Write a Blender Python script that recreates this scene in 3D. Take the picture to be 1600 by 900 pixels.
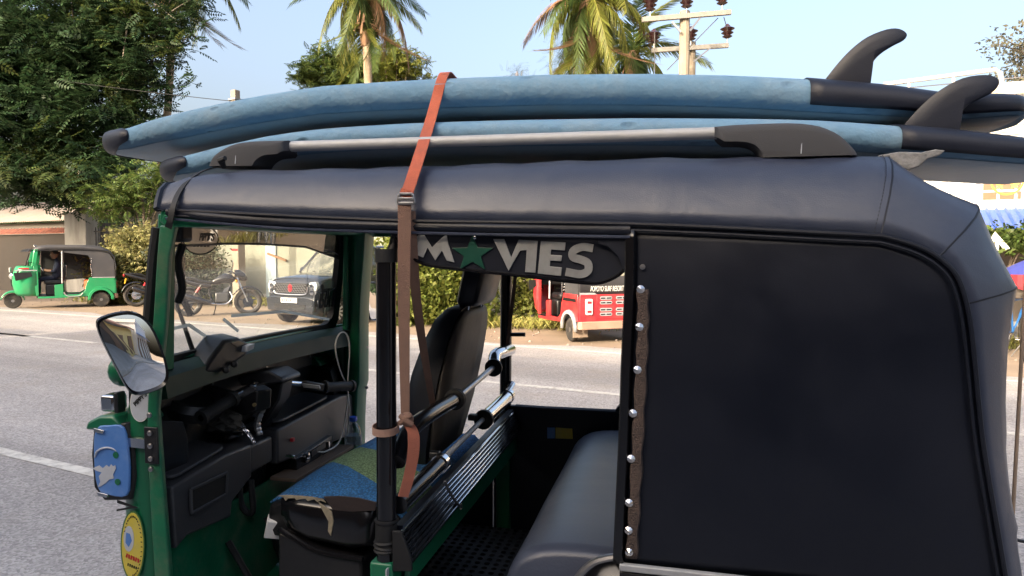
import bpy, math, random
import numpy as np
from mathutils import Vector, Matrix, Euler
R = math.radians
SC = bpy.context.scene
for o in list(bpy.data.objects): bpy.data.objects.remove(o)
COL = SC.collection
random.seed(7); rng = np.random.default_rng(7)

# ------------------------------------------------------------------ camera, sky, sun, exposure
FPX, YAW, PIT, CAMH = 1080.0, R(13.5), R(3.02), 1.5
cam_d = bpy.data.cameras.new('camera'); cam = bpy.data.objects.new('camera', cam_d); COL.objects.link(cam)
cam_d.sensor_width = 36.0; cam_d.lens = 36.0 * FPX / 1600.0
cam_d.clip_start = 0.05; cam_d.clip_end = 3000.0
cam.location = (0, 0, CAMH); cam.rotation_euler = (R(90) - PIT, 0, YAW)
SC.camera = cam

SUN_EL = R(23.0)
SUN_H = Vector((-0.446, -0.895))            # horizontal direction towards the sun
world = bpy.data.worlds.new('World'); SC.world = world; world.use_nodes = True
nt = world.node_tree
sky = nt.nodes.new('ShaderNodeTexSky'); sky.sky_type = 'NISHITA'; sky.sun_disc = False
sky.sun_elevation = SUN_EL; sky.sun_rotation = math.atan2(SUN_H.x, SUN_H.y)
sky.altitude = 0; sky.air_density = 0.9; sky.dust_density = 10.0; sky.ozone_density = 0.3
nt.links.new(sky.outputs[0], nt.nodes['Background'].inputs[0]); nt.nodes['Background'].inputs[1].default_value = 0.15
sun_d = bpy.data.lights.new('sun', 'SUN'); sun = bpy.data.objects.new('sun', sun_d); COL.objects.link(sun)
sun_d.energy = 2.0; sun_d.angle = R(0.55); sun_d.color = (1.0, 0.83, 0.62)
to_sun = Vector((SUN_H.x * math.cos(SUN_EL), SUN_H.y * math.cos(SUN_EL), math.sin(SUN_EL)))
sun.rotation_euler = to_sun.to_track_quat('Z', 'Y').to_euler(); sun.location = (-10, -20, 30)
SC.view_settings.view_transform = 'Standard'; SC.view_settings.look = 'None'
SC.view_settings.gamma = 1.0; SC.view_settings.use_curve_mapping = False
SC.view_settings.exposure = 1.88
SC.cycles.max_bounces = 8; SC.cycles.transparent_max_bounces = 24; SC.cycles.use_denoising = True
SC.cycles.sample_clamp_indirect = 6.0

# ------------------------------------------------------------------ survey helpers
_F = Vector((-math.sin(YAW) * math.cos(PIT), math.cos(YAW) * math.cos(PIT), -math.sin(PIT)))
_R = Vector((math.cos(YAW), math.sin(YAW), 0.0))
_U = _R.cross(_F)
def P(px, py, X=None, Y=None, Z=None, D=None):
    """point of the place seen at a photo pixel on a known plane (X, Y, Z) or at a known depth D"""
    d = _F + _R * ((px - 800) / FPX) - _U * ((py - 450) / FPX)
    if D is not None: t = D
    elif X is not None: t = X / d.x
    elif Y is not None: t = Y / d.y
    else: t = (Z - CAMH) / d.z
    return Vector((d.x * t, d.y * t, CAMH + d.z * t))
RS = Vector((0.971, -0.239, 0)); RN = Vector((0.239, 0.971, 0))     # along the road, across the road
ROADROT = math.atan2(-0.239, 0.971)
def RP(s, n, z=0.0): v = RS * s + RN * n; return Vector((v.x, v.y, z))
def PN(px, n, z=0.0):
    """point on the line n metres across the road under pixel column px"""
    d = _F + _R * ((px - 800) / FPX); d.z = 0
    t = n / d.dot(RN); return Vector((d.x * t, d.y * t, z))
def PNz(px, py, n):
    d = _F + _R * ((px - 800) / FPX) - _U * ((py - 450) / FPX)
    t = n / (d.x * RN.x + d.y * RN.y); return Vector((d.x * t, d.y * t, CAMH + d.z * t))

# ------------------------------------------------------------------ materials
MATS = {}
def nodes_of(m): return m.node_tree.nodes, m.node_tree.links
def mat(name, col, rough=0.55, metal=0.0, var=0.18, vs=6.0, bump=0.0, bs=80.0, spec=0.5, coat=0.0, island=0.0, dirt=None, dirt_amt=0.0, ds=3.0, sheen=0.0, trans=0.0, wave=0.0, ws=4.0, rvar=0.12, stretch=None):
    if name in MATS: return MATS[name]
    m = bpy.data.materials.new(name); m.use_nodes = True; N, L = nodes_of(m)
    b = N['Principled BSDF']
    tc = N.new('ShaderNodeTexCoord'); vec = tc.outputs['Object']
    if stretch:
        mp = N.new('ShaderNodeMapping'); mp.inputs['Scale'].default_value = stretch; L.new(vec, mp.inputs[0]); vec = mp.outputs[0]
    n1 = N.new('ShaderNodeTexNoise'); n1.inputs['Scale'].default_value = vs; n1.inputs['Detail'].default_value = 6; n1.inputs['Roughness'].default_value = 0.65
    L.new(vec, n1.inputs['Vector'])
    hsv = N.new('ShaderNodeHueSaturation'); hsv.inputs['Color'].default_value = (*col, 1)
    mr = N.new('ShaderNodeMapRange'); mr.inputs[1].default_value = 0.25; mr.inputs[2].default_value = 0.75
    mr.inputs[3].default_value = 1 - var; mr.inputs[4].default_value = 1 + var
    L.new(n1.outputs['Fac'], mr.inputs[0]); out = mr.outputs[0]
    if island:
        g = N.new('ShaderNodeNewGeometry'); mi = N.new('ShaderNodeMapRange')
        mi.inputs[3].default_value = 1 - island; mi.inputs[4].default_value = 1 + island
        L.new(g.outputs['Random Per Island'], mi.inputs[0])
        mm = N.new('ShaderNodeMath'); mm.operation = 'MULTIPLY'; L.new(out, mm.inputs[0]); L.new(mi.outputs[0], mm.inputs[1]); out = mm.outputs[0]
        mh = N.new('ShaderNodeMapRange'); mh.inputs[3].default_value = 0.5 - 0.06 * island; mh.inputs[4].default_value = 0.5 + 0.06 * island
        fr = N.new('ShaderNodeMath'); fr.operation = 'FRACT'; ml = N.new('ShaderNodeMath'); ml.operation = 'MULTIPLY'; ml.inputs[1].default_value = 17.31
        L.new(g.outputs['Random Per Island'], ml.inputs[0]); L.new(ml.outputs[0], fr.inputs[0]); L.new(fr.outputs[0], mh.inputs[0]); L.new(mh.outputs[0], hsv.inputs['Hue'])
    L.new(out, hsv.inputs['Value']); c = hsv.outputs[0]
    if dirt is not None:
        n2 = N.new('ShaderNodeTexNoise'); n2.inputs['Scale'].default_value = ds; n2.inputs['Detail'].default_value = 9; n2.inputs['Roughness'].default_value = 0.72
        L.new(vec, n2.inputs['Vector'])
        rp = N.new('ShaderNodeMapRange'); rp.inputs[1].default_value = 0.45; rp.inputs[2].default_value = 0.7; rp.inputs[4].default_value = dirt_amt
        L.new(n2.outputs['Fac'], rp.inputs[0])
        mx = N.new('ShaderNodeMix'); mx.data_type = 'RGBA'; mx.inputs['B'].default_value = (*dirt, 1)
        L.new(rp.outputs[0], mx.inputs['Factor']); L.new(c, mx.inputs['A']); c = mx.outputs['Result']
    L.new(c, b.inputs['Base Color'])
    rr = N.new('ShaderNodeMapRange'); rr.inputs[1].default_value = 0.3; rr.inputs[2].default_value = 0.7
    rr.inputs[3].default_value = max(0.02, rough * (1 - rvar)); rr.inputs[4].default_value = min(1, rough * (1 + rvar)); L.new(n1.outputs['Fac'], rr.inputs[0]); L.new(rr.outputs[0], b.inputs['Roughness'])
    b.inputs['Metallic'].default_value = metal; b.inputs['Specular IOR Level'].default_value = spec
    if coat: b.inputs['Coat Weight'].default_value = coat; b.inputs['Coat Roughness'].default_value = 0.08
    if sheen: b.inputs['Sheen Weight'].default_value = sheen
    if bump:
        n3 = N.new('ShaderNodeTexNoise'); n3.inputs['Scale'].default_value = bs; n3.inputs['Detail'].default_value = 4; L.new(vec, n3.inputs['Vector'])
        bp = N.new('ShaderNodeBump'); bp.inputs['Strength'].default_value = bump; bp.inputs['Distance'].default_value = 0.01
        L.new(n3.outputs['Fac'], bp.inputs['Height']); L.new(bp.outputs[0], b.inputs['Normal'])
        if wave:
            n4 = N.new('ShaderNodeTexNoise'); n4.inputs['Scale'].default_value = ws; n4.inputs['Detail'].default_value = 3; n4.inputs['Distortion'].default_value = 0.6; L.new(vec, n4.inputs['Vector'])
            b4 = N.new('ShaderNodeBump'); b4.inputs['Strength'].default_value = wave; b4.inputs['Distance'].default_value = 0.05
            L.new(n4.outputs['Fac'], b4.inputs['Height']); L.new(b4.outputs[0], bp.inputs['Normal'])
    if trans:
        t = N.new('ShaderNodeBsdfTranslucent'); L.new(c, t.inputs['Color']); ms = N.new('ShaderNodeMixShader'); ms.inputs[0].default_value = trans
        L.new(b.outputs[0], ms.inputs[1]); L.new(t.outputs[0], ms.inputs[2]); L.new(ms.outputs[0], N['Material Output'].inputs['Surface'])
    MATS[name] = m; return m
def glass(name, tint=(1, 1, 1), refl=0.08, rough=0.02, dust=0.0, dustcol=(0.6, 0.6, 0.58)):
    """thin pane: see-through with a fresnel reflection and a veil of dust"""
    if name in MATS: return MATS[name]
    m = bpy.data.materials.new(name); m.use_nodes = True; N, L = nodes_of(m); N.remove(N['Principled BSDF'])
    t = N.new('ShaderNodeBsdfTransparent'); t.inputs[0].default_value = (*tint, 1)
    g = N.new('ShaderNodeBsdfGlossy'); g.inputs['Roughness'].default_value = rough
    f = N.new('ShaderNodeLayerWeight'); f.inputs[0].default_value = 0.25
    mr = N.new('ShaderNodeMapRange'); mr.inputs[3].default_value = refl * 0.6; mr.inputs[4].default_value = min(1, refl * 7); L.new(f.outputs['Fresnel'], mr.inputs[0])
    ms = N.new('ShaderNodeMixShader'); L.new(mr.outputs[0], ms.inputs[0]); L.new(t.outputs[0], ms.inputs[1]); L.new(g.outputs[0], ms.inputs[2]); last = ms.outputs[0]
    if dust:
        d = N.new('ShaderNodeBsdfDiffuse'); d.inputs[0].default_value = (*dustcol, 1)
        tc = N.new('ShaderNodeTexCoord'); n = N.new('ShaderNodeTexNoise'); n.inputs['Scale'].default_value = 5; n.inputs['Detail'].default_value = 7; L.new(tc.outputs['Object'], n.inputs['Vector'])
        m2 = N.new('ShaderNodeMapRange'); m2.inputs[1].default_value = 0.3; m2.inputs[2].default_value = 0.75; m2.inputs[3].default_value = dust * 0.4; m2.inputs[4].default_value = dust * 1.5; L.new(n.outputs['Fac'], m2.inputs[0])
        m3 = N.new('ShaderNodeMixShader'); L.new(m2.outputs[0], m3.inputs[0]); L.new(last, m3.inputs[1]); L.new(d.outputs[0], m3.inputs[2]); last = m3.outputs[0]
    L.new(last, N['Material Output'].inputs['Surface']); MATS[name] = m; return m

# ------------------------------------------------------------------ mesh builder
class MB:
    def __init__(s): s.v = []; s.f = []
    def add(s, vs, fs):
        k = len(s.v); s.v += [tuple(v) for v in vs]; s.f += [tuple(i + k for i in f) for f in fs]; return s
    def box(s, c, d, rot=None):
        c = Vector(c); hx, hy, hz = d[0] / 2, d[1] / 2, d[2] / 2
        vs = [Vector((x * hx, y * hy, z * hz)) for x in (-1, 1) for y in (-1, 1) for z in (-1, 1)]
        if rot is not None:
            q = rot if isinstance(rot, Matrix) else Euler(rot).to_matrix(); vs = [q @ v for v in vs]
        return s.add([c + v for v in vs], [(0, 1, 3, 2), (4, 6, 7, 5), (0, 4, 5, 1), (2, 3, 7, 6), (0, 2, 6, 4), (1, 5, 7, 3)])
    def bar(s, a, b, w, h, up=(0, 0, 1)):
        a = Vector(a); b = Vector(b); d = (b - a).normalized(); u = Vector(up)
        if abs(d.dot(u)) > 0.98: u = Vector((1, 0, 0))
        r = d.cross(u).normalized(); u = r.cross(d)
        vs = [p + r * (sx * w / 2) + u * (sz * h / 2) for p in (a, b) for sx, sz in ((-1, -1), (1, -1), (1, 1), (-1, 1))]
        return s.add(vs, [(3, 2, 1, 0), (4, 5, 6, 7), (0, 1, 5, 4), (1, 2, 6, 5), (2, 3, 7, 6), (3, 0, 4, 7)])
    def tube(s, pts, r, n=10, closed=False, caps=True, flat=1.0, up=None):
        pts = [Vector(p) for p in pts]; m = len(pts); rs = r if isinstance(r, (list, tuple)) else [r] * m
        u = None; rings = []
        for i, p in enumerate(pts):
            if closed: d = pts[(i + 1) % m] - pts[i - 1]
            else: d = pts[min(i + 1, m - 1)] - pts[max(i - 1, 0)]
            d = d.normalized() if d.length > 1e-9 else Vector((0, 0, 1))
            if u is None:
                u = Vector(up) if up is not None else (Vector((0, 0, 1)) if abs(d.z) < 0.9 else Vector((1, 0, 0)))
            u = (u - d * u.dot(d)); u = u.normalized() if u.length > 1e-6 else d.orthogonal().normalized()
            w = d.cross(u)
            rings.append([p + (u * math.cos(2 * math.pi * k / n) * flat + w * math.sin(2 * math.pi * k / n)) * rs[i] for k in range(n)])
        vs = [v for q in rings for v in q]; fs = []
        for i in range(m if closed else m - 1):
            j = (i + 1) % m
            for k in range(n): l = (k + 1) % n; fs.append((i * n + k, i * n + l, j * n + l, j * n + k))
        if not closed and caps: fs.append(tuple(range(n - 1, -1, -1))); fs.append(tuple((m - 1) * n + k for k in range(n)))
        return s.add(vs, fs)
    def lathe(s, prof, o=(0, 0, 0), ax=(0, 0, 1), n=20, arc=None):
        ax = Vector(ax).normalized(); u = ax.orthogonal().normalized(); w = ax.cross(u); o = Vector(o); vs = []; fs = []; m = len(prof)
        for r, h in prof:
            for k in range(n): a = 2 * math.pi * k / n; vs.append(o + ax * h + (u * math.cos(a) + w * math.sin(a)) * max(r, 1e-4))
        for i in range(m - 1):
            for k in range(n): l = (k + 1) % n; fs.append((i * n + k, i * n + l, (i + 1) * n + l, (i + 1) * n + k))
        fs.append(tuple(range(n - 1, -1, -1))); fs.append(tuple((m - 1) * n + k for k in range(n)))
        return s.add(vs, fs)
    def loft(s, secs, closed=False, cap=False, wrap=False):
        n = len(secs[0]); vs = [p for q in secs for p in q]; fs = []; m = len(secs)
        for i in range(m if wrap else m - 1):
            j = (i + 1) % m
            for k in range(n if closed else n - 1): l = (k + 1) % n; fs.append((i * n + k, i * n + l, j * n + l, j * n + k))
        if cap: fs.append(tuple(range(n - 1, -1, -1))); fs.append(tuple((m - 1) * n + k for k in range(n)))
        return s.add(vs, fs)
    def prism(s, poly, off):
        """poly: 3D points of a planar outline; off: extrusion vector"""
        off = Vector(off); n = len(poly); a = [Vector(p) for p in poly]; b = [p + off for p in a]
        return s.add(a + b, [tuple(range(n - 1, -1, -1)), tuple(range(n, 2 * n))] + [(k, (k + 1) % n, n + (k + 1) % n, n + k) for k in range(n)])
    def ball(s, c, r, nu=14, nv=8, rot=None):
        c = Vector(c); rx, ry, rz = r if isinstance(r, (tuple, list)) else (r, r, r); vs = []; fs = []
        for j in range(nv + 1):
            t = math.pi * j / nv
            for i in range(nu):
                a = 2 * math.pi * i / nu; v = Vector((rx * math.sin(t) * math.cos(a), ry * math.sin(t) * math.sin(a), rz * math.cos(t)))
                if rot is not None: v = rot @ v
                vs.append(c + v)
        for j in range(nv):
            for i in range(nu): k = (i + 1) % nu; fs.append((j * nu + i, (j + 1) * nu + i, (j + 1) * nu + k, j * nu + k))
        return s.add(vs, fs)
    def xf(s, M): s.v = [tuple(M @ Vector(v)) for v in s.v]; return s
    def build(s, name, m, parent=None, smooth=True, ang=38, bevel=0.0, bseg=2, sub=0, solid=0.0, weld=0.0):
        me = bpy.data.meshes.new(name); me.from_pydata(s.v, [], s.f); me.update()
        import bmesh
        bm = bmesh.new(); bm.from_mesh(me)
        bmesh.ops.remove_doubles(bm, verts=bm.verts, dist=max(weld, 1e-5))
        bmesh.ops.recalc_face_normals(bm, faces=bm.faces); bm.to_mesh(me); bm.free()
        me.materials.append(m)
        o = bpy.data.objects.new(name, me); COL.objects.link(o)
        if smooth: me.shade_smooth(); me.set_sharp_from_angle(angle=R(ang))
        if solid: md = o.modifiers.new('solid', 'SOLIDIFY'); md.thickness = solid; md.offset = 0
        if bevel: md = o.modifiers.new('bevel', 'BEVEL'); md.width = bevel; md.segments = bseg; md.limit_method = 'ANGLE'; md.angle_limit = R(40); md.harden_normals = False
        if sub: md = o.modifiers.new('sub', 'SUBSURF'); md.levels = sub; md.render_levels = sub
        return par(o, parent)
LOCAL = set()
def par(o, parent):
    if parent is not None:
        o.parent = parent
        if parent.name in LOCAL: LOCAL.add(o.name)
        elif parent.parent is None: o.matrix_parent_inverse = Matrix.Translation(-parent.location)
    return o
def np_mesh(name, V, F, m, parent=None, smooth=False):
    me = bpy.data.meshes.new(name); V = np.asarray(V, dtype=np.float32); F = np.asarray(F, dtype=np.int32); k = F.shape[1]
    me.vertices.add(len(V)); me.vertices.foreach_set('co', V.ravel())
    me.loops.add(F.size); me.loops.foreach_set('vertex_index', F.ravel())
    me.polygons.add(len(F)); me.polygons.foreach_set('loop_start', np.arange(0, F.size, k, dtype=np.int32)); me.polygons.foreach_set('loop_total', np.full(len(F), k, dtype=np.int32))
    me.update(calc_edges=True); me.materials.append(m)
    if smooth: me.shade_smooth()
    o = bpy.data.objects.new(name, me); COL.objects.link(o); return par(o, parent)
def empty(name, loc=(0, 0, 0), rz=0.0, local=False):
    o = bpy.data.objects.new(name, None); o.empty_display_size = 0.1; o.location = loc; o.rotation_euler = (0, 0, rz); COL.objects.link(o)
    if local: LOCAL.add(o.name)
    return o
def tag(o, label=None, cat=None, group=None, kind=None):
    if label: o['label'] = label
    if cat: o['category'] = cat
    if group: o['group'] = group
    if kind: o['kind'] = kind
    return o
def text_mesh(txt, size, depth=0.001, bold=0.0, shear=0.0, sx=1.0):
    c = bpy.data.curves.new('lettering', 'FONT'); c.body = txt; c.size = size; c.extrude = depth; c.offset = bold; c.shear = shear
    c.align_x = 'CENTER'; c.align_y = 'CENTER'
    o = bpy.data.objects.new('lettering', c); COL.objects.link(o)
    dg = bpy.context.evaluated_depsgraph_get(); me = bpy.data.meshes.new_from_object(o.evaluated_get(dg)); bpy.data.objects.remove(o)
    vs = [Vector((v.co.x * sx, v.co.y, v.co.z)) for v in me.vertices]; fs = [tuple(p.vertices) for p in me.polygons]
    bpy.data.meshes.remove(me); return vs, fs
def text_on(name, txt, size, o, ex, ey, m, parent, depth=0.001, bold=0.0, shear=0.0, sx=1.0):
    """flat lettering: o centre, ex reading direction, ey up direction"""
    ex = Vector(ex).normalized(); ey = Vector(ey); ey = (ey - ex * ey.dot(ex)).normalized(); ez = ex.cross(ey); o = Vector(o)
    vs, fs = text_mesh(txt, size, depth, bold, shear, sx)
    return MB().add([o + ex * v.x + ey * v.y + ez * v.z for v in vs], fs).build(name, m, parent, smooth=False)
def spline(pts, n=8, closed=False):
    pts = [Vector(p) for p in pts]; m = len(pts); out = []
    for i in range(m if closed else m - 1):
        a, b, c, d = (pts[(i - 1) % m] if closed or i else pts[0] * 2 - pts[1]), pts[i], pts[(i + 1) % m], (pts[(i + 2) % m] if closed or i + 2 < m else pts[-1] * 2 - pts[-2])
        for k in range(n):
            t = k / n; out.append(0.5 * ((2 * b) + (c - a) * t + (2 * a - 5 * b + 4 * c - d) * t * t + (3 * b - a - 3 * c + d) * t ** 3))
    if not closed: out.append(pts[-1])
    return out
def lerp(a, b, t): return a + (b - a) * t
def copy_tree(o, parent=None):
    c = o.copy(); COL.objects.link(c)
    if parent is not None: c.parent = parent; c.matrix_parent_inverse = o.matrix_parent_inverse.copy()
    for ch in list(o.children): copy_tree(ch, c)
    return c
# ------------------------------------------------------------------ material library
M_green = mat('green_paint', (0.004, 0.125, 0.055), 0.35, var=0.12, vs=4, bump=0.03, bs=30, coat=0.25, dirt=(0.05, 0.09, 0.06), dirt_amt=0.25, ds=5)
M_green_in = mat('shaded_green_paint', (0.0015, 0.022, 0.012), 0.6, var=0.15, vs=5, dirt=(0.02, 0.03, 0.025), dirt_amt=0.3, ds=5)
M_green_worn = mat('chipped_green_paint', (0.004, 0.115, 0.052), 0.42, var=0.2, vs=9, bump=0.12, bs=45, dirt=(0.13, 0.14, 0.09), dirt_amt=0.55, ds=14)
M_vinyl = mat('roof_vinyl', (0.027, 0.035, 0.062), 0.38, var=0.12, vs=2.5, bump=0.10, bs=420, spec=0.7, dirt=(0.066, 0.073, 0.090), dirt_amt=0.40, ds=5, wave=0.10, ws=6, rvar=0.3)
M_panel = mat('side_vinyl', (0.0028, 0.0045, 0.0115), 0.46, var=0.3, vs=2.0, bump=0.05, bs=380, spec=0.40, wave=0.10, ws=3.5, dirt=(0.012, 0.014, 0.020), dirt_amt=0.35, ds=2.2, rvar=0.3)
M_black = mat('black_plastic', (0.0085, 0.0085, 0.010), 0.42, var=0.2, vs=10, bump=0.06, bs=260, dirt=(0.05, 0.048, 0.043), dirt_amt=0.2, ds=7)
M_blackgloss = mat('black_gloss', (0.005, 0.005, 0.0065), 0.2, var=0.2, vs=8, spec=0.6)
M_rubber = mat('black_rubber', (0.007, 0.007, 0.0075), 0.65, var=0.25, bump=0.08, bs=120)
M_dash = mat('dash_plastic', (0.042, 0.043, 0.048), 0.36, var=0.2, vs=8, bump=0.12, bs=330, dirt=(0.05, 0.047, 0.04), dirt_amt=0.25, ds=8)
M_chrome = mat('chrome', (0.62, 0.62, 0.63), 0.14, metal=1.0, var=0.1, vs=14, rvar=0.5)
M_alu = mat('aluminium', (0.42, 0.43, 0.44), 0.6, metal=0.3, var=0.10, vs=9, dirt=(0.25, 0.24, 0.22), dirt_amt=0.35, ds=14)
M_steel = mat('steel', (0.35, 0.35, 0.36), 0.35, metal=0.9, var=0.2, vs=20, dirt=(0.16, 0.10, 0.06), dirt_amt=0.3, ds=20)
M_white = mat('white_paint', (0.72, 0.72, 0.70), 0.5, var=0.06, dirt=(0.35, 0.32, 0.27), dirt_amt=0.3, ds=6)
M_seatvinyl = mat('seat_vinyl', (0.046, 0.055, 0.082), 0.36, var=0.12, vs=5, bump=0.10, bs=160, spec=0.6, stretch=(1, 3, 1))
M_blueboard = mat('board_foam', (0.150, 0.275, 0.40), 0.8, var=0.10, vs=7, bump=0.5, bs=45, spec=0.25, dirt=(0.24, 0.33, 0.40), dirt_amt=0.6, ds=9)
M_boarddeck = mat('board_deck', (0.22, 0.32, 0.41), 0.5, var=0.12, vs=5, bump=0.12, bs=60, dirt=(0.26, 0.25, 0.22), dirt_amt=0.5, ds=5)
M_pad = mat('fin_black', (0.0065, 0.009, 0.020), 0.5, var=0.2, vs=9, bump=0.06, bs=200)
M_foampad = mat('rack_pad', (0.048, 0.049, 0.054), 0.85, var=0.15, vs=12, bump=0.15, bs=400)
M_orange = mat('orange_webbing', (0.50, 0.115, 0.055), 0.75, var=0.14, vs=14, bump=0.5, bs=500, dirt=(0.30, 0.09, 0.055), dirt_amt=0.45, ds=18)
M_brownweb = mat('brown_webbing', (0.22, 0.125, 0.088), 0.8, var=0.18, vs=16, bump=0.5, bs=480)
M_seatback = mat('seat_board', (0.13, 0.11, 0.092), 0.6, var=0.2, vs=9, bump=0.1, bs=80, dirt=(0.03, 0.028, 0.025), dirt_amt=0.4, ds=6)
M_brownstrip = mat('suede_strip', (0.075, 0.052, 0.042), 0.9, var=0.4, vs=60, bump=0.6, bs=260)
M_silver = mat('silver_letter', (0.40, 0.40, 0.385), 0.4, metal=0.5, var=0.14, vs=12, dirt=(0.2, 0.18, 0.15), dirt_amt=0.4, ds=15)
M_stargreen = mat('star_green', (0.004, 0.055, 0.034), 0.4, var=0.2, vs=20)
M_yellow = mat('yellow_sticker', (0.62, 0.50, 0.05), 0.5, var=0.12, vs=20, dirt=(0.35, 0.33, 0.2), dirt_amt=0.4, ds=12)
M_blueplate = mat('blue_plate', (0.075, 0.20, 0.52), 0.4, var=0.14, vs=10, dirt=(0.25, 0.3, 0.38), dirt_amt=0.35, ds=10)
M_palegrey = mat('pale_print', (0.45, 0.48, 0.53), 0.55, var=0.12, vs=18)
M_red = mat('red_plastic', (0.50, 0.02, 0.03), 0.35, var=0.1)
M_mirror = mat('mirror_glass', (0.86, 0.87, 0.88), 0.015, metal=1.0, var=0.02, rvar=0.0)
M_foamtorn = mat('torn_foam', (0.27, 0.23, 0.16), 0.9, var=0.35, vs=60, bump=0.6, bs=90)
M_whitecable = mat('white_cable', (0.55, 0.54, 0.50), 0.5, var=0.08)
M_tyre = mat('tyre_rubber', (0.022, 0.021, 0.020), 0.8, var=0.2, vs=20, bump=0.2, bs=90, dirt=(0.16, 0.13, 0.10), dirt_amt=0.5, ds=9)
G_screen = glass('windscreen_glass', (0.94, 0.97, 0.955), 0.02, dust=0.012)
G_tint = glass('tinted_film', (0.036, 0.035, 0.038), 0.04, dust=0.015, dustcol=(0.3, 0.28, 0.28))
G_clear = glass('clear_plastic', (0.86, 0.90, 0.92), 0.10)
def add_pits(m, scale, depth, dark):
    """sparse dings: little hollows, darker towards the middle"""
    N, L = nodes_of(m); b = N['Principled BSDF']; tc = N.new('ShaderNodeTexCoord')
    src = b.inputs['Base Color'].links[0].from_socket
    mp = N.new('ShaderNodeMapping'); mp.inputs['Scale'].default_value = (0.55, 1.0, 1.0); mp.inputs['Rotation'].default_value = (0.3, 0.5, 0.2); L.new(tc.outputs['Object'], mp.inputs[0])
    vo = N.new('ShaderNodeTexVoronoi'); vo.inputs['Scale'].default_value = scale; L.new(mp.outputs[0], vo.inputs['Vector'])
    sc_ = N.new('ShaderNodeSeparateColor'); L.new(vo.outputs['Color'], sc_.inputs[0])
    r = N.new('ShaderNodeMapRange'); r.inputs[1].default_value = 0.0; r.inputs[2].default_value = 0.30; r.inputs[3].default_value = 0.02; r.inputs[4].default_value = 0.26; L.new(sc_.outputs[0], r.inputs[0])
    dv = N.new('ShaderNodeMath'); dv.operation = 'DIVIDE'; L.new(vo.outputs['Distance'], dv.inputs[0]); L.new(r.outputs[0], dv.inputs[1])
    pit = N.new('ShaderNodeMapRange'); pit.inputs[1].default_value = 0.35; pit.inputs[2].default_value = 1.0; pit.inputs[3].default_value = 1; pit.inputs[4].default_value = 0; L.new(dv.outputs[0], pit.inputs[0])
    gt_ = N.new('ShaderNodeMath'); gt_.operation = 'GREATER_THAN'; gt_.inputs[1].default_value = 0.55; L.new(sc_.outputs[1], gt_.inputs[0])
    ml = N.new('ShaderNodeMath'); ml.operation = 'MULTIPLY'; L.new(pit.outputs[0], ml.inputs[0]); L.new(gt_.outputs[0], ml.inputs[1])
    mx = N.new('ShaderNodeMix'); mx.data_type = 'RGBA'; mx.inputs['B'].default_value = (*dark, 1); m2 = N.new('ShaderNodeMath'); m2.operation = 'MULTIPLY'; m2.inputs[1].default_value = 0.55; L.new(ml.outputs[0], m2.inputs[0]); L.new(m2.outputs[0], mx.inputs['Factor']); L.new(src, mx.inputs['A']); L.new(mx.outputs['Result'], b.inputs['Base Color'])
    old = b.inputs['Normal'].links[0].from_socket; bp = N.new('ShaderNodeBump'); bp.inputs['Strength'].default_value = 0.8; bp.inputs['Distance'].default_value = depth; bp.invert = True
    L.new(ml.outputs[0], bp.inputs['Height']); L.new(old, bp.inputs['Normal']); L.new(bp.outputs[0], b.inputs['Normal'])
add_pits(M_blueboard, 22, 0.006, (0.07, 0.14, 0.22))
# woven seat cover: blue with a green stripe across the vehicle
def seat_cover_mat():
    m = mat('seat_cover', (0.02, 0.11, 0.30), 0.85, var=0.12, vs=20); N, L = nodes_of(m); b = N['Principled BSDF']
    tc = N.new('ShaderNodeTexCoord'); sp = N.new('ShaderNodeSeparateXYZ'); L.new(tc.outputs['Object'], sp.inputs[0])
    cr = N.new('ShaderNodeValToRGB'); cr.color_ramp.interpolation = 'CONSTANT'
    e = cr.color_ramp.elements; e[0].color = (0.035, 0.20, 0.50, 1); e[0].position = 0; e[1].color = (0.23, 0.37, 0.18, 1); e[1].position = 0.42
    k = e.new(0.66); k.color = (0.035, 0.20, 0.50, 1)
    mr = N.new('ShaderNodeMapRange'); mr.inputs[1].default_value = 1.72; mr.inputs[2].default_value = 2.55; mul = N.new('ShaderNodeMath'); mul.operation = 'MULTIPLY_ADD'; mul.inputs[1].default_value = 0.72; mul.inputs[2].default_value = 0.72 * 1.15; L.new(sp.outputs['X'], mul.inputs[0]); ad = N.new('ShaderNodeMath'); L.new(mul.outputs[0], ad.inputs[0]); L.new(sp.outputs['Y'], ad.inputs[1]); L.new(ad.outputs[0], mr.inputs[0]); L.new(mr.outputs[0], cr.inputs[0])
    vo = N.new('ShaderNodeTexVoronoi'); vo.inputs['Scale'].default_value = 150; L.new(tc.outputs['Object'], vo.inputs['Vector'])
    mv = N.new('ShaderNodeMapRange'); mv.inputs[2].default_value = 0.6; mv.inputs[3].default_value = 1.35; mv.inputs[4].default_value = 0.45; L.new(vo.outputs['Distance'], mv.inputs[0])
    mx = N.new('ShaderNodeMix'); mx.data_type = 'RGBA'; mx.blend_type = 'MULTIPLY'; mx.inputs['Factor'].default_value = 1; L.new(cr.outputs[0], mx.inputs['A']); L.new(mv.outputs[0], mx.inputs['B'])
    L.new(mx.outputs['Result'], b.inputs['Base Color'])
    bp = N.new('ShaderNodeBump'); bp.inputs['Strength'].default_value = 0.6; bp.inputs['Distance'].default_value = 0.004; L.new(vo.outputs['Distance'], bp.inputs['Height']); bp.invert = True; L.new(bp.outputs[0], b.inputs['Normal'])
    return m
M_seatcover = seat_cover_mat()

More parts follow.
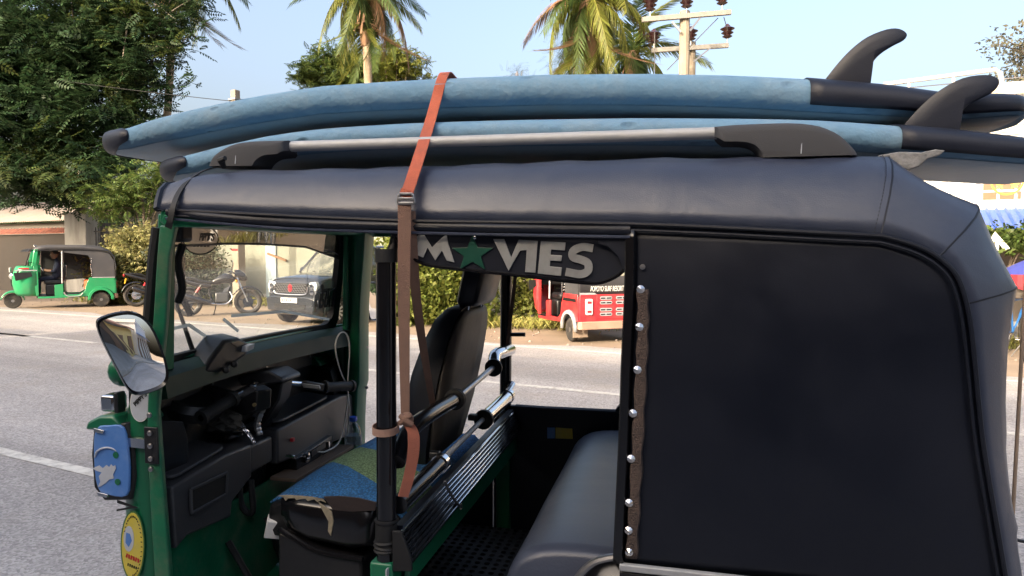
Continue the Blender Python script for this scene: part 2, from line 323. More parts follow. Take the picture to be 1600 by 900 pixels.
# ================================================================== the near rickshaw (forward = -X, near side Y = 1.49)
YN, YF, YC = 1.49, 2.68, 2.085
def mir(p): return Vector((p[0], 2 * YC - p[1], p[2]))
rk = empty('auto_rickshaw', (-0.35, YC, 0))
tag(rk, 'green and black three-wheeler in the foreground carrying two blue surfboards on its roof', 'auto rickshaw')

# ---- canopy: a hoop section swept from the windscreen header over the roof and down the back
def hoop(xi, zi, xo, zo, dip=0.0, yo=1.63, front=False):
    """inner edge on the side plane (xi, zi), shoulder (xo, zo) at Y = yo, then across the roof"""
    a = Vector((xi, YN, zi)); c = Vector((xo, yo, zo)); pts = []
    for t in (0, 0.12, 0.3, 0.5, 0.7, 0.86, 1.0):
        q = a.lerp(c, t); bul = math.sin(t * math.pi) * 0.030 + math.sin(min(1, t * 2) * math.pi / 2) * 0.012
        out = Vector((xo - xi, 0, zo - zi)); out = out.normalized() if out.length > 1e-4 else Vector((0, 0, 1))
        q = q + out * bul + Vector((0, -0.012 * math.sin(t * math.pi), 0)); pts.append(q)
    for t in (0.12, 0.3, 0.5):
        out = Vector((xo - xi, 0, zo - zi)); out = out.normalized() if out.length > 1e-4 else Vector((0, 0, 1))
        pts.append(Vector((xo, lerp(yo, 2 * YC - yo, t), zo)) + out * (0.032 * math.sin(math.pi * t) - dip))
    full = pts + [mir(p) for p in reversed(pts[:-1])]
    return full
KEY = [(-1.275, 1.606, -1.290, 1.655), (-1.235, 1.603, -1.235, 1.686), (-1.10, 1.596, -1.10, 1.698), (-0.60, 1.570, -0.60, 1.697), (-0.09, 1.558, -0.09, 1.700), (0.385, 1.531, 0.43, 1.688),
       (0.487, 1.488, 0.592, 1.588), (0.537, 1.399, 0.660, 1.428), (0.572, 1.14, 0.618, 1.14), (0.606, 0.95, 0.636, 0.95), (0.628, 0.83, 0.654, 0.83)]
INNER = spline([Vector((k[0], 0, k[1])) for k in [(0.30, 1.5375)] + KEY[5:]], 8)
secs = []
for i in range(len(KEY) - 1):
    a, b = KEY[i], KEY[i + 1]; n = 3 if i < 2 else (9 if i in (2, 3, 4) else 5)
    for k in range(n):
        t = k / n; q = [lerp(a[j], b[j], t) for j in range(4)]
        sag = 0.0
        if i in (5, 6): sag = 0.010 * math.sin(math.pi * t)       # cloth pulled taut between the hoops
        if i >= 7: sag = 0.012 * math.sin(math.pi * t)
        if i >= 5:
            iv = INNER[min(len(INNER) - 1, int(round((i - 4 + t) * 8)))]; q[0], q[1] = iv.x, iv.z
        d = Vector((q[2] - q[0], q[3] - q[1])); d = d.normalized()
        q[2] -= d.x * sag; q[3] -= d.y * sag
        w = 0.0022 * math.sin(i * 3.1 + k * 1.9) if 1 < i < 5 else 0
        secs.append(hoop(q[0], q[1], q[2], q[3] + w))
secs.append(hoop(*KEY[-1]))
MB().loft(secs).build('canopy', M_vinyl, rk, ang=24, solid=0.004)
# lip at the front of the canopy
MB().tube(secs[0], 0.010, 6).build('canopy_front_hem', M_panel, rk)
# ---- seams and welts
edge = [Vector((k[0], YN - 0.006, k[1])) for k in KEY]
edge_s = spline(edge[1:6], 6)[:-1] + [Vector((v.x, YN - 0.006, v.z)) for v in INNER[8:]]
for nm, off, r in (('piping', 0.0, 0.0046), ('piping', -0.013, 0.0032)):
    pp = []
    for i, p in enumerate(edge_s):
        t = edge_s[min(i + 1, len(edge_s) - 1)] - edge_s[max(i - 1, 0)]; nrm = Vector((-t.z, 0, t.x)).normalized()
        pp.append(p + nrm * (off) + Vector((0, -0.002, 0)))
    MB().tube(pp, r, 7).build(nm, M_panel, rk)
    MB().tube([mir(p) for p in pp], r, 6).build(nm, M_panel, rk)
for k in (5, 6, 7):
    h = hoop(*KEY[k]); MB().tube([p + (p - Vector((0.1, YC, 1.1))).normalized() * 0.0005 for p in h], 0.0026, 6).build('canopy_seam', M_panel, rk)
    h2 = [p + Vector((-0.012, 0, 0.004)) + (p - Vector((0.1, YC, 1.1))).normalized() * 0.0012 for p in h[:8]]
    st = MB()
    for i in range(len(h2) - 1):
        a, b = h2[i], h2[i + 1]; m = max(2, int((b - a).length / 0.008))
        for j in range(m): st.bar(a.lerp(b, j / m), a.lerp(b, (j + 0.55) / m), 0.0012, 0.0012)
    st.build('stitching', M_panel, rk, smooth=False)
# ---- rolled hem over the door opening
for sd in (0, 1):
    hp = [P(x, y, Y=1.485) for x, y in ((262, 331), (330, 337), (450, 346), (640, 352), (800, 355), (985, 358))]
    hp = spline(hp, 5); sec = []
    for i, p in enumerate(hp):
        w = 0.026 if i > 3 else 0.022
        ring = [Vector((p.x, 1.488 - 0.012 * math.sin(a) + 0.004 * math.sin(i * 0.9) * math.sin(a), p.z + 0.010 - w * 0.5 * (1 - math.cos(a)) )) for a in [j * math.pi / 6 for j in range(7)]]
        ring += [Vector((p.x, 1.515, ring[-1].z)), Vector((p.x, 1.515, ring[0].z))]
        sec.append([mir(q) for q in ring] if sd else ring)
    MB().loft(sec, closed=True, cap=True).build('door_hem', M_panel, rk)
    pr = [Vector((q.x, 1.478, q.z - 0.017)) for q in hp]
    MB().tube([mir(q) for q in pr] if sd else pr, 0.0035, 6).build('piping', M_vinyl, rk)
# ---- side panels of the passenger cabin
side = [P(985, 354, Y=YN)] + [Vector((v.x, YN, v.z)) for v in INNER[8::2]] + [P(968, 882, Y=YN)]
def side_panel(side):
    cx, cz = 0.2, 1.15; rings = []
    pts = []
    for i in range(len(side)):
        a, b = side[i], side[(i + 1) % len(side)]; m = max(1, int((b - a).length / 0.05))
        pts += [a.lerp(b, j / m) for j in range(m)]
    for t in (1, 0.93, 0.8, 0.6, 0.35, 0.12):
        rings.append([Vector((lerp(cx, p.x, t), YN + (0.004 - 0.014 * (1 - t ** 3)) + 0.0025 * math.sin(p.x * 9 + p.z * 7) * (1 - t), lerp(cz, p.z, t))) for p in pts])
    return rings
for sd in (0, 1):
    rr = side_panel(side)
    if sd: rr = [[mir(p) for p in q] for q in rr]
    mb = MB().loft(rr, closed=True); mb.add(rr[-1], [tuple(range(len(rr[-1])))])
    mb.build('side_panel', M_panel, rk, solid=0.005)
# front edge of the panel: lining, toothed binding, suede strip, studs
ed = [P(x, y, Y=1.482) for x, y in ((987, 360), (986, 450), (981, 560), (977, 680), (972, 790), (968, 880))]
edl = spline(ed, 6)
MB().loft([[p + Vector((-0.010, 0.012, 0)), p + Vector((-0.011, -0.002, 0)), p + Vector((0.004, -0.006, 0)), p + Vector((0.010, 0.002, 0))] for p in edl]).build('panel_binding', M_blackgloss, rk, solid=0.003)
z = MB()
for i in range(len(edl) - 1):
    for j in range(5):
        p = edl[i].lerp(edl[i + 1], j / 5); z.box(p + Vector((-0.0125, 0, 0)), (0.004, 0.004, 0.0045))
z.build('zip_teeth', M_rubber, rk, smooth=False)
st = [P(x, y, Y=1.478) for x, y in ((1003, 452), (1004, 500), (1002, 560), (998, 640), (994, 720), (990, 800), (986, 872))]
stl = spline(st, 6); wv = [0.013 + 0.0022 * math.sin(i * 1.3) for i in range(len(stl))]
MB().loft([[p + Vector((-w * 0.8, 0.006, 0)), p + Vector((-w * 0.7, -0.002, 0)), p + Vector((0, -0.0035, 0)), p + Vector((w * 0.8, -0.002, 0)), p + Vector((w, 0.006, 0))] for p, w in zip(stl, wv)]).build('suede_strip', M_brownstrip, rk, solid=0.002)
for x, y in ((1001, 452), (999, 511), (996, 578), (989, 646), (986, 717), (983, 786), (982, 829), (983, 863)):
    c = P(x, y, Y=1.473)
    mb = MB(); n = 9; ring = [c + Vector((0.0098 * math.cos(2 * math.pi * k / n + y), 0.004, 0.0098 * math.sin(2 * math.pi * k / n + y))) for k in range(n)]
    ring2 = [c + Vector((0.0088 * math.cos(2 * math.pi * k / n + y), 0.0004 * math.sin(y * k), 0.0088 * math.sin(2 * math.pi * k / n + y))) for k in range(n)]
    tip = c + Vector((0.0005, -0.0065, 0.0008))
    mb.add(ring + ring2 + [tip], [(k, (k + 1) % n, n + (k + 1) % n, n + k) for k in range(n)] + [(n + k, n + (k + 1) % n, 2 * n) for k in range(n)])
    mb.build('stud', M_chrome, rk, smooth=False)
MB().lathe([(0.006, 0), (0.006, 0.003), (0.003, 0.0035)], P(1004, 417, Y=1.484), (0, -1, 0), 10).build('eyelet', M_steel, rk)
# inner trim that drops from the hem to the panel edge
tr = [P(x, y, Y=1.484) for x, y in ((935, 357), (978, 358), (986, 400), (987, 440), (980, 436), (965, 400), (950, 385), (935, 381))]
MB().prism(tr, (0, 0.004, 0)).build('corner_flap', M_panel, rk, bevel=0.001)
# ---- name board valance over the opening
vp = [(600, 357), (985, 357), (986, 398), (973, 424), (945, 440), (915, 442), (860, 436), (790, 428), (720, 421), (665, 413), (640, 398), (618, 372)]
vl = spline([P(x, y, Y=1.497) for x, y in vp[1:]], 4); vl = [P(600, 358, Y=1.497)] + vl
MB().prism(vl, (0, 0.006, 0)).build('name_valance', M_panel, rk, bevel=0.0015)
MB().tube([p + Vector((0, -0.002, 0)) for p in vl[5:]], 0.004, 6).build('piping', M_blackgloss, rk)
def c6(pts): return [P(560 + x / 2.727, 330 + y / 2.727, Y=1.4955) for x, y in pts]
def c4(pts): return [P(560 + x / 6.43, 340 + y / 6.43, Y=1.4955) for x, y in pts]
LET = [c4([(580, 370), (598, 270), (592, 190), (630, 148), (664, 172), (742, 300), (838, 205), (890, 165), (905, 260), (968, 450), (890, 432), (842, 332), (776, 430), (697, 300), (655, 402)]),
       c6([(575, 118), (622, 118), (652, 196), (684, 121), (765, 127), (755, 262), (711, 259), (718, 166), (690, 168), (641, 254)]),
       c6([(778, 128), (884, 133), (880, 168), (822, 163), (820, 186), (868, 189), (866, 213), (818, 211), (816, 235), (868, 240), (864, 276), (765, 266)])]
for q in LET: MB().prism([p + Vector((0, -0.003, 0)) for p in q], (0, 0.003, 0)).build('letter', M_silver, rk, smooth=False, bevel=0.0008)
sp = spline([Vector((x, y, 0)) for x, y in ((1000, 158), (955, 152), (918, 168), (915, 195), (950, 207), (978, 222), (978, 254), (945, 268), (884, 258))], 5)
lo, hi = [], []
for i, p in enumerate(sp):
    t = (sp[min(i + 1, len(sp) - 1)] - sp[max(i - 1, 0)]).normalized(); n_ = Vector((-t.y, t.x, 0)); w = 17
    lo.append(p - n_ * w); hi.append(p + n_ * w)
a = [v + Vector((0, -0.003, 0)) for v in c6([(p.x, p.y) for p in lo])]; b = [v + Vector((0, -0.003, 0)) for v in c6([(p.x, p.y) for p in hi])]
mb = MB().loft([a, b, [v + Vector((0, 0.003, 0)) for v in b], [v + Vector((0, 0.003, 0)) for v in a]], wrap=True); mb.build('letter', M_silver, rk, smooth=False)
so = [(487 + (88 if k % 2 == 0 else 36) * math.sin(k * math.pi / 5) * 1.05, 182 - (82 if k % 2 == 0 else 34) * math.cos(k * math.pi / 5)) for k in range(10)]
MB().prism([p + Vector((0, -0.0028, 0)) for p in c6(so)], (0, 0.003, 0)).build('star', M_stargreen, rk, smooth=False, bevel=0.0008)
M_screw = M_chrome
MB().lathe([(0.004, 0), (0.004, 0.002), (0.002, 0.003)], P(742, 371, Y=1.493), (0, -1, 0), 8).build('screw', M_chrome, rk)

# ---- lower body of the cabin (green tub), sill trim, wheel arches, floor
bd = MB()
def tub(y0, y1):
    # quarter panel below the canopy
    pr = [(-0.13, 0.80), (0.66, 0.80), (0.70, 0.60), (0.66, 0.36), (0.56, 0.30), (0.52, 0.42), (0.40, 0.50), (0.26, 0.50), (0.14, 0.42), (0.10, 0.30), (-0.20, 0.30), (-0.24, 0.36), (-0.20, 0.60), (-0.17, 0.745)]
    return [Vector((x, y0, z_)) for x, z_ in pr]
MB().prism(tub(YN + 0.004, 0), (0, 0.03, 0)).build('rear_quarter', M_green, rk, bevel=0.006)
MB().prism([mir(p) for p in tub(YN + 0.004, 0)], (0, -0.03, 0)).build('rear_quarter', M_green, rk, bevel=0.006)
MB().box((0.675, YC, 0.58), (0.03, 1.13, 0.46)).build('tail_panel', M_green, rk, bevel=0.008)
MB().box((0.71, YC, 0.40), (0.04, 1.16, 0.08)).build('rear_bumper', M_black, rk, bevel=0.01)
for x in (0.05, 0.32):
    pass
sl = [P(x, y, Y=1.478) for x, y in ((968, 885), (1200, 904))]; sl[1] = Vector((0.63, 1.478, sl[0].z - 0.004))
MB().bar(sl[0], sl[1], 0.014, 0.016).build('sill_trim', M_alu, rk, bevel=0.003)
MB().bar(sl[0] + Vector((0, 0.006, -0.020)), sl[1] + Vector((0, 0.006, -0.020)), 0.014, 0.018).build('sill_rubber', M_black, rk, bevel=0.003)
# curved edge of the foot-well opening, near side
arc = spline([P(x, y, Y=1.49) for x, y in ((893, 925), (905, 899), (925, 880), (948, 872), (975, 869))], 6)
MB().tube(arc, 0.010, 8, flat=0.8).build('opening_rim', M_steel, rk)
MB().loft([[p + Vector((0.012, 0.004, -0.004)), Vector((p.x + 0.012, 1.50, 0.34))] for p in arc] ).build('rear_quarter', M_blackgloss, rk, solid=0.006)
# far side of the cabin: wall, rim, hump
MB().box((-0.415, YF - 0.01, 0.61), (0.60, 0.03, 0.55)).build('far_side_wall', M_panel, rk, bevel=0.006)
rim = [P(x, y, Y=YF - 0.01) for x, y in ((806, 636), (850, 639), (975, 645))]
MB().tube(rim, 0.012, 8).build('far_side_rim', M_panel, rk)
hm = spline([P(x, y, Y=YF - 0.02) for x, y in ((958, 652), (962, 640), (975, 630), (1000, 626), (1030, 628))], 4)
MB().prism(hm + [P(1030, 660, Y=YF - 0.02)], (0, 0.05, 0)).build('far_armrest', M_panel, rk, bevel=0.003)
MB().prism([P(x, y, Y=YF - 0.03) for x, y in ((868, 668), (894, 670), (895, 686), (868, 685))], (0, 0.002, 0)).build('yellow_label', M_yellow, rk, smooth=False)
MB().prism([P(x, y, Y=YF - 0.03) for x, y in ((855, 668), (867, 668), (867, 685), (855, 685))], (0, 0.002, 0)).build('blue_label', M_blueplate, rk, smooth=False)
MB().box((-0.42, YC, 0.36), (1.75, 1.12, 0.05)).build('floor_pan', M_black, rk, bevel=0.006)
MB().box((0.35, YC, 0.42), (0.5, 1.0, 0.18)).build('engine_bay', M_rubber, rk)
# perforated rubber mat
mt = MB(); cs = 0.034; X0, X1, Y0, Y1 = -0.93, -0.37, 1.56, 2.62; zt = 0.402
nx, ny = int((X1 - X0) / cs), int((Y1 - Y0) / cs)
for i in range(nx):
    for j in range(ny):
        cx, cy = X0 + (i + 0.5) * cs, Y0 + (j + 0.5) * cs; h = cs / 2
        sq = [(h, 0), (h, h), (0, h), (-h, h), (-h, 0), (-h, -h), (0, -h), (h, -h)]
        o8 = [Vector((cx + x, cy + y, zt)) for x, y in sq]; i8 = [Vector((cx + 0.0115 * math.cos(k * math.pi / 4), cy + 0.0115 * math.sin(k * math.pi / 4), zt + 0.0015)) for k in range(8)]
        b8 = [p + Vector((0, 0, -0.013)) for p in i8]
        mt.add(o8 + i8 + b8, [(k, (k + 1) % 8, 8 + (k + 1) % 8, 8 + k) for k in range(8)] + [(8 + k, 8 + (k + 1) % 8, 16 + (k + 1) % 8, 16 + k) for k in range(8)])
M_mat = mat('mat_rubber', (0.010, 0.0105, 0.013), 0.55, var=0.3, vs=9, bump=0.1, bs=90)
mt.build('floor_mat', M_mat, rk, ang=60)
# ---- passenger bench
prof = [(-0.30, 0.42), (-0.375, 0.50), (-0.395, 0.62), (-0.388, 0.72), (-0.358, 0.785), (-0.30, 0.818), (-0.20, 0.828), (-0.05, 0.822), (0.12, 0.81), (0.16, 0.80), (0.16, 0.42)]
pr = spline([Vector((x, 0, z_)) for x, z_ in prof], 3)
ss = []
for t in (0, 0.01, 0.04, 0.2, 0.4, 0.6, 0.8, 0.96, 0.99, 1):
    k = 0.93 if t in (0, 1) else (0.985 if t in (0.01, 0.99) else 1.0); y = lerp(1.512, 2.61, t)
    ss.append([Vector((-0.1 + (p.x + 0.1) * k, y, 0.6 + (p.z - 0.6) * k + 0.002 * math.sin(t * 21))) for p in pr])
MB().loft(ss, closed=True, cap=True).build('passenger_seat', M_seatvinyl, rk, ang=70)
bb = [(0.13, 0.80), (0.10, 0.90), (0.12, 1.15), (0.20, 1.30), (0.30, 1.32), (0.32, 0.80)]
MB().loft([[Vector((x, y, z_)) for x, z_ in bb] for y in (1.56, 1.6, 2.57, 2.61)], closed=True, cap=True).build('passenger_backrest', M_seatvinyl, rk, bevel=0.02, bseg=3)
# ================================================================== front of the near rickshaw
# ---- door pillars
def pillar(sd):
    f = (lambda p: mir(p)) if sd else (lambda p: Vector(p))
    cs_ = [(-1.345, 1.56), (-1.345, 1.492), (-1.285, 1.484), (-1.262, 1.492), (-1.258, 1.545), (-1.268, 1.575), (-1.30, 1.58)]
    rows = []
    for z_, dx, dy in () if not sd else ((0.34, -0.03, 0.0), (0.60, -0.025, 0.0), (0.80, -0.02, 0.0), (0.93, -0.012, 0), (0.96, -0.003, 0), (1.20, 0.0, 0), (1.30, 0.004, 0), (1.58, 0.030, 0.0), (1.605, 0.034, 0.006)):
        rows.append([f((x + dx, y + dy, z_)) for x, y in cs_])
    if not sd:
        for y_, xl, xr in ((1010, 246, 278), (900, 241, 272), (780, 234, 263), (700, 230, 257), (640, 230, 253), (560, 234, 260), (500, 239, 266), (400, 245, 271), (352, 249, 281)):
            a, b = P(xl, y_, Y=1.488), P(xr - 7, y_, Y=1.488)
            rows.append([a + Vector((-0.006, 0.05, 0)), a, a.lerp(b, 0.35) + Vector((0, -0.004, 0)), b, b + Vector((-0.004, 0.018, 0)), b + Vector((-0.03, 0.030, 0))])
    return MB().loft(rows, closed=True, cap=True).build('door_pillar', M_green_worn if not sd else M_green, rk, bevel=0.004)
pillar(0); pillar(1)
# rubber seal along the front of the near pillar
for sd in (0, 1):
    g = [P(226, 600, Y=1.51), P(232, 500, Y=1.51), P(240, 400, Y=1.51), P(246, 356, Y=1.51)]
    MB().tube([mir(p) for p in g] if sd else g, 0.014, 8).build('pillar_seal', M_rubber, rk)
# hinge plates and bolts on the near pillar
hp_ = MB().box((-1.303, 1.4805, 1.005), (0.040, 0.006, 0.095)).build('hinge_plate', M_black, rk, bevel=0.002)
for z_ in (1.038, 1.005, 0.972, 1.085, 0.945):
    MB().lathe([(0.007, 0), (0.007, 0.004), (0.004, 0.006)], (-1.302, 1.476, z_), (0, -1, 0), 8).build('bolt', M_steel, rk)
for z_ in (1.25, 1.10, 0.93):
    MB().lathe([(0.007, 0), (0.007, 0.004), (0.004, 0.005)], (-1.266, 2.655, z_), (0.8, -0.6, 0), 8).build('bolt', M_steel, rk)
# ---- header over the windscreen
hd = []
for t in range(13):
    a = t / 12; y = lerp(1.496, 2 * YC - 1.496, a); bow = math.sin(math.pi * a) ** 0.5 if 0 < a < 1 else 0
    hd.append([Vector((-1.255 - 0.10 * bow, y, 1.565)), Vector((-1.275 - 0.105 * bow, y, 1.575)), Vector((-1.272 - 0.10 * bow, y, 1.602)), Vector((-1.24 - 0.09 * bow, y, 1.612)), Vector((-1.20 - 0.06 * bow, y, 1.60)), Vector((-1.22 - 0.08 * bow, y, 1.565))])
MB().loft(hd, closed=True, cap=True).build('roof_header', M_green, rk, bevel=0.004)
for sd in (0, 1):   # tapering green rail running back under the hem
    q = [P(x, y, Y=1.487) for x, y in ((256, 336), (330, 339), (500, 351), (505, 353), (420, 354), (266, 355), (256, 351), (252, 344))]
    if sd: q = [mir(p) for p in q]
    MB().prism(q, (0, 0.02 if not sd else -0.02, 0)).build('roof_rail', M_green, rk, bevel=0.003)
# ---- windscreen: frame, glass, tinted film, wiper, print
def scr(y, z_):
    """windscreen surface: bowed, raked"""
    a = (y - YC) / 0.56
    return Vector((-1.375 - 0.055 * (1 - a * a) + (z_ - 1.2) * 0.13, y, z_))
def rrect(y0, y1, z0, z1, r, n=5, slope=0.0):
    pts = []
    for cy, cz, a0 in ((y1 - r, z1 - r, 0), (y0 + r, z1 - r, 90), (y0 + r, z0 + r, 180), (y1 - r, z0 + r, 270)):
        for k in range(n + 1): a = R(a0 + 90 * k / n); pts.append((cy + r * math.cos(a), cz + r * math.sin(a)))
    return pts
def dens(pts, d=0.05):
    out = []
    for i in range(len(pts)):
        a, b = Vector((*pts[i], 0)), Vector((*pts[(i + 1) % len(pts)], 0)); m = max(1, int((b - a).length / d))
        out += [tuple(a.lerp(b, k / m).xy) for k in range(m)]
    return out
inn = dens(rrect(1.60, 2.575, 1.205, 1.585, 0.055)); 
cy0, cz0 = YC, 1.395
def outp(p, k): d = Vector((p[0] - cy0, p[1] - cz0)); return (cy0 + d.x + (k if d.x > 0 else -k) * min(1, abs(d.x) / 0.43), cz0 + d.y + (k if d.y > 0 else -k) * min(1, abs(d.y) / 0.17))
ou = [outp(p, 0.030) for p in inn]
wsf = MB().loft([[scr(*p) + Vector((0.012, 0, 0)) for p in inn], [scr(*p) + Vector((0.016, 0, 0)) for p in ou], [scr(*p) + Vector((-0.014, 0, 0)) for p in ou], [scr(*p) + Vector((-0.012, 0, 0)) for p in inn]], closed=True, wrap=True).build('windscreen', M_rubber, rk)
gr = MB(); NY, NZ = 14, 8
rows = [[scr(lerp(1.59, 2.585, j / NY), lerp(1.195, 1.592, i / NZ)) for j in range(NY + 1)] for i in range(NZ + 1)]
MB().loft(rows).build('glass', G_screen, wsf)
fl = []
for j in range(NY + 1):
    t = j / NY; y = lerp(1.60, 2.575, t); zb = 1.513 + 0.012 * math.sin(min(1, t * 1.15) * math.pi) - max(0, t - 0.8) * 0.20
    fl.append([scr(y, lerp(zb, 1.588, k / 2)) + Vector((0.004, 0, 0)) for k in range(3)])
MB().loft(fl).build('tinted_film', G_tint, wsf)
MB().tube([q[0] + Vector((0.002, 0, 0)) for q in fl], 0.004, 5).build('film_edge', M_black, wsf)
# green wall around and below the screen
gw = []
for j in range(13):
    y = lerp(1.53, 2.64, j / 12); zt = 1.20 + 0.03 * math.sin(math.pi * min(1, max(0, (j - 2) / 8)))
    b_ = scr(y, 1.19); gw.append([b_ + Vector((0.0, 0, -0.005)), b_ + Vector((0.035, 0, 0.0)), b_ + Vector((0.075, 0, -0.022)), b_ + Vector((0.085, 0, -0.075)), b_ + Vector((0.03, 0, -0.085))])
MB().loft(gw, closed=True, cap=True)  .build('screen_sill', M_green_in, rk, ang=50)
for sd in (0, 1):
    q = [Vector((-1.352, 1.56, 1.18)), Vector((-1.352, 1.605, 1.18)), Vector((-1.335, 1.605, 1.60)), Vector((-1.335, 1.56, 1.60))] if not sd else [Vector((-1.33, 2.57, 1.18)), Vector((-1.33, 2.67, 1.18)), Vector((-1.32, 2.67, 1.60)), Vector((-1.32, 2.57, 1.60))]
    MB().prism(q, (0.02, 0, 0)).build('screen_jamb', M_green, rk, bevel=0.004)
# wiper arm and blade outside the glass
w0, w1 = P(272, 435, X=-1.42), P(322, 540, X=-1.42)
MB().bar(P(283, 400, X=-1.41), P(283, 440, X=-1.41), 0.02, 0.018).bar(P(283, 440, X=-1.41), P(278, 470, X=-1.41), 0.018, 0.014).build('wiper_motor', M_black, rk, bevel=0.004)
MB().tube([P(270, 430, X=-1.415), P(278, 480, X=-1.42), P(302, 550, X=-1.425)], [0.006, 0.005, 0.008], 6).build('wiper_arm', M_black, rk)
MB().bar(P(272, 440, X=-1.425), P(298, 492, X=-1.43), 0.014, 0.012).build('wiper_blade', M_rubber, rk)
# wiper motor housing at the upper corner
MB().box((-1.298, 1.595, 1.560), (0.05, 0.055, 0.07)).build('wiper_housing', M_black, rk, bevel=0.012, bseg=3)
MB().tube(spline([Vector((-1.32, 1.635, 1.52)), Vector((-1.335, 1.632, 1.47)), Vector((-1.33, 1.640, 1.40)), Vector((-1.345, 1.640, 1.36))], 4), 0.011, 7).build('wiper_cable', M_rubber, rk)
# print on the screen (read from outside, so mirrored from inside)
def disc_on_screen(y, z_, ry, rz, n=28, off=0.004):
    return [scr(y + ry * math.cos(2 * math.pi * k / n), z_ + rz * math.sin(2 * math.pi * k / n)) + Vector((off, 0, 0)) for k in range(n)]
M_print = mat('black_print', (0.012, 0.012, 0.012), 0.5); G_sticker = glass('sticker_film', (0.72, 0.74, 0.74), 0.05, dust=0.12, dustcol=(0.75, 0.75, 0.75))
stc = P(508, 463, X=-1.385)
sk = MB(); dd = disc_on_screen(stc.y, stc.z, 0.090, 0.062); sk.add(dd, [tuple(range(len(dd)))]); sk.build('round_sticker', G_sticker, wsf)
ex = Vector((0, -1, 0)); ey = Vector((0.13, 0, 1))
text_on('sticker_lettering', 'surf', 0.075, scr(stc.y, stc.z + 0.018) + Vector((0.007, 0, 0)), ex, ey, M_print, wsf, 0.0006, 0.004)
text_on('sticker_lettering', 'mud', 0.075, scr(stc.y, stc.z - 0.018) + Vector((0.007, 0, 0)), ex, ey, M_print, wsf, 0.0006, 0.004)
ring = disc_on_screen(P(502, 430, X=-1.385).y, P(502, 425, X=-1.385).z, 0.115, 0.085); MB().tube(ring, 0.0012, 4, closed=True).build('sticker_ring', M_palegrey, wsf)
ov = P(315, 375, X=-1.36)
G_oval = glass('oval_film', (0.5, 0.5, 0.5), 0.05, dust=0.5, dustcol=(0.45, 0.45, 0.45))
dd = disc_on_screen(ov.y, ov.z, 0.085, 0.040, off=0.007); MB().add(dd, [tuple(range(len(dd)))]).build('oval_sticker', G_oval, wsf)
MB().tube(disc_on_screen(ov.y, ov.z, 0.088, 0.042, off=0.008), 0.002, 4, closed=True).build('sticker_ring', M_print, wsf)
text_on('sticker_lettering', "PIPPY'S", 0.030, scr(ov.y + 0.01, ov.z + 0.008) + Vector((0.0095, 0, 0)), (0, 1, 0), ey, M_print, wsf, 0.0005, 0.001, 0.2)
for i_ in range(5): MB().box(scr(ov.y - 0.035 + 0.018 * i_, ov.z - 0.018) + Vector((0.009, 0, 0)), (0.001, 0.010, 0.004)).build('sticker_stroke', M_print, wsf, smooth=False)
# pale reflections on the lower glass, built as translucent strips
M_reflstrip = mat('pale_reflection', (0.62, 0.66, 0.68), 0.5, var=0.1, trans=0.75)
for a, b in (((268, 515), (305, 508)), ((305, 508), (345, 530)), ((365, 499), (392, 518)), ((378, 494), (458, 487)), ((458, 487), (522, 500))):
    p, q = P(*a, X=-1.372), P(*b, X=-1.372); p = scr(p.y, p.z) + Vector((0.005, 0, 0)); q = scr(q.y, q.z) + Vector((0.005, 0, 0))
    MB().bar(p, q, 0.0015, 0.010, up=(0.1, 0, 1) if a[0] != 305 and a[0] != 365 else (0.1, 0.3, 0.8)).build('reflection_strip', M_reflstrip, wsf)
# ---- front cowl (lofted shell), front mudguard, wheel
def cowl_ring(z_, xs, bulge, yn=1.50, n=20):
    pts = []
    for k in range(n + 1):
        a = math.pi * k / n; c, s_ = math.cos(a), math.sin(a); e = 0.55
        y = YC - math.copysign(abs(c) ** e, c) * (YC - yn); pts.append(Vector((xs - bulge * (abs(s_) ** e), y, z_)))
    return pts
cw = [cowl_ring(z_, -1.33, b_, yn) for z_, b_, yn in ((0.36, 0.10, 1.60), (0.45, 0.16, 1.53), (0.60, 0.17, 1.512), (0.80, 0.175, 1.508), (1.00, 0.165, 1.506), (1.02, 0.172, 1.502), (1.04, 0.165, 1.506), (1.14, 0.12, 1.51), (1.195, 0.07, 1.515))]
MB().loft(cw).build('front_cowl', M_green, rk, ang=50, solid=0.006)
ch = cowl_ring(1.005, -1.33, 0.176, 1.496); MB().loft([[p + Vector((0, 0, h)) for p in ch] for h in (-0.014, -0.012)] + [[p + (p - Vector((-1.33, YC, p.z))).normalized() * 0.010 + Vector((0, 0, h)) for p in ch] for h in (-0.012, -0.004, 0.006, 0.012)] + [[p + Vector((0, 0, 0.014)) for p in ch]]).build('chrome_band', M_chrome, rk)
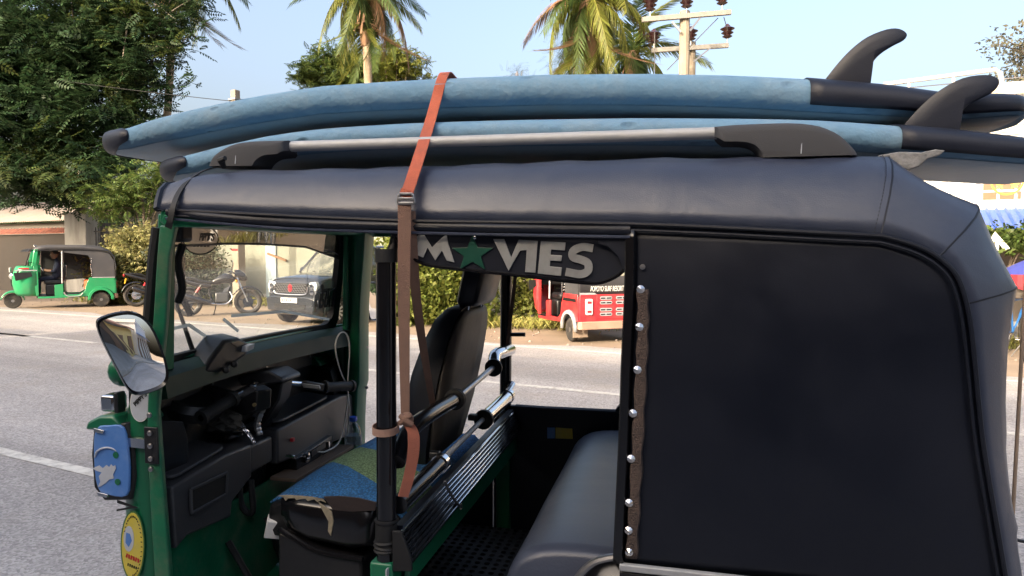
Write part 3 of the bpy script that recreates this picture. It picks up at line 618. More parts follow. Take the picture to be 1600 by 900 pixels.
# headlamp pods with blue guard plates
def pod(sd):
    f = (lambda p: mir(p)) if sd else (lambda p: Vector(p))
    base = [P(x, y, Y=1.50) for x, y in ((150, 668), (196, 664), (206, 700), (208, 745), (202, 778), (165, 779), (150, 760), (146, 710))]
    bc = sum(base, Vector()) / len(base)
    rows = []
    for dy, k in ((0.16, 0.75), (0.08, 0.95), (0.02, 1.06), (0.0, 1.06), (-0.004, 1.0)):
        rows.append([f(bc + (p - bc) * k + Vector((dy * 0.35, dy, 0))) for p in base])
    hl = MB().loft(rows, closed=True, cap=True).build('headlamp', M_black, rk, bevel=0.003)
    pl = spline([P(x, y, Y=1.484) for x, y in ((149, 671), (170, 665), (192, 668), (200, 705), (202, 745), (197, 775), (170, 774), (152, 762), (146, 715))], 3, closed=True)
    MB().prism([f(p) for p in pl], (0, 0.008 if not sd else -0.008, 0)).build('guard_plate', M_blueplate, hl, bevel=0.003)
    if not sd:
        for x, y in ((181, 711), (184, 753)): MB().lathe([(0.0085, 0), (0.0085, 0.0012)], P(x, y, Y=1.483), (0, -1, 0), 12).build('plate_hole', M_green, hl, smooth=False)
        def px(pts): return [P(130 + x / 3.46, 640 + y / 3.46, Y=1.4822) for x, y in pts]
        arcp = spline([p for p in px(((62, 262), (75, 228), (100, 210), (130, 205), (160, 212), (180, 226)))], 4)
        MB().tube(arcp, [0.001 + 0.006 * math.sin(math.pi * (i / (len(arcp) - 1)) ** 0.6) * 0.6 for i in range(len(arcp))], 5, flat=0.6).build('emblem_wave', M_palegrey, hl)
        MB().prism(px([(50, 318), (85, 302), (105, 318), (125, 300), (140, 312), (150, 296), (160, 308), (172, 300), (176, 318), (160, 350), (165, 372), (140, 378), (120, 398), (100, 412), (78, 420), (92, 390), (84, 360), (100, 340), (70, 330)]), (0, 0.0012, 0)).build('emblem_fish', M_palegrey, hl, smooth=False)
    tp = [P(x, y, Y=1.52) for x, y in ((146, 668), (150, 655), (168, 646), (190, 645), (205, 668))]
    MB().prism([f(p + Vector((0, -0.03, 0))) for p in tp], (0, 0.16 if not sd else -0.16, 0)).build('headlamp_hood', M_green, rk, bevel=0.008)
    for x, y in ((152, 672), (158, 772)):
        MB().prism([f(p) for p in (P(x - 6, y - 3, Y=1.478), P(x + 10, y + 1, Y=1.478), P(x + 8, y + 6, Y=1.478), P(x - 6, y + 3, Y=1.478))], (0, 0.01 if not sd else -0.01, 0)).build('guard_clip', M_chrome, hl, bevel=0.001)
pod(0); pod(1)
# small side lamp, arrow, stickers on the cowl
MB().box(P(178, 628, Y=1.53), (0.045, 0.05, 0.045)).build('side_lamp', M_chrome, rk, bevel=0.008, bseg=3)
MB().box(P(187, 628, Y=1.505), (0.012, 0.03, 0.055)).build('side_lamp_bezel', M_black, rk, bevel=0.004)
MB().ball(P(196, 578, Y=1.56), (0.035, 0.05, 0.045)).build('screen_washer_cap', M_green, rk)
def side_sticker(name, cx, cy, rx, ry, m, y_=1.499, n=26):
    c = P(cx, cy, Y=y_); ex_ = P(cx + rx, cy, Y=y_) - c; ez_ = P(cx, cy - ry, Y=y_) - c
    return MB().prism([c + ex_ * math.cos(2 * math.pi * k / n) + ez_ * math.sin(2 * math.pi * k / n) for k in range(n)], (0, 0.0015, 0)).build(name, m, rk, smooth=False)
so_ = side_sticker('oval_sticker', 219, 631, 15, 27, M_palegrey)
side_sticker('oval_sticker_ring', 219, 631, 16, 28.5, M_white, 1.4995)
text_on('sticker_lettering', "PIPPY'S", 0.016, P(219, 624, Y=1.498), (0.75, 0, 0.65), (-0.3, 0, 1), M_print, so_, 0.0004, 0.0006)
ys = side_sticker('yellow_sticker', 207, 853, 17, 52, M_yellow)
side_sticker('yellow_sticker_ring', 207, 853, 19, 55, mat('sticker_green', (0.05, 0.14, 0.04), 0.5), 1.4995)
side_sticker('yellow_sticker_badge', 201, 842, 8, 20, M_palegrey, 1.4982)
MB().prism([P(x, y, Y=1.4980) for x, y in ((197, 832), (203, 834), (206, 845), (201, 855), (196, 848))], (0, 0.0008, 0)).build('badge_figure', M_blueplate, ys, smooth=False)
for i_ in range(26):
    a_ = R(150 - i_ * 9.5); c_ = P(207 + 14.2 * math.cos(a_), 853 - 46 * math.sin(a_), Y=1.4976); MB().box(c_, (0.0022, 0.0008, 0.0046), (0, a_ - R(90), 0)).build('sticker_stroke', M_print, ys, smooth=False)
for i_ in range(6):
    c_ = P(198 + 3.6 * i_, 868 + 1.6 * i_, Y=1.4976); MB().box(c_, (0.0042, 0.0008, 0.011), (0, 0.3 - 0.25 * (i_ % 2), 0)).build('sticker_stroke', M_red, ys, smooth=False)
for i_ in range(5):
    c_ = P(200 + 3.2 * i_, 882 + 1.4 * i_, Y=1.4976); MB().box(c_, (0.0030, 0.0008, 0.007), (0, 0.2, 0)).build('sticker_stroke', M_print, ys, smooth=False)
MB().prism([P(x, y, Y=1.498) for x, y in ((183, 781), (216, 793), (182, 799), (182, 796), (203, 792), (183, 786))], (0, 0.001, 0)).build('arrow_mark', M_print, rk, smooth=False)
# front mudguard, fork and wheels
def wheel(parent, c, r=0.205, w=0.10, ax=(0, 1, 0), hub=M_steel):
    ax = Vector(ax); wl = MB().lathe([(r * 0.62, -w / 2), (r * 0.9, -w / 2), (r * 0.985, -w * 0.36), (r, -w * 0.15), (r, w * 0.15), (r * 0.985, w * 0.36), (r * 0.9, w / 2), (r * 0.62, w / 2)], c, ax, 32).build('wheel', M_tyre, parent)
    MB().lathe([(r * 0.18, -w * 0.52), (r * 0.2, -w * 0.38), (r * 0.45, -w * 0.34), (r * 0.60, -w * 0.48), (r * 0.66, -w * 0.5), (r * 0.66, w * 0.5), (r * 0.60, w * 0.48), (r * 0.45, w * 0.34), (r * 0.2, w * 0.38), (r * 0.18, w * 0.52)], c, ax, 24).build('rim', hub, wl)
    u = ax.orthogonal().normalized(); v = ax.cross(u)
    for k in range(4):
        a = k * math.pi / 2 + 0.4
        MB().lathe([(r * 0.05, -w * 0.42), (r * 0.05, w * 0.42)], Vector(c) + (u * math.cos(a) + v * math.sin(a)) * r * 0.30, ax, 8).build('wheel_nut', M_black, wl)
    return wl
wheel(rk, (-1.50, YC, 0.205)); wheel(rk, (0.33, YN + 0.08, 0.205)); wheel(rk, (0.33, YF - 0.08, 0.205))
mg = [[Vector((-1.50 + 0.26 * math.cos(a), YC + y, 0.205 + 0.26 * math.sin(a) + h)) for y, h in ((-0.09, -0.03), (-0.07, 0), (0, 0.012), (0.07, 0), (0.09, -0.03))] for a in [R(25 + 13 * k) for k in range(11)]]
MB().loft(mg).build('front_mudguard', M_green, rk, solid=0.006)
MB().tube([(-1.50, YC - 0.08, 0.205), (-1.42, YC - 0.06, 0.6), (-1.36, YC, 0.95)], 0.02, 8).build('front_fork', M_black, rk)
# ---- dashboard
XD = -1.300
def dbox(name, pts, depth, m=M_dash, bev=0.008, front=None):
    """box from a rear-face outline at X, running forward by depth"""
    return MB().prism([Vector(p) for p in pts], (-depth, 0, 0)).build(name, m, rk, bevel=bev, bseg=3)
L = [(XD, 1.545, 0.875), (XD, 1.77, 0.898), (XD, 1.90, 0.893), (XD, 1.90, 0.79), (XD, 1.80, 0.745), (XD, 1.79, 0.70), (XD, 1.60, 0.72), (XD, 1.555, 0.70)]
dl = dbox('dash_locker', L, 0.15)
Rr = [(XD, 2.045, 0.902), (XD, 2.40, 0.922), (XD, 2.50, 0.925), (XD, 2.58, 0.915), (XD, 2.64, 0.88), (XD, 2.64, 0.74), (XD, 2.042, 0.785)]
dr = dbox('dash_locker', Rr, 0.15)
dm = dbox('dash_bridge', [(XD - 0.01, 1.905, 0.885), (XD - 0.01, 2.03, 0.885), (XD - 0.01, 2.03, 0.800), (XD - 0.01, 1.905, 0.795)], 0.14)
# sloping lids
def lid(name, y0, y1, z0, z1, x0, x1):
    o8 = rrect(0, 1, 0, 1, 0.14, 4); pts = []
    for u_, v_ in o8: pts.append(Vector((lerp(x0, x1, v_), lerp(y0, y1, u_), lerp(z0, z1, u_) + v_ * 0.012 + 0.006)))
    return MB().prism(pts, (0, 0, 0.010)).build(name, M_dash, rk, bevel=0.003)
lid('locker_lid', 1.575, 1.80, 0.876, 0.900, -1.320, -1.435)
lid('locker_lid', 2.08, 2.44, 0.905, 0.922, -1.320, -1.435)
MB().lathe([(0.012, 0), (0.012, 0.004), (0.009, 0.006), (0.009, 0.003)], P(256, 711, Y=1.60), (0, 0, 1), 14).build('lock_barrel', M_chrome, rk)
# glove tray in the rear face, its shaded mouth painted as a dark plate
gt = [P(x, y, X=XD + 0.004) for x, y in ((296, 765), (353, 738), (351, 772), (297, 802))]
MB().prism(gt, (0.004, 0, 0)).build('tray_mouth', mat('hollow_shade', (0.004, 0.004, 0.004), 0.8), rk, bevel=0.001)
for i in range(4):
    MB().tube([gt[i] + Vector((0.004, 0, 0)), gt[(i + 1) % 4] + Vector((0.004, 0, 0))], 0.005, 6).build('tray_rim', M_dash, rk)
sw = P(457, 687, X=XD + 0.006); MB().box(sw, (0.012, 0.014, 0.013)).build('red_switch', M_red, rk, bevel=0.002)
kb = P(447, 711, X=XD + 0.01); MB().tube([kb, kb + Vector((0.03, 0.004, -0.006))], 0.006, 8).build('choke_knob', M_chrome, rk)
# radio in its slot under the right locker
rd = [P(x, y, X=XD + 0.02) for x, y in ((463, 717), (519, 680), (519, 702), (464, 741))]
rad = MB().prism(rd, (-0.12, 0, 0)).build('radio', M_blackgloss, rk, bevel=0.002)
MB().prism([P(x, y, X=XD + 0.022) for x, y in ((486, 706), (508, 691), (508, 699), (487, 714))], (0.002, 0, 0)).build('radio_panel', M_dash, rad, smooth=False)
MB().lathe([(0.018, 0), (0.018, 0.008), (0.010, 0.010), (0.010, 0.004)], P(478, 715, X=XD + 0.022), (1, 0, 0), 16).build('radio_dial', M_chrome, rad)
MB().bar(P(513, 690, X=XD + 0.024), P(513, 702, X=XD + 0.024), 0.008, 0.01).build('radio_button', M_chrome, rad)
MB().box((XD + 0.02, 2.25, 0.735), (0.10, 0.42, 0.012)).build('dash_shelf', mat('shelf_brown', (0.12, 0.085, 0.06), 0.7), rk, bevel=0.002)
# grey trim strip and bulkhead behind the dash
MB().prism([Vector((-1.440, 1.58, 1.05)), Vector((-1.440, 2.60, 1.04)), Vector((-1.440, 2.60, 1.11)), Vector((-1.440, 1.58, 1.11))], (-0.01, 0, 0)).build('bulkhead_strip', mat('grey_trim', (0.035, 0.034, 0.033), 0.55), rk, bevel=0.002)
MB().prism([Vector((-1.452, 1.58, 0.85)), Vector((-1.452, 2.60, 0.85)), Vector((-1.452, 2.60, 1.13)), Vector((-1.452, 1.58, 1.13))], (-0.008, 0, 0)).build('bulkhead', M_black, rk)
for y_ in (1.66, 1.90, 2.2, 2.5): MB().lathe([(0.006, 0), (0.006, 0.004)], (-1.440, y_, 1.08), (1, 0, 0), 8).build('bolt', M_steel, rk)
MB().box((-1.415, 1.95, 0.915), (0.05, 0.10, 0.05)).build('fuse_box', M_black, rk, bevel=0.01)
# grey air duct on the screen sill
dc = [[P(x, y, X=X_) for x, y in q] for X_, q in ((-1.33, ((315, 585), (330, 560), (352, 532), (375, 528), (395, 540), (385, 556), (345, 583))),)]
MB().prism(dc[0], (-0.09, 0.02, 0.012)).build('demister_duct', M_black, rk, bevel=0.012, bseg=3)
MB().prism([P(x, y, X=-1.328) for x, y in ((360, 536), (372, 532), (383, 537), (371, 542))], (0.001, 0, 0)).build('duct_mouth', M_blackgloss, rk, smooth=False)
MB().prism([P(x, y, X=-1.31) for x, y in ((387, 541), (398, 537), (396, 545), (386, 550))], (-0.02, 0, 0)).build('duct_label', M_palegrey, rk)
for x, y in ((353, 578), (366, 569)): MB().ball(P(x, y, X=-1.32), 0.011).build('duct_knob', M_black, rk)
# instrument pod
MB().lathe([(0.085, 0), (0.090, 0.03), (0.075, 0.05), (0.055, 0.045), (0.052, 0.04)], P(298, 640, Y=1.80), (0.35, -0.1, 0.94), 24).build('instrument_pod', M_black, rk)
MB().lathe([(0.052, 0), (0.052, 0.003)], P(300, 628, Y=1.80), (0.35, -0.1, 0.94), 20).build('instrument_glass', M_blackgloss, rk)
tri = [P(x, y, Y=1.86) for x, y in ((322, 615), (340, 604), (374, 613), (352, 628))]
MB().prism(tri, (-0.05, 0.02, 0.0)).build('bracket_plate', M_black, rk, bevel=0.002)
# ---- handlebar
hb = empty('handlebar_axis'); bpy.data.objects.remove(hb)
gA, gB = P(316, 652, Y=1.72), P(362, 624, Y=1.84)
gC, gD = P(508, 605, Y=2.33), P(549, 603, Y=2.47)
ctr = P(425, 592, Y=2.08)
hbar = MB().tube([gA.lerp(gB, -0.05), gB, P(395, 607, Y=1.96), ctr + Vector((0, 0, -0.01)), P(470, 600, Y=2.22), gC, gD], 0.011, 10).build('handlebar', M_chrome, rk)
for a, b in ((gA, gB), (gD, gC)):
    n = 9; pts = [a.lerp(b, i / (n * 2)) for i in range(n * 2 + 1)]
    MB().tube(pts, [0.0195 if i % 2 else 0.0175 for i in range(len(pts))], 14).build('grip', M_rubber, hbar)
    MB().tube([a - (b - a).normalized() * 0.006, a + (b - a).normalized() * 0.006], 0.023, 14).build('grip_flange', M_rubber, hbar)
    MB().tube([b - (b - a).normalized() * 0.004, b + (b - a).normalized() * 0.010], 0.025, 14).build('grip_flange', M_rubber, hbar)
lv = [P(267, 646, Y=1.72), P(300, 640, Y=1.78), P(330, 633, Y=1.84), P(352, 622, Y=1.88)]
MB().tube(spline(lv, 4), [0.005 + 0.003 * (i / 12) for i in range(13)], 8, flat=0.6).build('clutch_lever', M_black, hbar)
MB().prism([P(x, y, Y=1.90) for x, y in ((354, 627), (390, 605), (402, 612), (400, 642), (380, 650), (356, 640))], (0.02, 0.05, 0)).build('switch_box', M_black, hbar, bevel=0.004)
MB().prism([P(x, y, Y=1.899) for x, y in ((356, 626), (390, 603), (402, 609), (370, 629))], (0.0, 0.01, 0.004)).build('switch_cover', M_dash, hbar, bevel=0.003)
MB().lathe([(0.006, 0), (0.006, 0.006)], P(398, 632, Y=1.895), (0.3, -1, 0), 8).build('switch_knob', mat('brass', (0.35, 0.26, 0.12), 0.4, metal=0.8), hbar)
MB().bar(P(358, 624, Y=1.92), P(400, 603, Y=2.0), 0.05, 0.022).build('control_housing', M_dash, hbar, bevel=0.006)
MB().bar(P(470, 600, Y=2.22), P(505, 606, Y=2.33), 0.045, 0.030).build('throttle_housing', M_black, hbar, bevel=0.006)
MB().prism([P(x, y, Y=2.22) for x, y in ((473, 598), (500, 602), (502, 607), (476, 605))], (0, -0.01, 0.0)).build('throttle_cover', M_alu, hbar, bevel=0.002)
cl = [P(x, y, Y=2.02) for x, y in ((373, 592), (385, 583), (420, 580), (440, 591), (441, 598), (410, 602), (395, 595), (384, 602), (375, 604))]
MB().prism(cl, (0.0, 0.12, 0.0)).build('cluster_cover', M_dash, hbar, bevel=0.010, bseg=3)
MB().prism([P(x, y, Y=2.05) for x, y in ((402, 600), (441, 598), (436, 625), (412, 662), (404, 668), (398, 640))], (0.0, 0.07, 0)).build('steering_column', M_black, hbar, bevel=0.006)
MB().prism([v + Vector((0.0, 0.015, 0.004)) for v in (P(395, 584, Y=2.03), P(420, 581.5, Y=2.03), P(428, 584, Y=2.09), P(402, 587, Y=2.09))], (0, 0, 0.002)).build('cluster_window', M_blackgloss, hbar, smooth=False)
# column shroud down to the floor
MB().tube([P(408, 665, Y=2.09), P(398, 760, Y=2.09), Vector((-1.30, 2.09, 0.45))], [0.035, 0.03, 0.03], 12).build('column_tube', M_black, rk)
# key chain and rag
ch_pts = spline([P(x, y, Y=1.88) for x, y in ((372, 655), (382, 670), (392, 682), (398, 694))], 5)
for i in range(0, len(ch_pts) - 1, 1):
    a = ch_pts[i]; t = (ch_pts[i + 1] - a).normalized(); u = t.orthogonal().normalized() if i % 2 else t.cross(t.orthogonal()).normalized()
    MB().tube([a + t * 0.008 * math.cos(q) + u * 0.005 * math.sin(q) for q in [k * math.pi / 4 for k in range(8)]], 0.0017, 5, closed=True).build('chain_link', M_chrome, rk)
rg = MB(); rows = []
for i in range(12):
    row = []
    for j in range(14):
        u_, v_ = i / 11, j / 13
        p = P(lerp(325, 378, v_) + 3 * math.sin(u_ * 9), lerp(655, 672, u_) - 10 * math.sin(v_ * 3) * (1 - u_), Y=1.86 - 0.02 * u_)
        row.append(p + Vector((0.008 * math.sin(v_ * 23 + u_ * 5), 0.006 * math.sin(u_ * 19), 0.007 * math.sin(v_ * 17 + u_ * 11))))
    rows.append(row)
MB().loft(rows).build('hand_rag', mat('rag_cloth', (0.05, 0.048, 0.042), 0.95, var=0.8, vs=70, bump=0.4, bs=60), rk, solid=0.004)
MB().tube(spline([P(x, y, Y=1.98) for x, y in ((412, 636), (405, 650), (402, 665), (406, 680))], 5), [0.012, 0.01, 0.012, 0.009, 0.012] * 3 + [0.01], 7).build('cable_loom', mat('foil_tape', (0.3, 0.3, 0.3), 0.3, metal=0.6, var=0.6, vs=60), rk)
MB().lathe([(0.03, 0), (0.03, 0.006), (0.022, 0.01)], P(364, 680, Y=1.86), (0, 0, 1), 16).build('filler_ring', M_blackgloss, rk)
# phone charging cable
cb = spline([P(x, y, X=-1.262 + 0.10 * max(0, 2.60 - yy) * 0) for x, y, yy in ((497, 706, 2.36), (510, 705, 2.40), (530, 690, 2.50), (540, 650, 2.57), (543, 610, 2.60), (530, 575, 2.61), (524, 540, 2.61), (531, 521, 2.61), (541, 522, 2.61), (546, 545, 2.61), (543, 600, 2.61), (546, 640, 2.61), (543, 680, 2.60))], 7)
MB().tube(cb, 0.0028, 6).build('charging_cable', M_whitecable, rk)
# footwell clutter: pedal, floor, green inner wall
MB().box((-1.12, YC, 0.395), (0.52, 1.06, 0.02)).build('driver_floor', M_green_worn, rk)
MB().prism([Vector((-1.335, 1.55, 0.40)), Vector((-1.335, 2.62, 0.40)), Vector((-1.345, 2.62, 0.72)), Vector((-1.345, 1.55, 0.72))], (-0.01, 0, 0)).build('footwell_wall', M_green_worn, rk)
for y_, w_ in ((1.80, 0.07), (2.0, 0.06)):
    MB().tube([Vector((-1.32, y_, 0.62)), Vector((-1.24, y_, 0.50)), Vector((-1.22, y_, 0.46))], 0.010, 8).box((-1.215, y_, 0.46), (0.05, w_, 0.02), (0, 0.5, 0)).build('pedal', M_black, rk)
MB().tube(spline([P(x, y, Y=1.9) for x, y in ((372, 740), (378, 790), (395, 800), (392, 750))], 5), 0.010, 8).build('brake_hose', M_rubber, rk)
MB().box(P(430, 822, Y=1.72), (0.05, 0.04, 0.06), (0.3, 0.2, 0.5)).build('white_relay', M_white, rk, bevel=0.004)
rb = MB(); fp = P(415, 890, Y=1.75)
for k in range(6): rb.bar(Vector((-1.18 + 0.03 * k, 1.58, 0.412)), Vector((-1.18 + 0.03 * k, 1.80, 0.412)), 0.012, 0.010)
rb.build('rubber_tread', M_rubber, rk, smooth=False)
# ---- driver's seat
XS0, XS1, YS0, YS1, ZS = -1.135, -0.72, 1.70, 2.52, 0.800
def seat_sec(y, k):
    pts = [(XS0 + 0.02, 0.70), (XS0, 0.745), (XS0 + 0.012, 0.785), (XS0 + 0.05, 0.803), (-1.0, 0.812), (-0.88, 0.808), (XS1 - 0.03, 0.798), (XS1, 0.77), (XS1, 0.70)]
    return [Vector((-0.92 + (x + 0.92) * k, y, 0.75 + (z_ - 0.75) * k + 0.006 * math.sin(y * 7))) for x, z_ in pts]
cush = MB().loft([seat_sec(lerp(YS0, YS1, t), k) for t, k in ((0, 0.90), (0.02, 0.97), (0.06, 1.0), (0.25, 1.0), (0.5, 1.01), (0.75, 1.0), (0.94, 1.0), (0.98, 0.97), (1, 0.9))], closed=True, cap=True)
cu = cush.build('seat_cushion', M_black, rk, ang=60)
# woven cover over the top
cv = []
for t in [i / 24 for i in range(25)]:
    y = lerp(YS0 + 0.03, YS1 - 0.01, t); s = seat_sec(y, 1.0)
    row = [s[2] + Vector((-0.004, 0, 0.003)), s[3] + Vector((0, 0, 0.004)), s[4] + Vector((0, 0, 0.005)), s[5] + Vector((0, 0, 0.005)), s[6] + Vector((0, 0, 0.004)), s[7] + Vector((0.004, 0, 0))]
    if t == 0: row = [p + Vector((0, 0.004 * math.sin(i * 2.1), -0.003)) for i, p in enumerate(row)]
    cv.append(row)
MB().loft(cv).build('seat_cover', M_seatcover, cu, solid=0.004, ang=80)
# torn black side flap with foam showing, near end of the cushion
fpts = [(440, 778), (470, 775), (505, 780), (540, 783), (590, 792), (590, 850), (560, 855), (520, 846), (480, 838), (452, 822), (440, 800)]
fl_ = [P(x, y, Y=1.69) for x, y in fpts]
cen = sum(fl_, Vector()) / len(fl_)
MB().loft([[p for p in fl_], [p + Vector((0, -0.020, 0)) + (cen - p) * 0.08 for p in fl_], [p + Vector((0, -0.030, 0)) + (cen - p) * 0.35 for p in fl_], [p + Vector((0, -0.032, 0)) + (cen - p) * 0.999 for p in fl_]], closed=True).build('seat_side', M_blackgloss, cu, ang=75)
def tear(pts, y_, nm='torn_foam', m=M_foamtorn, th=0.004):
    MB().prism([P(x, y, Y=y_) for x, y in pts], (0, th, 0)).build(nm, m, cu, smooth=False, bevel=0.001)
tear([(434, 775), (446, 773.5), (470, 775), (490, 777), (504, 780), (509, 786), (501, 782.5), (496, 785), (491, 780.5), (486, 781.5), (481, 783.5), (477, 779.5), (468, 780.5), (463, 782), (460, 778.5), (450, 779), (446, 783), (443, 777.5)], 1.668)
tear([(497, 785), (508, 792), (518, 800), (521, 815), (517, 838), (512, 830), (513, 815), (505, 800)], 1.656)
tear([(505, 776), (530, 775), (560, 778), (588, 785), (586, 798), (550, 800), (520, 797)], 1.660, 'brown_patch', mat('brown_leather', (0.026, 0.017, 0.016), 0.6, bump=0.2, bs=90))
# seat box
sb = [P(x, y, Y=1.67) for x, y in ((434, 832), (452, 838), (500, 862), (565, 876), (565, 985), (434, 985))]
MB().prism(sb, (0, 0.78, 0)).build('seat_box', M_black, rk, bevel=0.008)
MB().tube(spline([P(x, y, Y=1.665) for x, y in ((436, 826), (455, 838), (500, 862), (567, 874))], 4), 0.008, 7).build('seat_box_trim', M_blackgloss, rk)
# ---- driver's backrest and headrest
def brow(z_):
    t = (z_ - 0.86) / 0.46; return lerp(-0.74, -0.665, t)
BY0, BY1 = 2.0, 2.40
bs_ = []
for z_, w, th in ((0.85, 0.17, 0.06), (0.90, 0.20, 0.10), (1.00, 0.22, 0.125), (1.12, 0.225, 0.125), (1.22, 0.21, 0.11), (1.28, 0.18, 0.095), (1.315, 0.13, 0.07), (1.325, 0.07, 0.04)):
    x = brow(z_); yc = lerp(2.13, 2.22, (z_ - 0.85) / 0.47); ring = []
    for a, b_ in ((-1, 0), (-1.0, -0.45), (-0.85, -0.8), (-0.5, -1), (0, -1.0), (0.5, -1), (0.85, -0.8), (1.0, -0.45), (1, 0)):
        ring.append(Vector((x + b_ * th, yc + a * w, z_)))
    bs_.append(ring)
br = MB().loft(bs_, closed=True, cap=True).build('driver_backrest', M_panel, rk, ang=60)
bo = []
for z_, w in ((0.86, 0.16), (1.0, 0.21), (1.12, 0.217), (1.22, 0.202), (1.28, 0.172), (1.31, 0.125)):
    yc = lerp(2.13, 2.22, (z_ - 0.85) / 0.47); x = brow(z_) + 0.006
    bo.append([Vector((x, yc - w, z_)), Vector((x + 0.003, yc - w * 0.5, z_)), Vector((x + 0.004, yc, z_)), Vector((x + 0.003, yc + w * 0.5, z_)), Vector((x, yc + w, z_))])
MB().loft(bo).build('backrest_board', M_seatback, br, solid=0.008)
hr = []
for z_, k in ((1.325, 0.8), (1.34, 0.96), (1.39, 1.0), (1.44, 1.0), (1.455, 0.95), (1.462, 0.8)):
    yc = 2.215; x = -0.66 + (z_ - 1.325) * 0.25
    hr.append([Vector((x + a * 0.040 * k, yc + b_ * 0.13 * k, z_)) for a, b_ in ((-1, -0.7), (-0.6, -0.97), (0, -1), (0.7, -1), (1, -0.85), (1, 0), (1, 0.85), (0.7, 1), (0, 1), (-0.6, 0.97), (-1, 0.7), (-1.1, 0))])
MB().loft(hr, closed=True, cap=True).build('headrest', M_panel, rk, ang=50)
for y_ in (2.14, 2.29): MB().tube([(-0.665, y_, 1.28), (-0.655, y_, 1.34)], 0.006, 8).build('headrest_stem', M_chrome, rk)
# ---- stanchions behind the driver
for sd in (0, 1):
    f = (lambda p: mir(p)) if sd else (lambda p: Vector(p))
    y0 = 1.500 if not sd else 1.505
    pt = MB().tube([f((-0.668, y0, 0.74)), f((-0.662, y0, 1.50))], 0.0235, 18).build('stanchion_sleeve', M_blackgloss, rk)
    MB().tube([f((-0.661, y0, 1.475)), f((-0.661, y0, 1.506))], 0.026, 18).build('sleeve_cap', M_rubber, pt)
    MB().tube([f((-0.662, y0, 1.45)), f((-0.630, y0 + 0.03, 1.60))], 0.012, 12).build('stanchion_tube', M_black, rk)
    MB().tube([f((-0.668, y0, 0.79)), f((-0.668, y0, 0.855))], [0.027, 0.0255], 16).build('rubber_sleeve', M_rubber, pt)
    for z_ in (0.792, 0.80, 0.812): MB().lathe([(0.0285, -0.004), (0.031, 0), (0.0285, 0.004)], f((-0.668, y0, z_)), (0.08 if z_ == 0.80 else -0.05, 0, 1), 16).build('rubber_ring', M_rubber, pt)
    MB().lathe([(0.028, -0.003), (0.029, 0), (0.028, 0.003)], f((-0.667, y0, 0.862)), (0, 0.05, 1), 16).build('rubber_ring', M_rubber, pt)
    MB().prism([f(p) for p in (Vector((-0.70, 1.472, 0.34)), Vector((-0.642, 1.472, 0.34)), Vector((-0.642, 1.472, 0.768)), Vector((-0.70, 1.472, 0.768)))], (0, 0.06 if not sd else -0.06, 0)).build('stanchion_foot', M_green, rk, bevel=0.006)
MB().bar(Vector((-0.652, 1.469, 0.5)), Vector((-0.652, 1.469, 0.76)), 0.018, 0.004, up=(1, 0, 0)).build('foot_edge', M_alu, rk)
# upper padded bar
XB = -0.645
ub = MB().tube(spline([Vector((XB, 1.51, 1.0)), Vector((XB - 0.005, 1.60, 1.048)), Vector((XB, 1.72, 1.062)), Vector((XB, 1.95, 1.058))], 5), 0.022, 14).build('padded_bar', M_blackgloss, rk)
MB().lathe([(0.026, -0.012), (0.032, -0.008), (0.032, 0.008), (0.026, 0.012)], (XB, 1.955, 1.058), (0, 1, 0), 18).build('bar_collar', M_rubber, ub)
MB().tube([Vector((XB, 1.95, 1.056)), Vector((XB, 2.40, 1.082))], 0.010, 10).build('bar_core', M_steel, ub)
MB().lathe([(0.024, -0.012), (0.032, -0.006), (0.032, 0.008), (0.026, 0.012)], (XB, 2.40, 1.080), (0, 1, 0), 18).build('bar_collar', M_rubber, ub)
MB().tube(spline([Vector((XB, 2.41, 1.085)), Vector((XB - 0.01, 2.46, 1.115)), Vector((XB, 2.52, 1.118)), Vector((XB, 2.66, 1.110))], 5), 0.023, 14).build('bar_sleeve', M_chrome, ub)
MB().tube([Vector((XB, 2.66, 1.17)), Vector((XB + 0.06, 2.66, 1.172))], 0.008, 8).build('post_peg', M_black, rk)
# lower chrome bar
lb = MB().tube([Vector((XB, 1.52, 0.893)), Vector((XB, 1.82, 0.903))], 0.023, 16).build('chrome_bar', M_blackgloss, rk)
MB().tube([Vector((XB, 1.81, 0.9025)), Vector((XB, 1.835, 0.9035))], 0.0265, 16).build('bar_collar', M_chrome, lb)
MB().tube([Vector((XB, 1.83, 0.907)), Vector((XB, 2.27, 0.925))], 0.0085, 10).build('bar_core', M_alu, lb)
MB().lathe([(0.024, -0.016), (0.034, -0.010), (0.034, 0.008), (0.026, 0.014)], (XB, 2.27, 0.922), (0, 1, 0), 18).build('bar_collar', M_rubber, lb)
MB().tube([Vector((XB, 2.28, 0.922)), Vector((XB, 2.62, 0.930))], 0.025, 16).build('bar_sleeve', M_chrome, lb)
MB().tube([Vector((XB, 2.60, 0.930)), Vector((XB, 2.63, 0.931))], 0.028, 16).build('bar_collar', M_chrome, lb)
MB().tube([Vector((XB, 2.62, 0.95)), Vector((XB + 0.01, 2.66, 0.975))], 0.012, 8).build('bar_end', M_chrome, lb)
MB().box((XB - 0.03, 2.24, 0.935), (0.03, 0.03, 0.02)).build('bar_clamp', M_black, lb, bevel=0.004)
MB().box((XB - 0.03, 1.86, 0.915), (0.03, 0.025, 0.02)).build('bar_clamp', M_black, lb, bevel=0.004)
MB().tube([Vector((XB - 0.06, 1.71, 0.885)), Vector((XB - 0.075, 1.77, 0.90))], 0.007, 8).build('bar_clamp', M_black, lb)
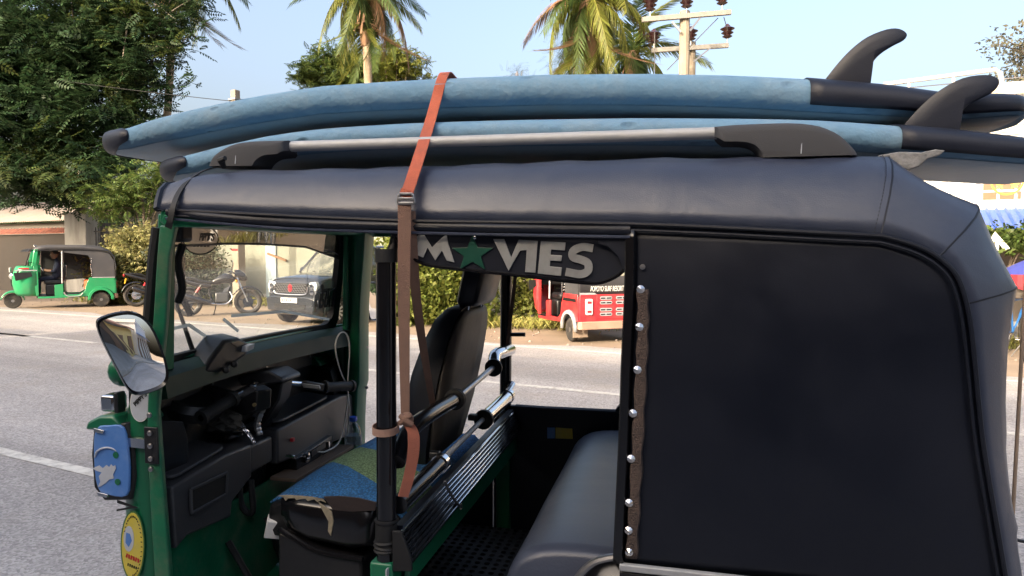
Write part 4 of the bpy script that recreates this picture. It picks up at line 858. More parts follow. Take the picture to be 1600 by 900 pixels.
# ribbed chrome moulding on the partition
for k in range(7):
    z0 = 0.864 - k * 0.0110
    MB().bar(Vector((-0.628 + 0.004 * k, 1.488, z0 - 0.029)), Vector((-0.625 + 0.004 * k, 2.655, z0)), 0.010, 0.0088).build('chrome_rib', M_chrome, rk, bevel=0.002)
MB().prism([Vector((-0.632, 1.515, 0.735)), Vector((-0.632, 2.665, 0.745)), Vector((-0.632, 2.665, 0.872)), Vector((-0.632, 1.515, 0.845))], (-0.02, 0, 0)).build('partition', M_panel, rk)
MB().prism([Vector((-0.616, 1.515, 0.700)), Vector((-0.616, 2.665, 0.705)), Vector((-0.616, 2.665, 0.785)), Vector((-0.616, 1.515, 0.760))], (-0.014, 0, 0)).build('partition_beam', M_green, rk, bevel=0.003)
MB().prism([Vector((-0.642, 1.474, 0.750)), Vector((-0.594, 1.474, 0.756)), Vector((-0.596, 1.474, 0.785)), Vector((-0.620, 1.474, 0.848)), Vector((-0.642, 1.474, 0.848))], (0, 0.010, 0)).build('moulding_end', M_rubber, rk, bevel=0.002)
MB().box((-0.87, YF - 0.01, 0.53), (0.30, 0.03, 0.39)).build('far_side_wall', M_panel, rk, bevel=0.006)
# hook hanging from the moulding
hk = spline([P(x, y, X=-0.60) for x, y in ((695, 752), (700, 764), (708, 778), (716, 788), (722, 793))], 4)
MB().tube(hk, 0.0045, 6, flat=0.5).build('hanging_hook', M_steel, rk)
c = P(720, 792, X=-0.60); MB().tube([c + Vector((0, 0.010 * math.cos(a), 0.007 * math.sin(a))) for a in [k * math.pi / 5 for k in range(10)]], 0.0025, 5, closed=True).build('hook_eye', M_steel, rk)
# ---- inner roof frame, seen from below
for x in (-1.1, -0.65, -0.1, 0.35):
    MB().tube([Vector((x, 1.56, 1.585)), Vector((x, 1.65, 1.64)), Vector((x, YC, 1.665)), Vector((x, 2.52, 1.64)), Vector((x, 2.61, 1.585))], 0.012, 8).build('roof_hoop', M_black, rk)
# ---- mirrors
def make_mirror(c, nrm, upv, w, h, sd):
    nrm = Vector(nrm).normalized(); u = Vector(upv); u = (u - nrm * u.dot(nrm)).normalized(); r = u.cross(nrm)
    o = spline([Vector((x, y, 0)) for x, y in ((-0.50, 0.40), (-0.30, 0.50), (0.2, 0.46), (0.46, 0.25), (0.52, -0.2), (0.42, -0.46), (0.1, -0.52), (-0.28, -0.46), (-0.42, -0.1))], 5, closed=True)
    def ringk(k, d): return [c + r * (p.x * w * k) + u * (p.y * h * k) + nrm * d for p in o]
    hs = MB().loft([ringk(0.93, -0.002), ringk(1.0, 0.004), ringk(1.03, -0.004), ringk(0.98, -0.018), ringk(0.7, -0.034), ringk(0.1, -0.040)], closed=True).build('side_mirror', M_blackgloss, rk)
    gl = [[c + r * (p.x * w * k) + u * (p.y * h * k) + nrm * (0.0 - 0.0045 * k * k + 0.002) for p in o] for k in (0.94, 0.7, 0.45, 0.2, 0.02)]
    MB().loft(gl, closed=True).add(gl[-1], [tuple(range(len(o)))]).build('mirror_face', M_mirror, hs, ang=80)
    return hs
mc = P(210, 550, Y=1.42)
mm_ = make_mirror(mc, (0.765, -0.645, 0.045), (-0.16, -0.20, 1), 0.115, 0.205, 0)
MB().tube([mc + Vector((-0.03, 0.02, 0.03)), Vector((-1.33, 1.49, 1.24))], 0.009, 8).build('mirror_stalk', M_black, mm_)
mf = P(586, 470, Y=2.80)
m2 = make_mirror(mf, (0.97, -0.22, 0.0), (0.0, 0.0, 1), 0.12, 0.165, 1)
MB().tube([mf + Vector((-0.03, 0, 0.03)), Vector((-1.30, 2.68, 1.36))], 0.009, 8).build('mirror_stalk', M_black, m2)
MB().tube(spline([P(x, y, Y=2.66) for x, y in ((566, 358), (570, 370), (566, 390), (563, 402))], 3), 0.016, 8).build('rolled_curtain', M_panel, rk)
# ================================================================== things on the rickshaw
def ribbon(pts, wd, w, th=0.002):
    """flat webbing through pts; wd = width direction(s)"""
    pts = [Vector(p) for p in pts]; rows = []
    for i, p in enumerate(pts):
        t = (pts[min(i + 1, len(pts) - 1)] - pts[max(i - 1, 0)]).normalized(); d = Vector(wd[i] if isinstance(wd, list) else wd); d = (d - t * d.dot(t)).normalized(); n_ = t.cross(d)
        ww = w[i] if isinstance(w, list) else w
        rows.append([p + d * ww / 2 + n_ * th / 2, p - d * ww / 2 + n_ * th / 2, p - d * ww / 2 - n_ * th / 2, p + d * ww / 2 - n_ * th / 2])
    return MB().loft(rows, closed=True, cap=True)
def surfboard(label, yc, xn, xt, hw, th, topline, patch_x, fins, bump_w):
    root = empty('surfboard', (0.5 * (xn + xt), yc, 1.8)); tag(root, label, 'surfboard', 'surfboards on the roof')
    tl = sorted(topline); xs = [p[0] for p in tl]; zs = [p[1] for p in tl]
    def ztop(x): return float(np.interp(x, xs, zs))
    N_ = 46
    def width(t):
        return hw * (1 - (1 - min(1, t / 0.40)) ** 3.0) ** 0.44 if t < 0.40 else hw * (1 - 0.30 * ((t - 0.40) / 0.60) ** 2.2) * (1.0 if t < 0.965 else max(0.02, (1 - ((t - 0.965) / 0.035) ** 2.2)) ** 0.5)
    def thick(t): return th * (0.62 + 0.38 * min(1, t / 0.16) ** 0.7) * (1.0 if t < 0.8 else 1 - 0.50 * ((t - 0.8) / 0.2) ** 1.5)
    ts = [0.5 - 0.5 * math.cos(math.pi * i / N_) for i in range(N_ + 1)]; ts[0] = 0.0006; ts[-1] = 0.9996
    NA = 28
    def sec(t, off=0.0, a0=0, a1=360, n=NA):
        x = lerp(xn, xt, t); w = width(t) + off; h = thick(t); zt = ztop(x); out = []
        for k in range(n + (0 if a1 - a0 == 360 else 1)):
            a = R(a0 + (a1 - a0) * k / n); c, s_ = math.cos(a), math.sin(a)
            y = math.copysign(abs(c) ** 0.46, c); z_ = math.copysign(abs(s_) ** 0.72, s_)
            if s_ > 0: z_ = z_ * (1 - 0.14 * abs(y) ** 3)
            out.append(Vector((x, yc + y * w, zt - h / 2 + z_ * (h / 2 + off))))
        return out
    bd_ = MB().loft([sec(t) for t in ts], closed=True, cap=True).build('foam_body', M_blueboard, root, ang=60)
    # pale deck skin (the board rides upside down, so the deck faces the road)
    MB().loft([sec(t, 0.0015, 222, 318, 12) for t in ts if 0.012 < t < 0.985]).build('deck_skin', M_boarddeck, root, ang=60)
    # black nose bumper wrapped round the tip
    rows = []
    for k in range(NA + 1):
        an = R(360 * k / NA); c, s_ = math.cos(an), math.sin(an); yy = abs(c) ** 0.46
        tm = 0.010 + bump_w * yy ** 3 * (1.0 if s_ > -0.35 else 0.8)
        rows.append([sec(0.0004 + tm * (j / 8) ** 1.8, 0.004)[k % NA] for j in range(9)])
    MB().loft(rows).build('nose_bumper', M_pad, root, ang=70, solid=0.003)
    tp = (patch_x - xn) / (xt - xn)
    pt = [tp + (0.999 - tp) * (i / 16) for i in range(17)]
    MB().loft([sec(t, 0.0028, -22, 202, 22) for t in pt]).build('tail_patch', M_pad, root, ang=60, solid=0.003)
    for outline, y_ in fins:
        q = spline([P(x, y, Y=y_) for x, y in outline], 3); q = q + [q[-1] + Vector((0.002, 0, -0.035)), q[0] + Vector((-0.012, 0, -0.035))]; cc = sum(q, Vector()) / len(q)
        MB().loft([[p + (cc - p) * (1 - k) + Vector((0, d, 0)) for p in q] for k, d in ((0.0005, -0.0075), (0.5, -0.0065), (0.85, -0.004), (1, 0), (0.85, 0.004), (0.5, 0.0065), (0.0005, 0.0075))], closed=True).build('fin', M_pad, root, ang=80)
    return root, sec, ztop
def tlz(pts, Y): return [(lambda v: (v.x, v.z))(P(q[0], q[1], Y=q[2] if len(q) > 2 else Y)) for q in pts]
topl = tlz([(x, y - 13.0 * min(1, max(0, (x - 220) / 260)), *r) for x, y, *r in [(180, 209, 2.09), (188, 202, 2.0), (203, 192, 1.93), (250, 177, 1.90), (300, 166, 1.88), (400, 149), (500, 138), (600, 131), (690, 126), (850, 119), (1000, 116), (1150, 117), (1270, 121), (1400, 131), (1500, 144), (1590, 158, 1.95)]], 1.86)
lowl = tlz([(x, y - 9.0 * min(1, max(0, (x - 300) / 240)), *r) for x, y, *r in [(256, 256, 2.0), (268, 244, 1.88), (300, 229, 1.80), (350, 216), (420, 206), (500, 200), (640, 193), (800, 188), (1000, 184), (1200, 184), (1300, 186), (1412, 193), (1500, 199), (1600, 210), (1700, 222)]], 1.77)
finA = [(1290, 123), (1310, 98), (1330, 77), (1355, 58), (1385, 46), (1405, 45), (1417, 53), (1412, 63), (1395, 72), (1375, 85), (1363, 100), (1357, 126)]
finB = [(1414, 193), (1440, 165), (1470, 140), (1505, 122), (1540, 117), (1558, 122), (1561, 132), (1550, 145), (1530, 155), (1512, 165), (1500, 180), (1495, 198)]
def fin_far(o, y0, y1):
    """the same fin on the other rail, described by where its pixels would fall"""
    out = []
    for x, y in o:
        v = P(x, y, Y=y0); v = Vector((v.x, y1, v.z)); d = v - Vector((0, 0, CAMH)); k = FPX / d.dot(_F)
        out.append((800 + k * d.dot(_R), 450 - k * d.dot(_U)))
    return out
boA, secA, ztA = surfboard('upper blue foam surfboard with black nose bumper and tall black fin, topmost of the stack', 2.11, -1.965, 0.86, 0.285, 0.112, topl, P(1268, 140, Y=1.85).x, [(finA, 1.95), (fin_far(finA, 1.95, 2.27), 2.27)], 0.075)
boB, secB, ztB = surfboard('lower blue foam surfboard lying against the roof rail, black tail running out of frame', 2.02, -1.66, 1.06, 0.285, 0.092, lowl, P(1412, 210, Y=1.76).x, [(finB, 1.86), (fin_far(finB, 1.86, 2.18), 2.18)], 0.070)
MB().prism([P(x, y, Y=1.735) for x, y in ((1372, 243), (1405, 237), (1440, 238), (1462, 233), (1478, 235), (1468, 243), (1450, 248), (1436, 260), (1418, 266), (1400, 258))], (0, 0.012, 0)).build('torn_tape', mat('torn_tape', (0.20, 0.20, 0.20), 0.7, var=0.4, vs=30, bump=0.5, bs=60), boB, bevel=0.003)
# ---- soft roof racks
def rack(y_, label, sgn):
    rt = empty('roof_rack', (-0.4, y_, 1.71)); tag(rt, label, 'roof rack', 'roof racks under the boards')
    dy = y_ - 1.66
    def q(pts): return [P(x, y, Y=1.66) + Vector((0, dy - 0.045, 0)) for x, y in pts]
    lp = spline(q([(338, 262), (347, 244), (370, 229), (400, 222.5), (456, 221)]), 4) + spline(q([(456, 237), (432, 240), (418, 250), (411, 262)]), 3)
    rp_ = spline(q([(1116, 200), (1160, 196.5), (1250, 195), (1300, 208), (1330, 234), (1337, 246)]), 4) + q([(1186, 250)]) + spline(q([(1183, 240), (1170, 224), (1150, 217), (1116, 216)]), 3)
    for o in (lp, rp_):
        cc_ = sum(o, Vector()) / len(o); lows = min(p.z for p in o); rw = []
        for dy_, k in ((0.0, 0.72), (0.004, 0.86), (0.014, 0.95), (0.03, 1.0), (0.06, 1.0), (0.076, 0.95), (0.086, 0.86), (0.09, 0.72)):
            rw.append([Vector((lerp(cc_.x, p.x, 0.5 + 0.5 * k), p.y + dy_, lows + (p.z - lows) * k)) for p in o])
        pd = MB().loft(rw, closed=True, cap=True).build('foam_pad', M_foampad, rt, ang=70)
        mx_ = lerp(o[0].x, o[len(o) // 2].x, 0.62); MB().tube([Vector((mx_, o[0].y - 0.001, lows + 0.006)), Vector((mx_ + 0.002, o[0].y + 0.002, lows + 0.040)), Vector((mx_ + 0.003, o[0].y + 0.022, lows + 0.054))], 0.0012, 5).build('pad_stitch', M_palegrey, pd)
    a = P(452, 229, Y=1.66) + Vector((0, dy, 0)); b = P(1120, 208, Y=1.66) + Vector((0, dy, 0))
    MB().tube([a.lerp(b, t) for t in (0, 0.3, 0.6, 1)], 0.0145, 16, flat=0.95).build('rail_tube', M_alu, rt)
    return rt
rack(1.66, 'grey padded roof rack with a scuffed aluminium tube along the near roof edge', 1)
rack(2.51, 'grey padded roof rack on the far side of the roof hidden behind the boards', -1)
# ---- orange and brown lashing strap
st_ = empty('lashing_strap', (-0.62, 1.50, 0.93)); tag(st_, 'orange and brown webbing strap with metal buckle lashing the boards to the post', 'strap')
top = []
for y_ in (2.42, 2.25, 2.1, 1.95, 1.88): top.append(Vector((-0.645 + (1.9 - y_) * 0.05, y_, ztA(-0.645) + 0.004)))
top += [P(689, 128, Y=1.835), P(683, 150, Y=1.815), P(672, 190, Y=1.74), P(662, 222, Y=1.635), P(650, 260, Y=1.535), P(640, 290, Y=1.488), P(634, 306, Y=1.470)]
ribbon(spline(top, 4), (1, 0, 0), 0.030, 0.0025).build('orange_webbing', M_orange, st_, ang=60)
ribbon([P(637, 297, Y=1.4665), P(633, 309, Y=1.4645)], (1, 0, 0), 0.032, 0.003).build('stitched_fold', M_orange, st_)
bk = [P(x, y, Y=1.462) for x, y in ((624, 303), (645, 303), (648, 318), (622, 318))]
b_ = MB()
for i in range(4): b_.bar(bk[i], bk[(i + 1) % 4], 0.008, 0.006)
b_.bar(bk[0].lerp(bk[3], 0.55), bk[1].lerp(bk[2], 0.55), 0.010, 0.008); b_.build('cam_buckle', M_steel, st_, bevel=0.0015)
b1 = [P(632, 316, Y=1.463), P(632, 360, Y=1.462), P(631, 450, Y=1.464), P(632, 560, Y=1.466), P(633, 640, Y=1.468), P(633, 655, Y=1.468)]
wl = [0.031, 0.030, 0.0285, 0.024, 0.020, 0.018]; n_ = 6
b1s = spline(b1, n_); ws = [float(np.interp(i / n_, range(6), wl)) for i in range(len(b1s))]
ribbon(b1s, (1, 0.12, 0), ws, 0.0025).build('brown_webbing', M_brownweb, st_, ang=60)
b2 = spline([P(640, 330, Y=1.475), P(645, 400, Y=1.49), P(652, 480, Y=1.55), P(664, 560, Y=1.66), P(676, 630, X=-0.66), P(679, 645, X=-0.65)], 5)
ribbon(b2, [Vector((0.9, 0.35, 0.1))] * len(b2), [float(np.interp(i, [0, 10, 25], [0.026, 0.022, 0.014])) for i in range(len(b2))], 0.0025).build('brown_webbing', M_brownweb, st_, ang=60)
# loop round the stanchion, knot and hanging tail
lp = [Vector((-0.667 + 0.031 * math.cos(a), 1.500 + 0.031 * math.sin(a), 1.082 + 0.004 * math.sin(a))) for a in [2 * math.pi * k / 20 for k in range(21)]]
ribbon(lp, (0, 0, 1), 0.017, 0.002).build('post_loop', mat('pale_webbing', (0.33, 0.20, 0.15), 0.8, var=0.15, bump=0.4, bs=480), st_, ang=60)
kn = P(636, 655, Y=1.455); MB().ball(kn, (0.016, 0.012, 0.017), 12, 8).tube([kn + Vector((-0.012, -0.008, 0.010)), kn + Vector((0.004, -0.014, 0)), kn + Vector((0.014, -0.006, -0.010))], 0.007, 8).tube([kn + Vector((-0.014, -0.006, -0.008)), kn + Vector((0, -0.013, 0.004)), kn + Vector((0.012, -0.006, 0.012))], 0.007, 8).build('knot', M_brownweb, st_, ang=70)
tl_ = spline([P(634, 660, Y=1.456), P(645, 675, Y=1.452), P(646, 705, Y=1.455), P(640, 740, Y=1.46), P(630, 776, Y=1.462)], 6)
ribbon(tl_, [Vector((1, 0.2 + 0.4 * i / len(tl_), 0.2)) for i in range(len(tl_))], [float(np.interp(i, [0, 8, 24], [0.016, 0.027, 0.024])) for i in range(len(tl_))], 0.0025).build('strap_tail', mat('faded_webbing', (0.36, 0.12, 0.075), 0.8, var=0.2, vs=16, bump=0.5, bs=480), st_, ang=60)
# far strap
s2 = empty('lashing_strap', (-0.64, 2.66, 1.2)); tag(s2, 'narrow brown strap hanging down the far post beside the headrest', 'strap')
ribbon(spline([P(806, 425, Y=2.66), P(801, 470, Y=2.64), P(795, 520, Y=2.64), P(792, 545, Y=2.645)], 4), (1, 0.3, 0), 0.014, 0.002).build('brown_webbing', M_brownweb, s2)
# front black strap over the canopy
s3 = empty('tie_down_strap', (-1.15, 1.5, 1.6)); tag(s3, 'narrow black strap tied over the front corner of the canopy', 'strap')
fs_ = spline([P(348, 259, Y=1.645), P(320, 266, Y=1.60), P(296, 280, Y=1.548), P(280, 300, Y=1.508), P(271, 322, Y=1.476), P(266, 345, Y=1.470), P(263, 356, Y=1.475)], 5)
ribbon(fs_, (1, 0, 0.2), 0.017, 0.003).build('black_webbing', M_rubber, s3, ang=60)
MB().tube([P(350, 262, Y=1.58), P(345, 250, Y=1.565), P(352, 247, Y=1.56)], [0.006, 0.010, 0.006], 7).build('knot', M_rubber, s3)
# ---- water bottle on the footwell box by the far pillar
MB().box((-1.27, 2.50, 0.51), (0.20, 0.26, 0.21)).build('battery_box', M_black, rk, bevel=0.008)
bt = empty('water_bottle', (-1.252, 2.50, 0.616)); tag(bt, 'clear plastic water bottle with blue cap beside the far door pillar', 'bottle')
MB().lathe([(0.030, 0), (0.034, 0.006), (0.034, 0.03), (0.0315, 0.035), (0.034, 0.04), (0.034, 0.06), (0.0315, 0.065), (0.034, 0.07), (0.034, 0.10), (0.0315, 0.105), (0.034, 0.11), (0.034, 0.145), (0.030, 0.175), (0.018, 0.198), (0.0135, 0.203), (0.0135, 0.212)], (-1.252, 2.50, 0.6165), (0, 0, 1), 24).build('bottle_body', G_clear, bt)
MB().lathe([(0.0155, 0), (0.0165, 0.001), (0.0165, 0.015), (0.015, 0.017)], (-1.252, 2.50, 0.826), (0, 0, 1), 20).build('cap', mat('blue_cap', (0.02, 0.10, 0.55), 0.4), bt)
MB().lathe([(0.0343, 0), (0.0343, 0.035)], (-1.252, 2.50, 0.735), (0, 0, 1), 20).build('bottle_label', glass('label_film', (0.7, 0.75, 0.8), 0.08, dust=0.3, dustcol=(0.6, 0.65, 0.7)), bt)
# ================================================================== the street
def asphalt_mat():
    m = mat('asphalt', (0.345, 0.325, 0.312), 0.85, var=0.10, vs=0.9); N, L_ = nodes_of(m); b = N['Principled BSDF']
    src = b.inputs['Base Color'].links[0].from_socket
    tc = N.new('ShaderNodeTexCoord'); vo = N.new('ShaderNodeTexVoronoi'); vo.inputs['Scale'].default_value = 75; L_.new(tc.outputs['Object'], vo.inputs['Vector'])
    sx = N.new('ShaderNodeSeparateColor'); L_.new(vo.outputs['Color'], sx.inputs[0])
    mr = N.new('ShaderNodeMapRange'); mr.inputs[3].default_value = 0.5; mr.inputs[4].default_value = 1.5; L_.new(sx.outputs[0], mr.inputs[0])
    m1 = N.new('ShaderNodeMix'); m1.data_type = 'RGBA'; m1.blend_type = 'MULTIPLY'; m1.inputs['Factor'].default_value = 0.62; L_.new(src, m1.inputs['A']); L_.new(mr.outputs[0], m1.inputs['B'])
    n2 = N.new('ShaderNodeTexNoise'); n2.inputs['Scale'].default_value = 0.35; n2.inputs['Detail'].default_value = 8; L_.new(tc.outputs['Object'], n2.inputs['Vector'])
    r2 = N.new('ShaderNodeMapRange'); r2.inputs[1].default_value = 0.3; r2.inputs[2].default_value = 0.7; r2.inputs[3].default_value = 0.82; r2.inputs[4].default_value = 1.15; L_.new(n2.outputs['Fac'], r2.inputs[0])
    m2 = N.new('ShaderNodeMix'); m2.data_type = 'RGBA'; m2.blend_type = 'MULTIPLY'; m2.inputs['Factor'].default_value = 1; L_.new(m1.outputs['Result'], m2.inputs['A']); L_.new(r2.outputs[0], m2.inputs['B'])
    mp = N.new('ShaderNodeMapping'); mp.inputs['Rotation'].default_value = (0, 0, -ROADROT); L_.new(tc.outputs['Object'], mp.inputs[0])
    mp2 = N.new('ShaderNodeMapping'); mp2.inputs['Scale'].default_value = (0.05, 1.1, 1); L_.new(mp.outputs[0], mp2.inputs[0])
    n5 = N.new('ShaderNodeTexNoise'); n5.inputs['Scale'].default_value = 1.0; n5.inputs['Detail'].default_value = 5; L_.new(mp2.outputs[0], n5.inputs['Vector'])
    r5 = N.new('ShaderNodeMapRange'); r5.inputs[1].default_value = 0.35; r5.inputs[2].default_value = 0.65; r5.inputs[3].default_value = 0.80; r5.inputs[4].default_value = 1.12; L_.new(n5.outputs['Fac'], r5.inputs[0])
    m5 = N.new('ShaderNodeMix'); m5.data_type = 'RGBA'; m5.blend_type = 'MULTIPLY'; m5.inputs['Factor'].default_value = 1; L_.new(m2.outputs['Result'], m5.inputs['A']); L_.new(r5.outputs[0], m5.inputs['B']); m2 = m5
    # dust from the verge and a few dark seams
    wv = N.new('ShaderNodeTexNoise'); wv.inputs['Scale'].default_value = 1.6; wv.inputs['Detail'].default_value = 10; L_.new(tc.outputs['Object'], wv.inputs['Vector'])
    r3 = N.new('ShaderNodeMapRange'); r3.inputs[1].default_value = 0.52; r3.inputs[2].default_value = 0.75; r3.inputs[4].default_value = 0.5; L_.new(wv.outputs['Fac'], r3.inputs[0])
    m3 = N.new('ShaderNodeMix'); m3.data_type = 'RGBA'; m3.inputs['B'].default_value = (0.27, 0.235, 0.19, 1); L_.new(r3.outputs[0], m3.inputs['Factor']); L_.new(m2.outputs['Result'], m3.inputs['A'])
    L_.new(m3.outputs['Result'], b.inputs['Base Color'])
    bp = N.new('ShaderNodeBump'); bp.inputs['Strength'].default_value = 0.55; bp.inputs['Distance'].default_value = 0.006; L_.new(vo.outputs['Distance'], bp.inputs['Height']); L_.new(bp.outputs[0], b.inputs['Normal'])
    return m
M_asphalt = asphalt_mat()
M_dirt = mat('sandy_dirt', (0.27, 0.205, 0.145), 0.95, var=0.22, vs=1.3, bump=0.5, bs=22, dirt=(0.22, 0.16, 0.11), dirt_amt=0.6, ds=2.2)
M_line = mat('road_paint', (0.60, 0.58, 0.53), 0.8, var=0.15, vs=8, dirt=(0.27, 0.25, 0.23), dirt_amt=0.95, ds=11)
M_stone = mat('pebble', (0.30, 0.26, 0.22), 0.9, var=0.3, island=0.3)
# ground sheet to the horizon
g = MB(); n = 40
g.add([Vector((x, y, -0.006)) for x in (-900, 900) for y in (-900, 900)], [(0, 1, 3, 2)]); tag(g.build('ground', M_dirt), kind='structure')
# carriageway with an uneven far edge
rows = []
for i in range(241):
    s_ = -120 + i; e = 10.15 + 0.18 * math.sin(i * 0.7) + 0.12 * math.sin(i * 1.9 + 1) + 0.1 * random.random()
    rows.append([RP(s_, -2.6, 0), RP(s_, 3.5, 0), RP(s_, e - 0.3, 0), RP(s_, e, -0.004)])
rd_ = MB().loft(rows).build('road', M_asphalt, smooth=False); tag(rd_, kind='structure')
def s_of(px, n): v = PN(px, n); return v.dot(RS)
def marking(s0, s1, n, w=0.12):
    k = max(2, int((s1 - s0) / 0.5)); rows = []
    for i in range(k + 1):
        s_ = lerp(s0, s1, i / k); rows.append([RP(s_, n - w / 2 + 0.006 * math.sin(s_ * 5), 0.004), RP(s_, n + w / 2 + 0.006 * math.sin(s_ * 4 + 1), 0.004)])
    o = MB().loft(rows).build('lane_marking', M_line, smooth=False); tag(o, kind='structure')
marking(-110, 110, 9.70, 0.11); marking(-110, 110, 2.79, 0.10)
c0 = s_of(560, 6.89)
for k in range(-8, 8):
    a = c0 + k * 11.0; marking(a, a + 7.5 if k == 0 else a + 5.5, 6.89, 0.11)
a = s_of(42, 6.89); marking(a - 4, a, 6.892, 0.11)
# near footway with kerb slabs
M_conc = mat('concrete', (0.36, 0.345, 0.32), 0.9, var=0.14, vs=2, bump=0.25, bs=40, dirt=(0.18, 0.165, 0.14), dirt_amt=0.5, ds=1.5)
fw = MB().prism([RP(-60, -2.7), RP(60, -2.7), RP(60, -5.0), RP(-60, -5.0)], (0, 0, 0.12)).build('pavement', M_conc, smooth=False); tag(fw, kind='structure')
# pebbles and grit on the far verge
pb = MB()
for k in range(420):
    n_ = 10.2 + abs(random.gauss(0, 1.4)); s_ = random.uniform(-24, 16); r = random.uniform(0.008, 0.03); p = RP(s_, n_, r * 0.3)
    q = Euler((random.random() * 3, random.random() * 3, random.random() * 3)).to_matrix()
    pb.add([p + q @ Vector(v) * r for v in ((1, 0, 0), (-1, 0, 0.1), (0, 1, 0), (0, -0.9, 0), (0, 0, 0.7), (0.1, 0, -0.7))], [(0, 2, 4), (2, 1, 4), (1, 3, 4), (3, 0, 4), (2, 0, 5), (1, 2, 5), (3, 1, 5), (0, 3, 5)])
tag(pb.build('gravel', M_stone, smooth=False), 'loose pebbles scattered on the sandy far verge', 'gravel', kind='stuff')
# ---- shop-houses on the camera's side of the street (they shade the near half of the road)
M_plaster_a = mat('plaster_cream', (0.62, 0.54, 0.40), 0.85, var=0.08, vs=1.5, dirt=(0.35, 0.3, 0.24), dirt_amt=0.45, ds=1.2)
M_plaster_b = mat('plaster_white', (0.70, 0.70, 0.68), 0.85, var=0.06, vs=1.5, dirt=(0.4, 0.38, 0.34), dirt_amt=0.4, ds=1.2)
M_plaster_c = mat('plaster_yellow', (0.66, 0.52, 0.22), 0.85, var=0.08, vs=1.5, dirt=(0.4, 0.33, 0.2), dirt_amt=0.4, ds=1.2)
M_rooftile = mat('roof_tile', (0.26, 0.12, 0.07), 0.85, var=0.3, vs=6)
M_bluesign = mat('blue_board', (0.05, 0.14, 0.45), 0.5); M_win = mat('window_dark', (0.03, 0.035, 0.04), 0.12, spec=0.7); M_wood = mat('brown_wood', (0.16, 0.085, 0.045), 0.6, var=0.25, vs=8, stretch=(1, 1, 0.1))
def house(name, label, s0, s1, n0, n1, h, wall, gable=0.0, floors=2, bays=3, awn=None, trim=M_white):
    o = empty(name, RP((s0 + s1) / 2, (n0 + n1) / 2)); tag(o, label, 'building', 'shop-houses behind the photographer')
    MB().prism([RP(s0, n0), RP(s1, n0), RP(s1, n1), RP(s0, n1)], (0, 0, h)).build('wall', wall, o, smooth=False)
    if gable:
        for a, b in ((s0 - 0.5, s1 + 0.5),):
            m_ = (n0 + n1) / 2
            MB().prism([RP(a, n0 + 0.6, h - 0.1), RP(a, n0 + 0.6, h + 0.05), RP(a, m_, h + gable + 0.15), RP(a, n1 - 0.6, h + 0.05), RP(a, n1 - 0.6, h - 0.1), RP(a, m_, h + gable)], RS * (b - a)).build('roof', M_rooftile, o, smooth=False)
        MB().prism([RP(s0, n0, h), RP(s0, (n0 + n1) / 2, h + gable), RP(s0, n1, h)], RS * (s1 - s0)).build('gable', wall, o, smooth=False)
    else:
        MB().prism([RP(s0 - 0.1, n0 + 0.12, h + 0.002), RP(s1 + 0.1, n0 + 0.12, h + 0.002), RP(s1 + 0.1, n1, h + 0.002), RP(s0 - 0.1, n1, h + 0.002)], (0, 0, 0.25)).build('parapet', trim, o, smooth=False)
    fh = h / floors
    for f in range(floors):
        for k in range(bays):
            c_ = lerp(s0, s1, (k + 0.5) / bays); w_ = (s1 - s0) / bays * 0.5; z0 = f * fh + (0.9 if f else 0.12); z1 = f * fh + min(fh * 0.80, 2.5)
            wn = MB().prism([RP(c_ - w_ / 2, n0 + 0.05, z0), RP(c_ + w_ / 2, n0 + 0.05, z0), RP(c_ + w_ / 2, n0 + 0.05, z1), RP(c_ - w_ / 2, n0 + 0.05, z1)], RN * -0.045).build('window' if f else 'shutter_door', trim if f else M_wood, o, smooth=False)
            if f:
                for sg in (-1, 1):
                    cc = c_ + sg * w_ * 0.235
                    MB().prism([RP(cc - w_ * 0.2, n0 + 0.058, z0 + 0.07), RP(cc + w_ * 0.2, n0 + 0.058, z0 + 0.07), RP(cc + w_ * 0.2, n0 + 0.058, z1 - 0.07), RP(cc - w_ * 0.2, n0 + 0.058, z1 - 0.07)], RN * -0.004).build('pane', M_win, wn, smooth=False)
    if awn is not None:
        MB().prism([RP(s0, n0 + 0.01, 3.15), RP(s0, n0 + 1.5, 2.75), RP(s0, n0 + 1.5, 2.70), RP(s0, n0 + 0.01, 3.08)], RS * (s1 - s0)).build('awning', awn, o, smooth=False)
    return o
house('shop_house', 'long shop-house behind the photographer, front and awning made dark for the wing mirror', -16, 11.5, -5.0, -13, 5.7, mat('dark_front', (0.085, 0.062, 0.048), 0.8, var=0.3, vs=3), floors=1, bays=7, awn=M_black)  # dark front and awning made up to darken the wing mirror's reflection
house('shop_house', 'white shop-house behind the photographer at the left end of the row', -40, -16.4, -5.0, -13, 5.1, M_plaster_b, floors=1, bays=7, awn=M_bluesign)
house('gabled_house', 'yellow gabled house behind the photographer seen in the wing mirror', 13.0, 19.5, -6.0, -13, 3.4, M_plaster_c, gable=1.5, floors=1, bays=3)
house('shop_house', 'white house with blue awning behind the photographer at the right of the row', 20.6, 38, -5.2, -13, 4.4, M_plaster_b, floors=1, bays=5, awn=M_bluesign)

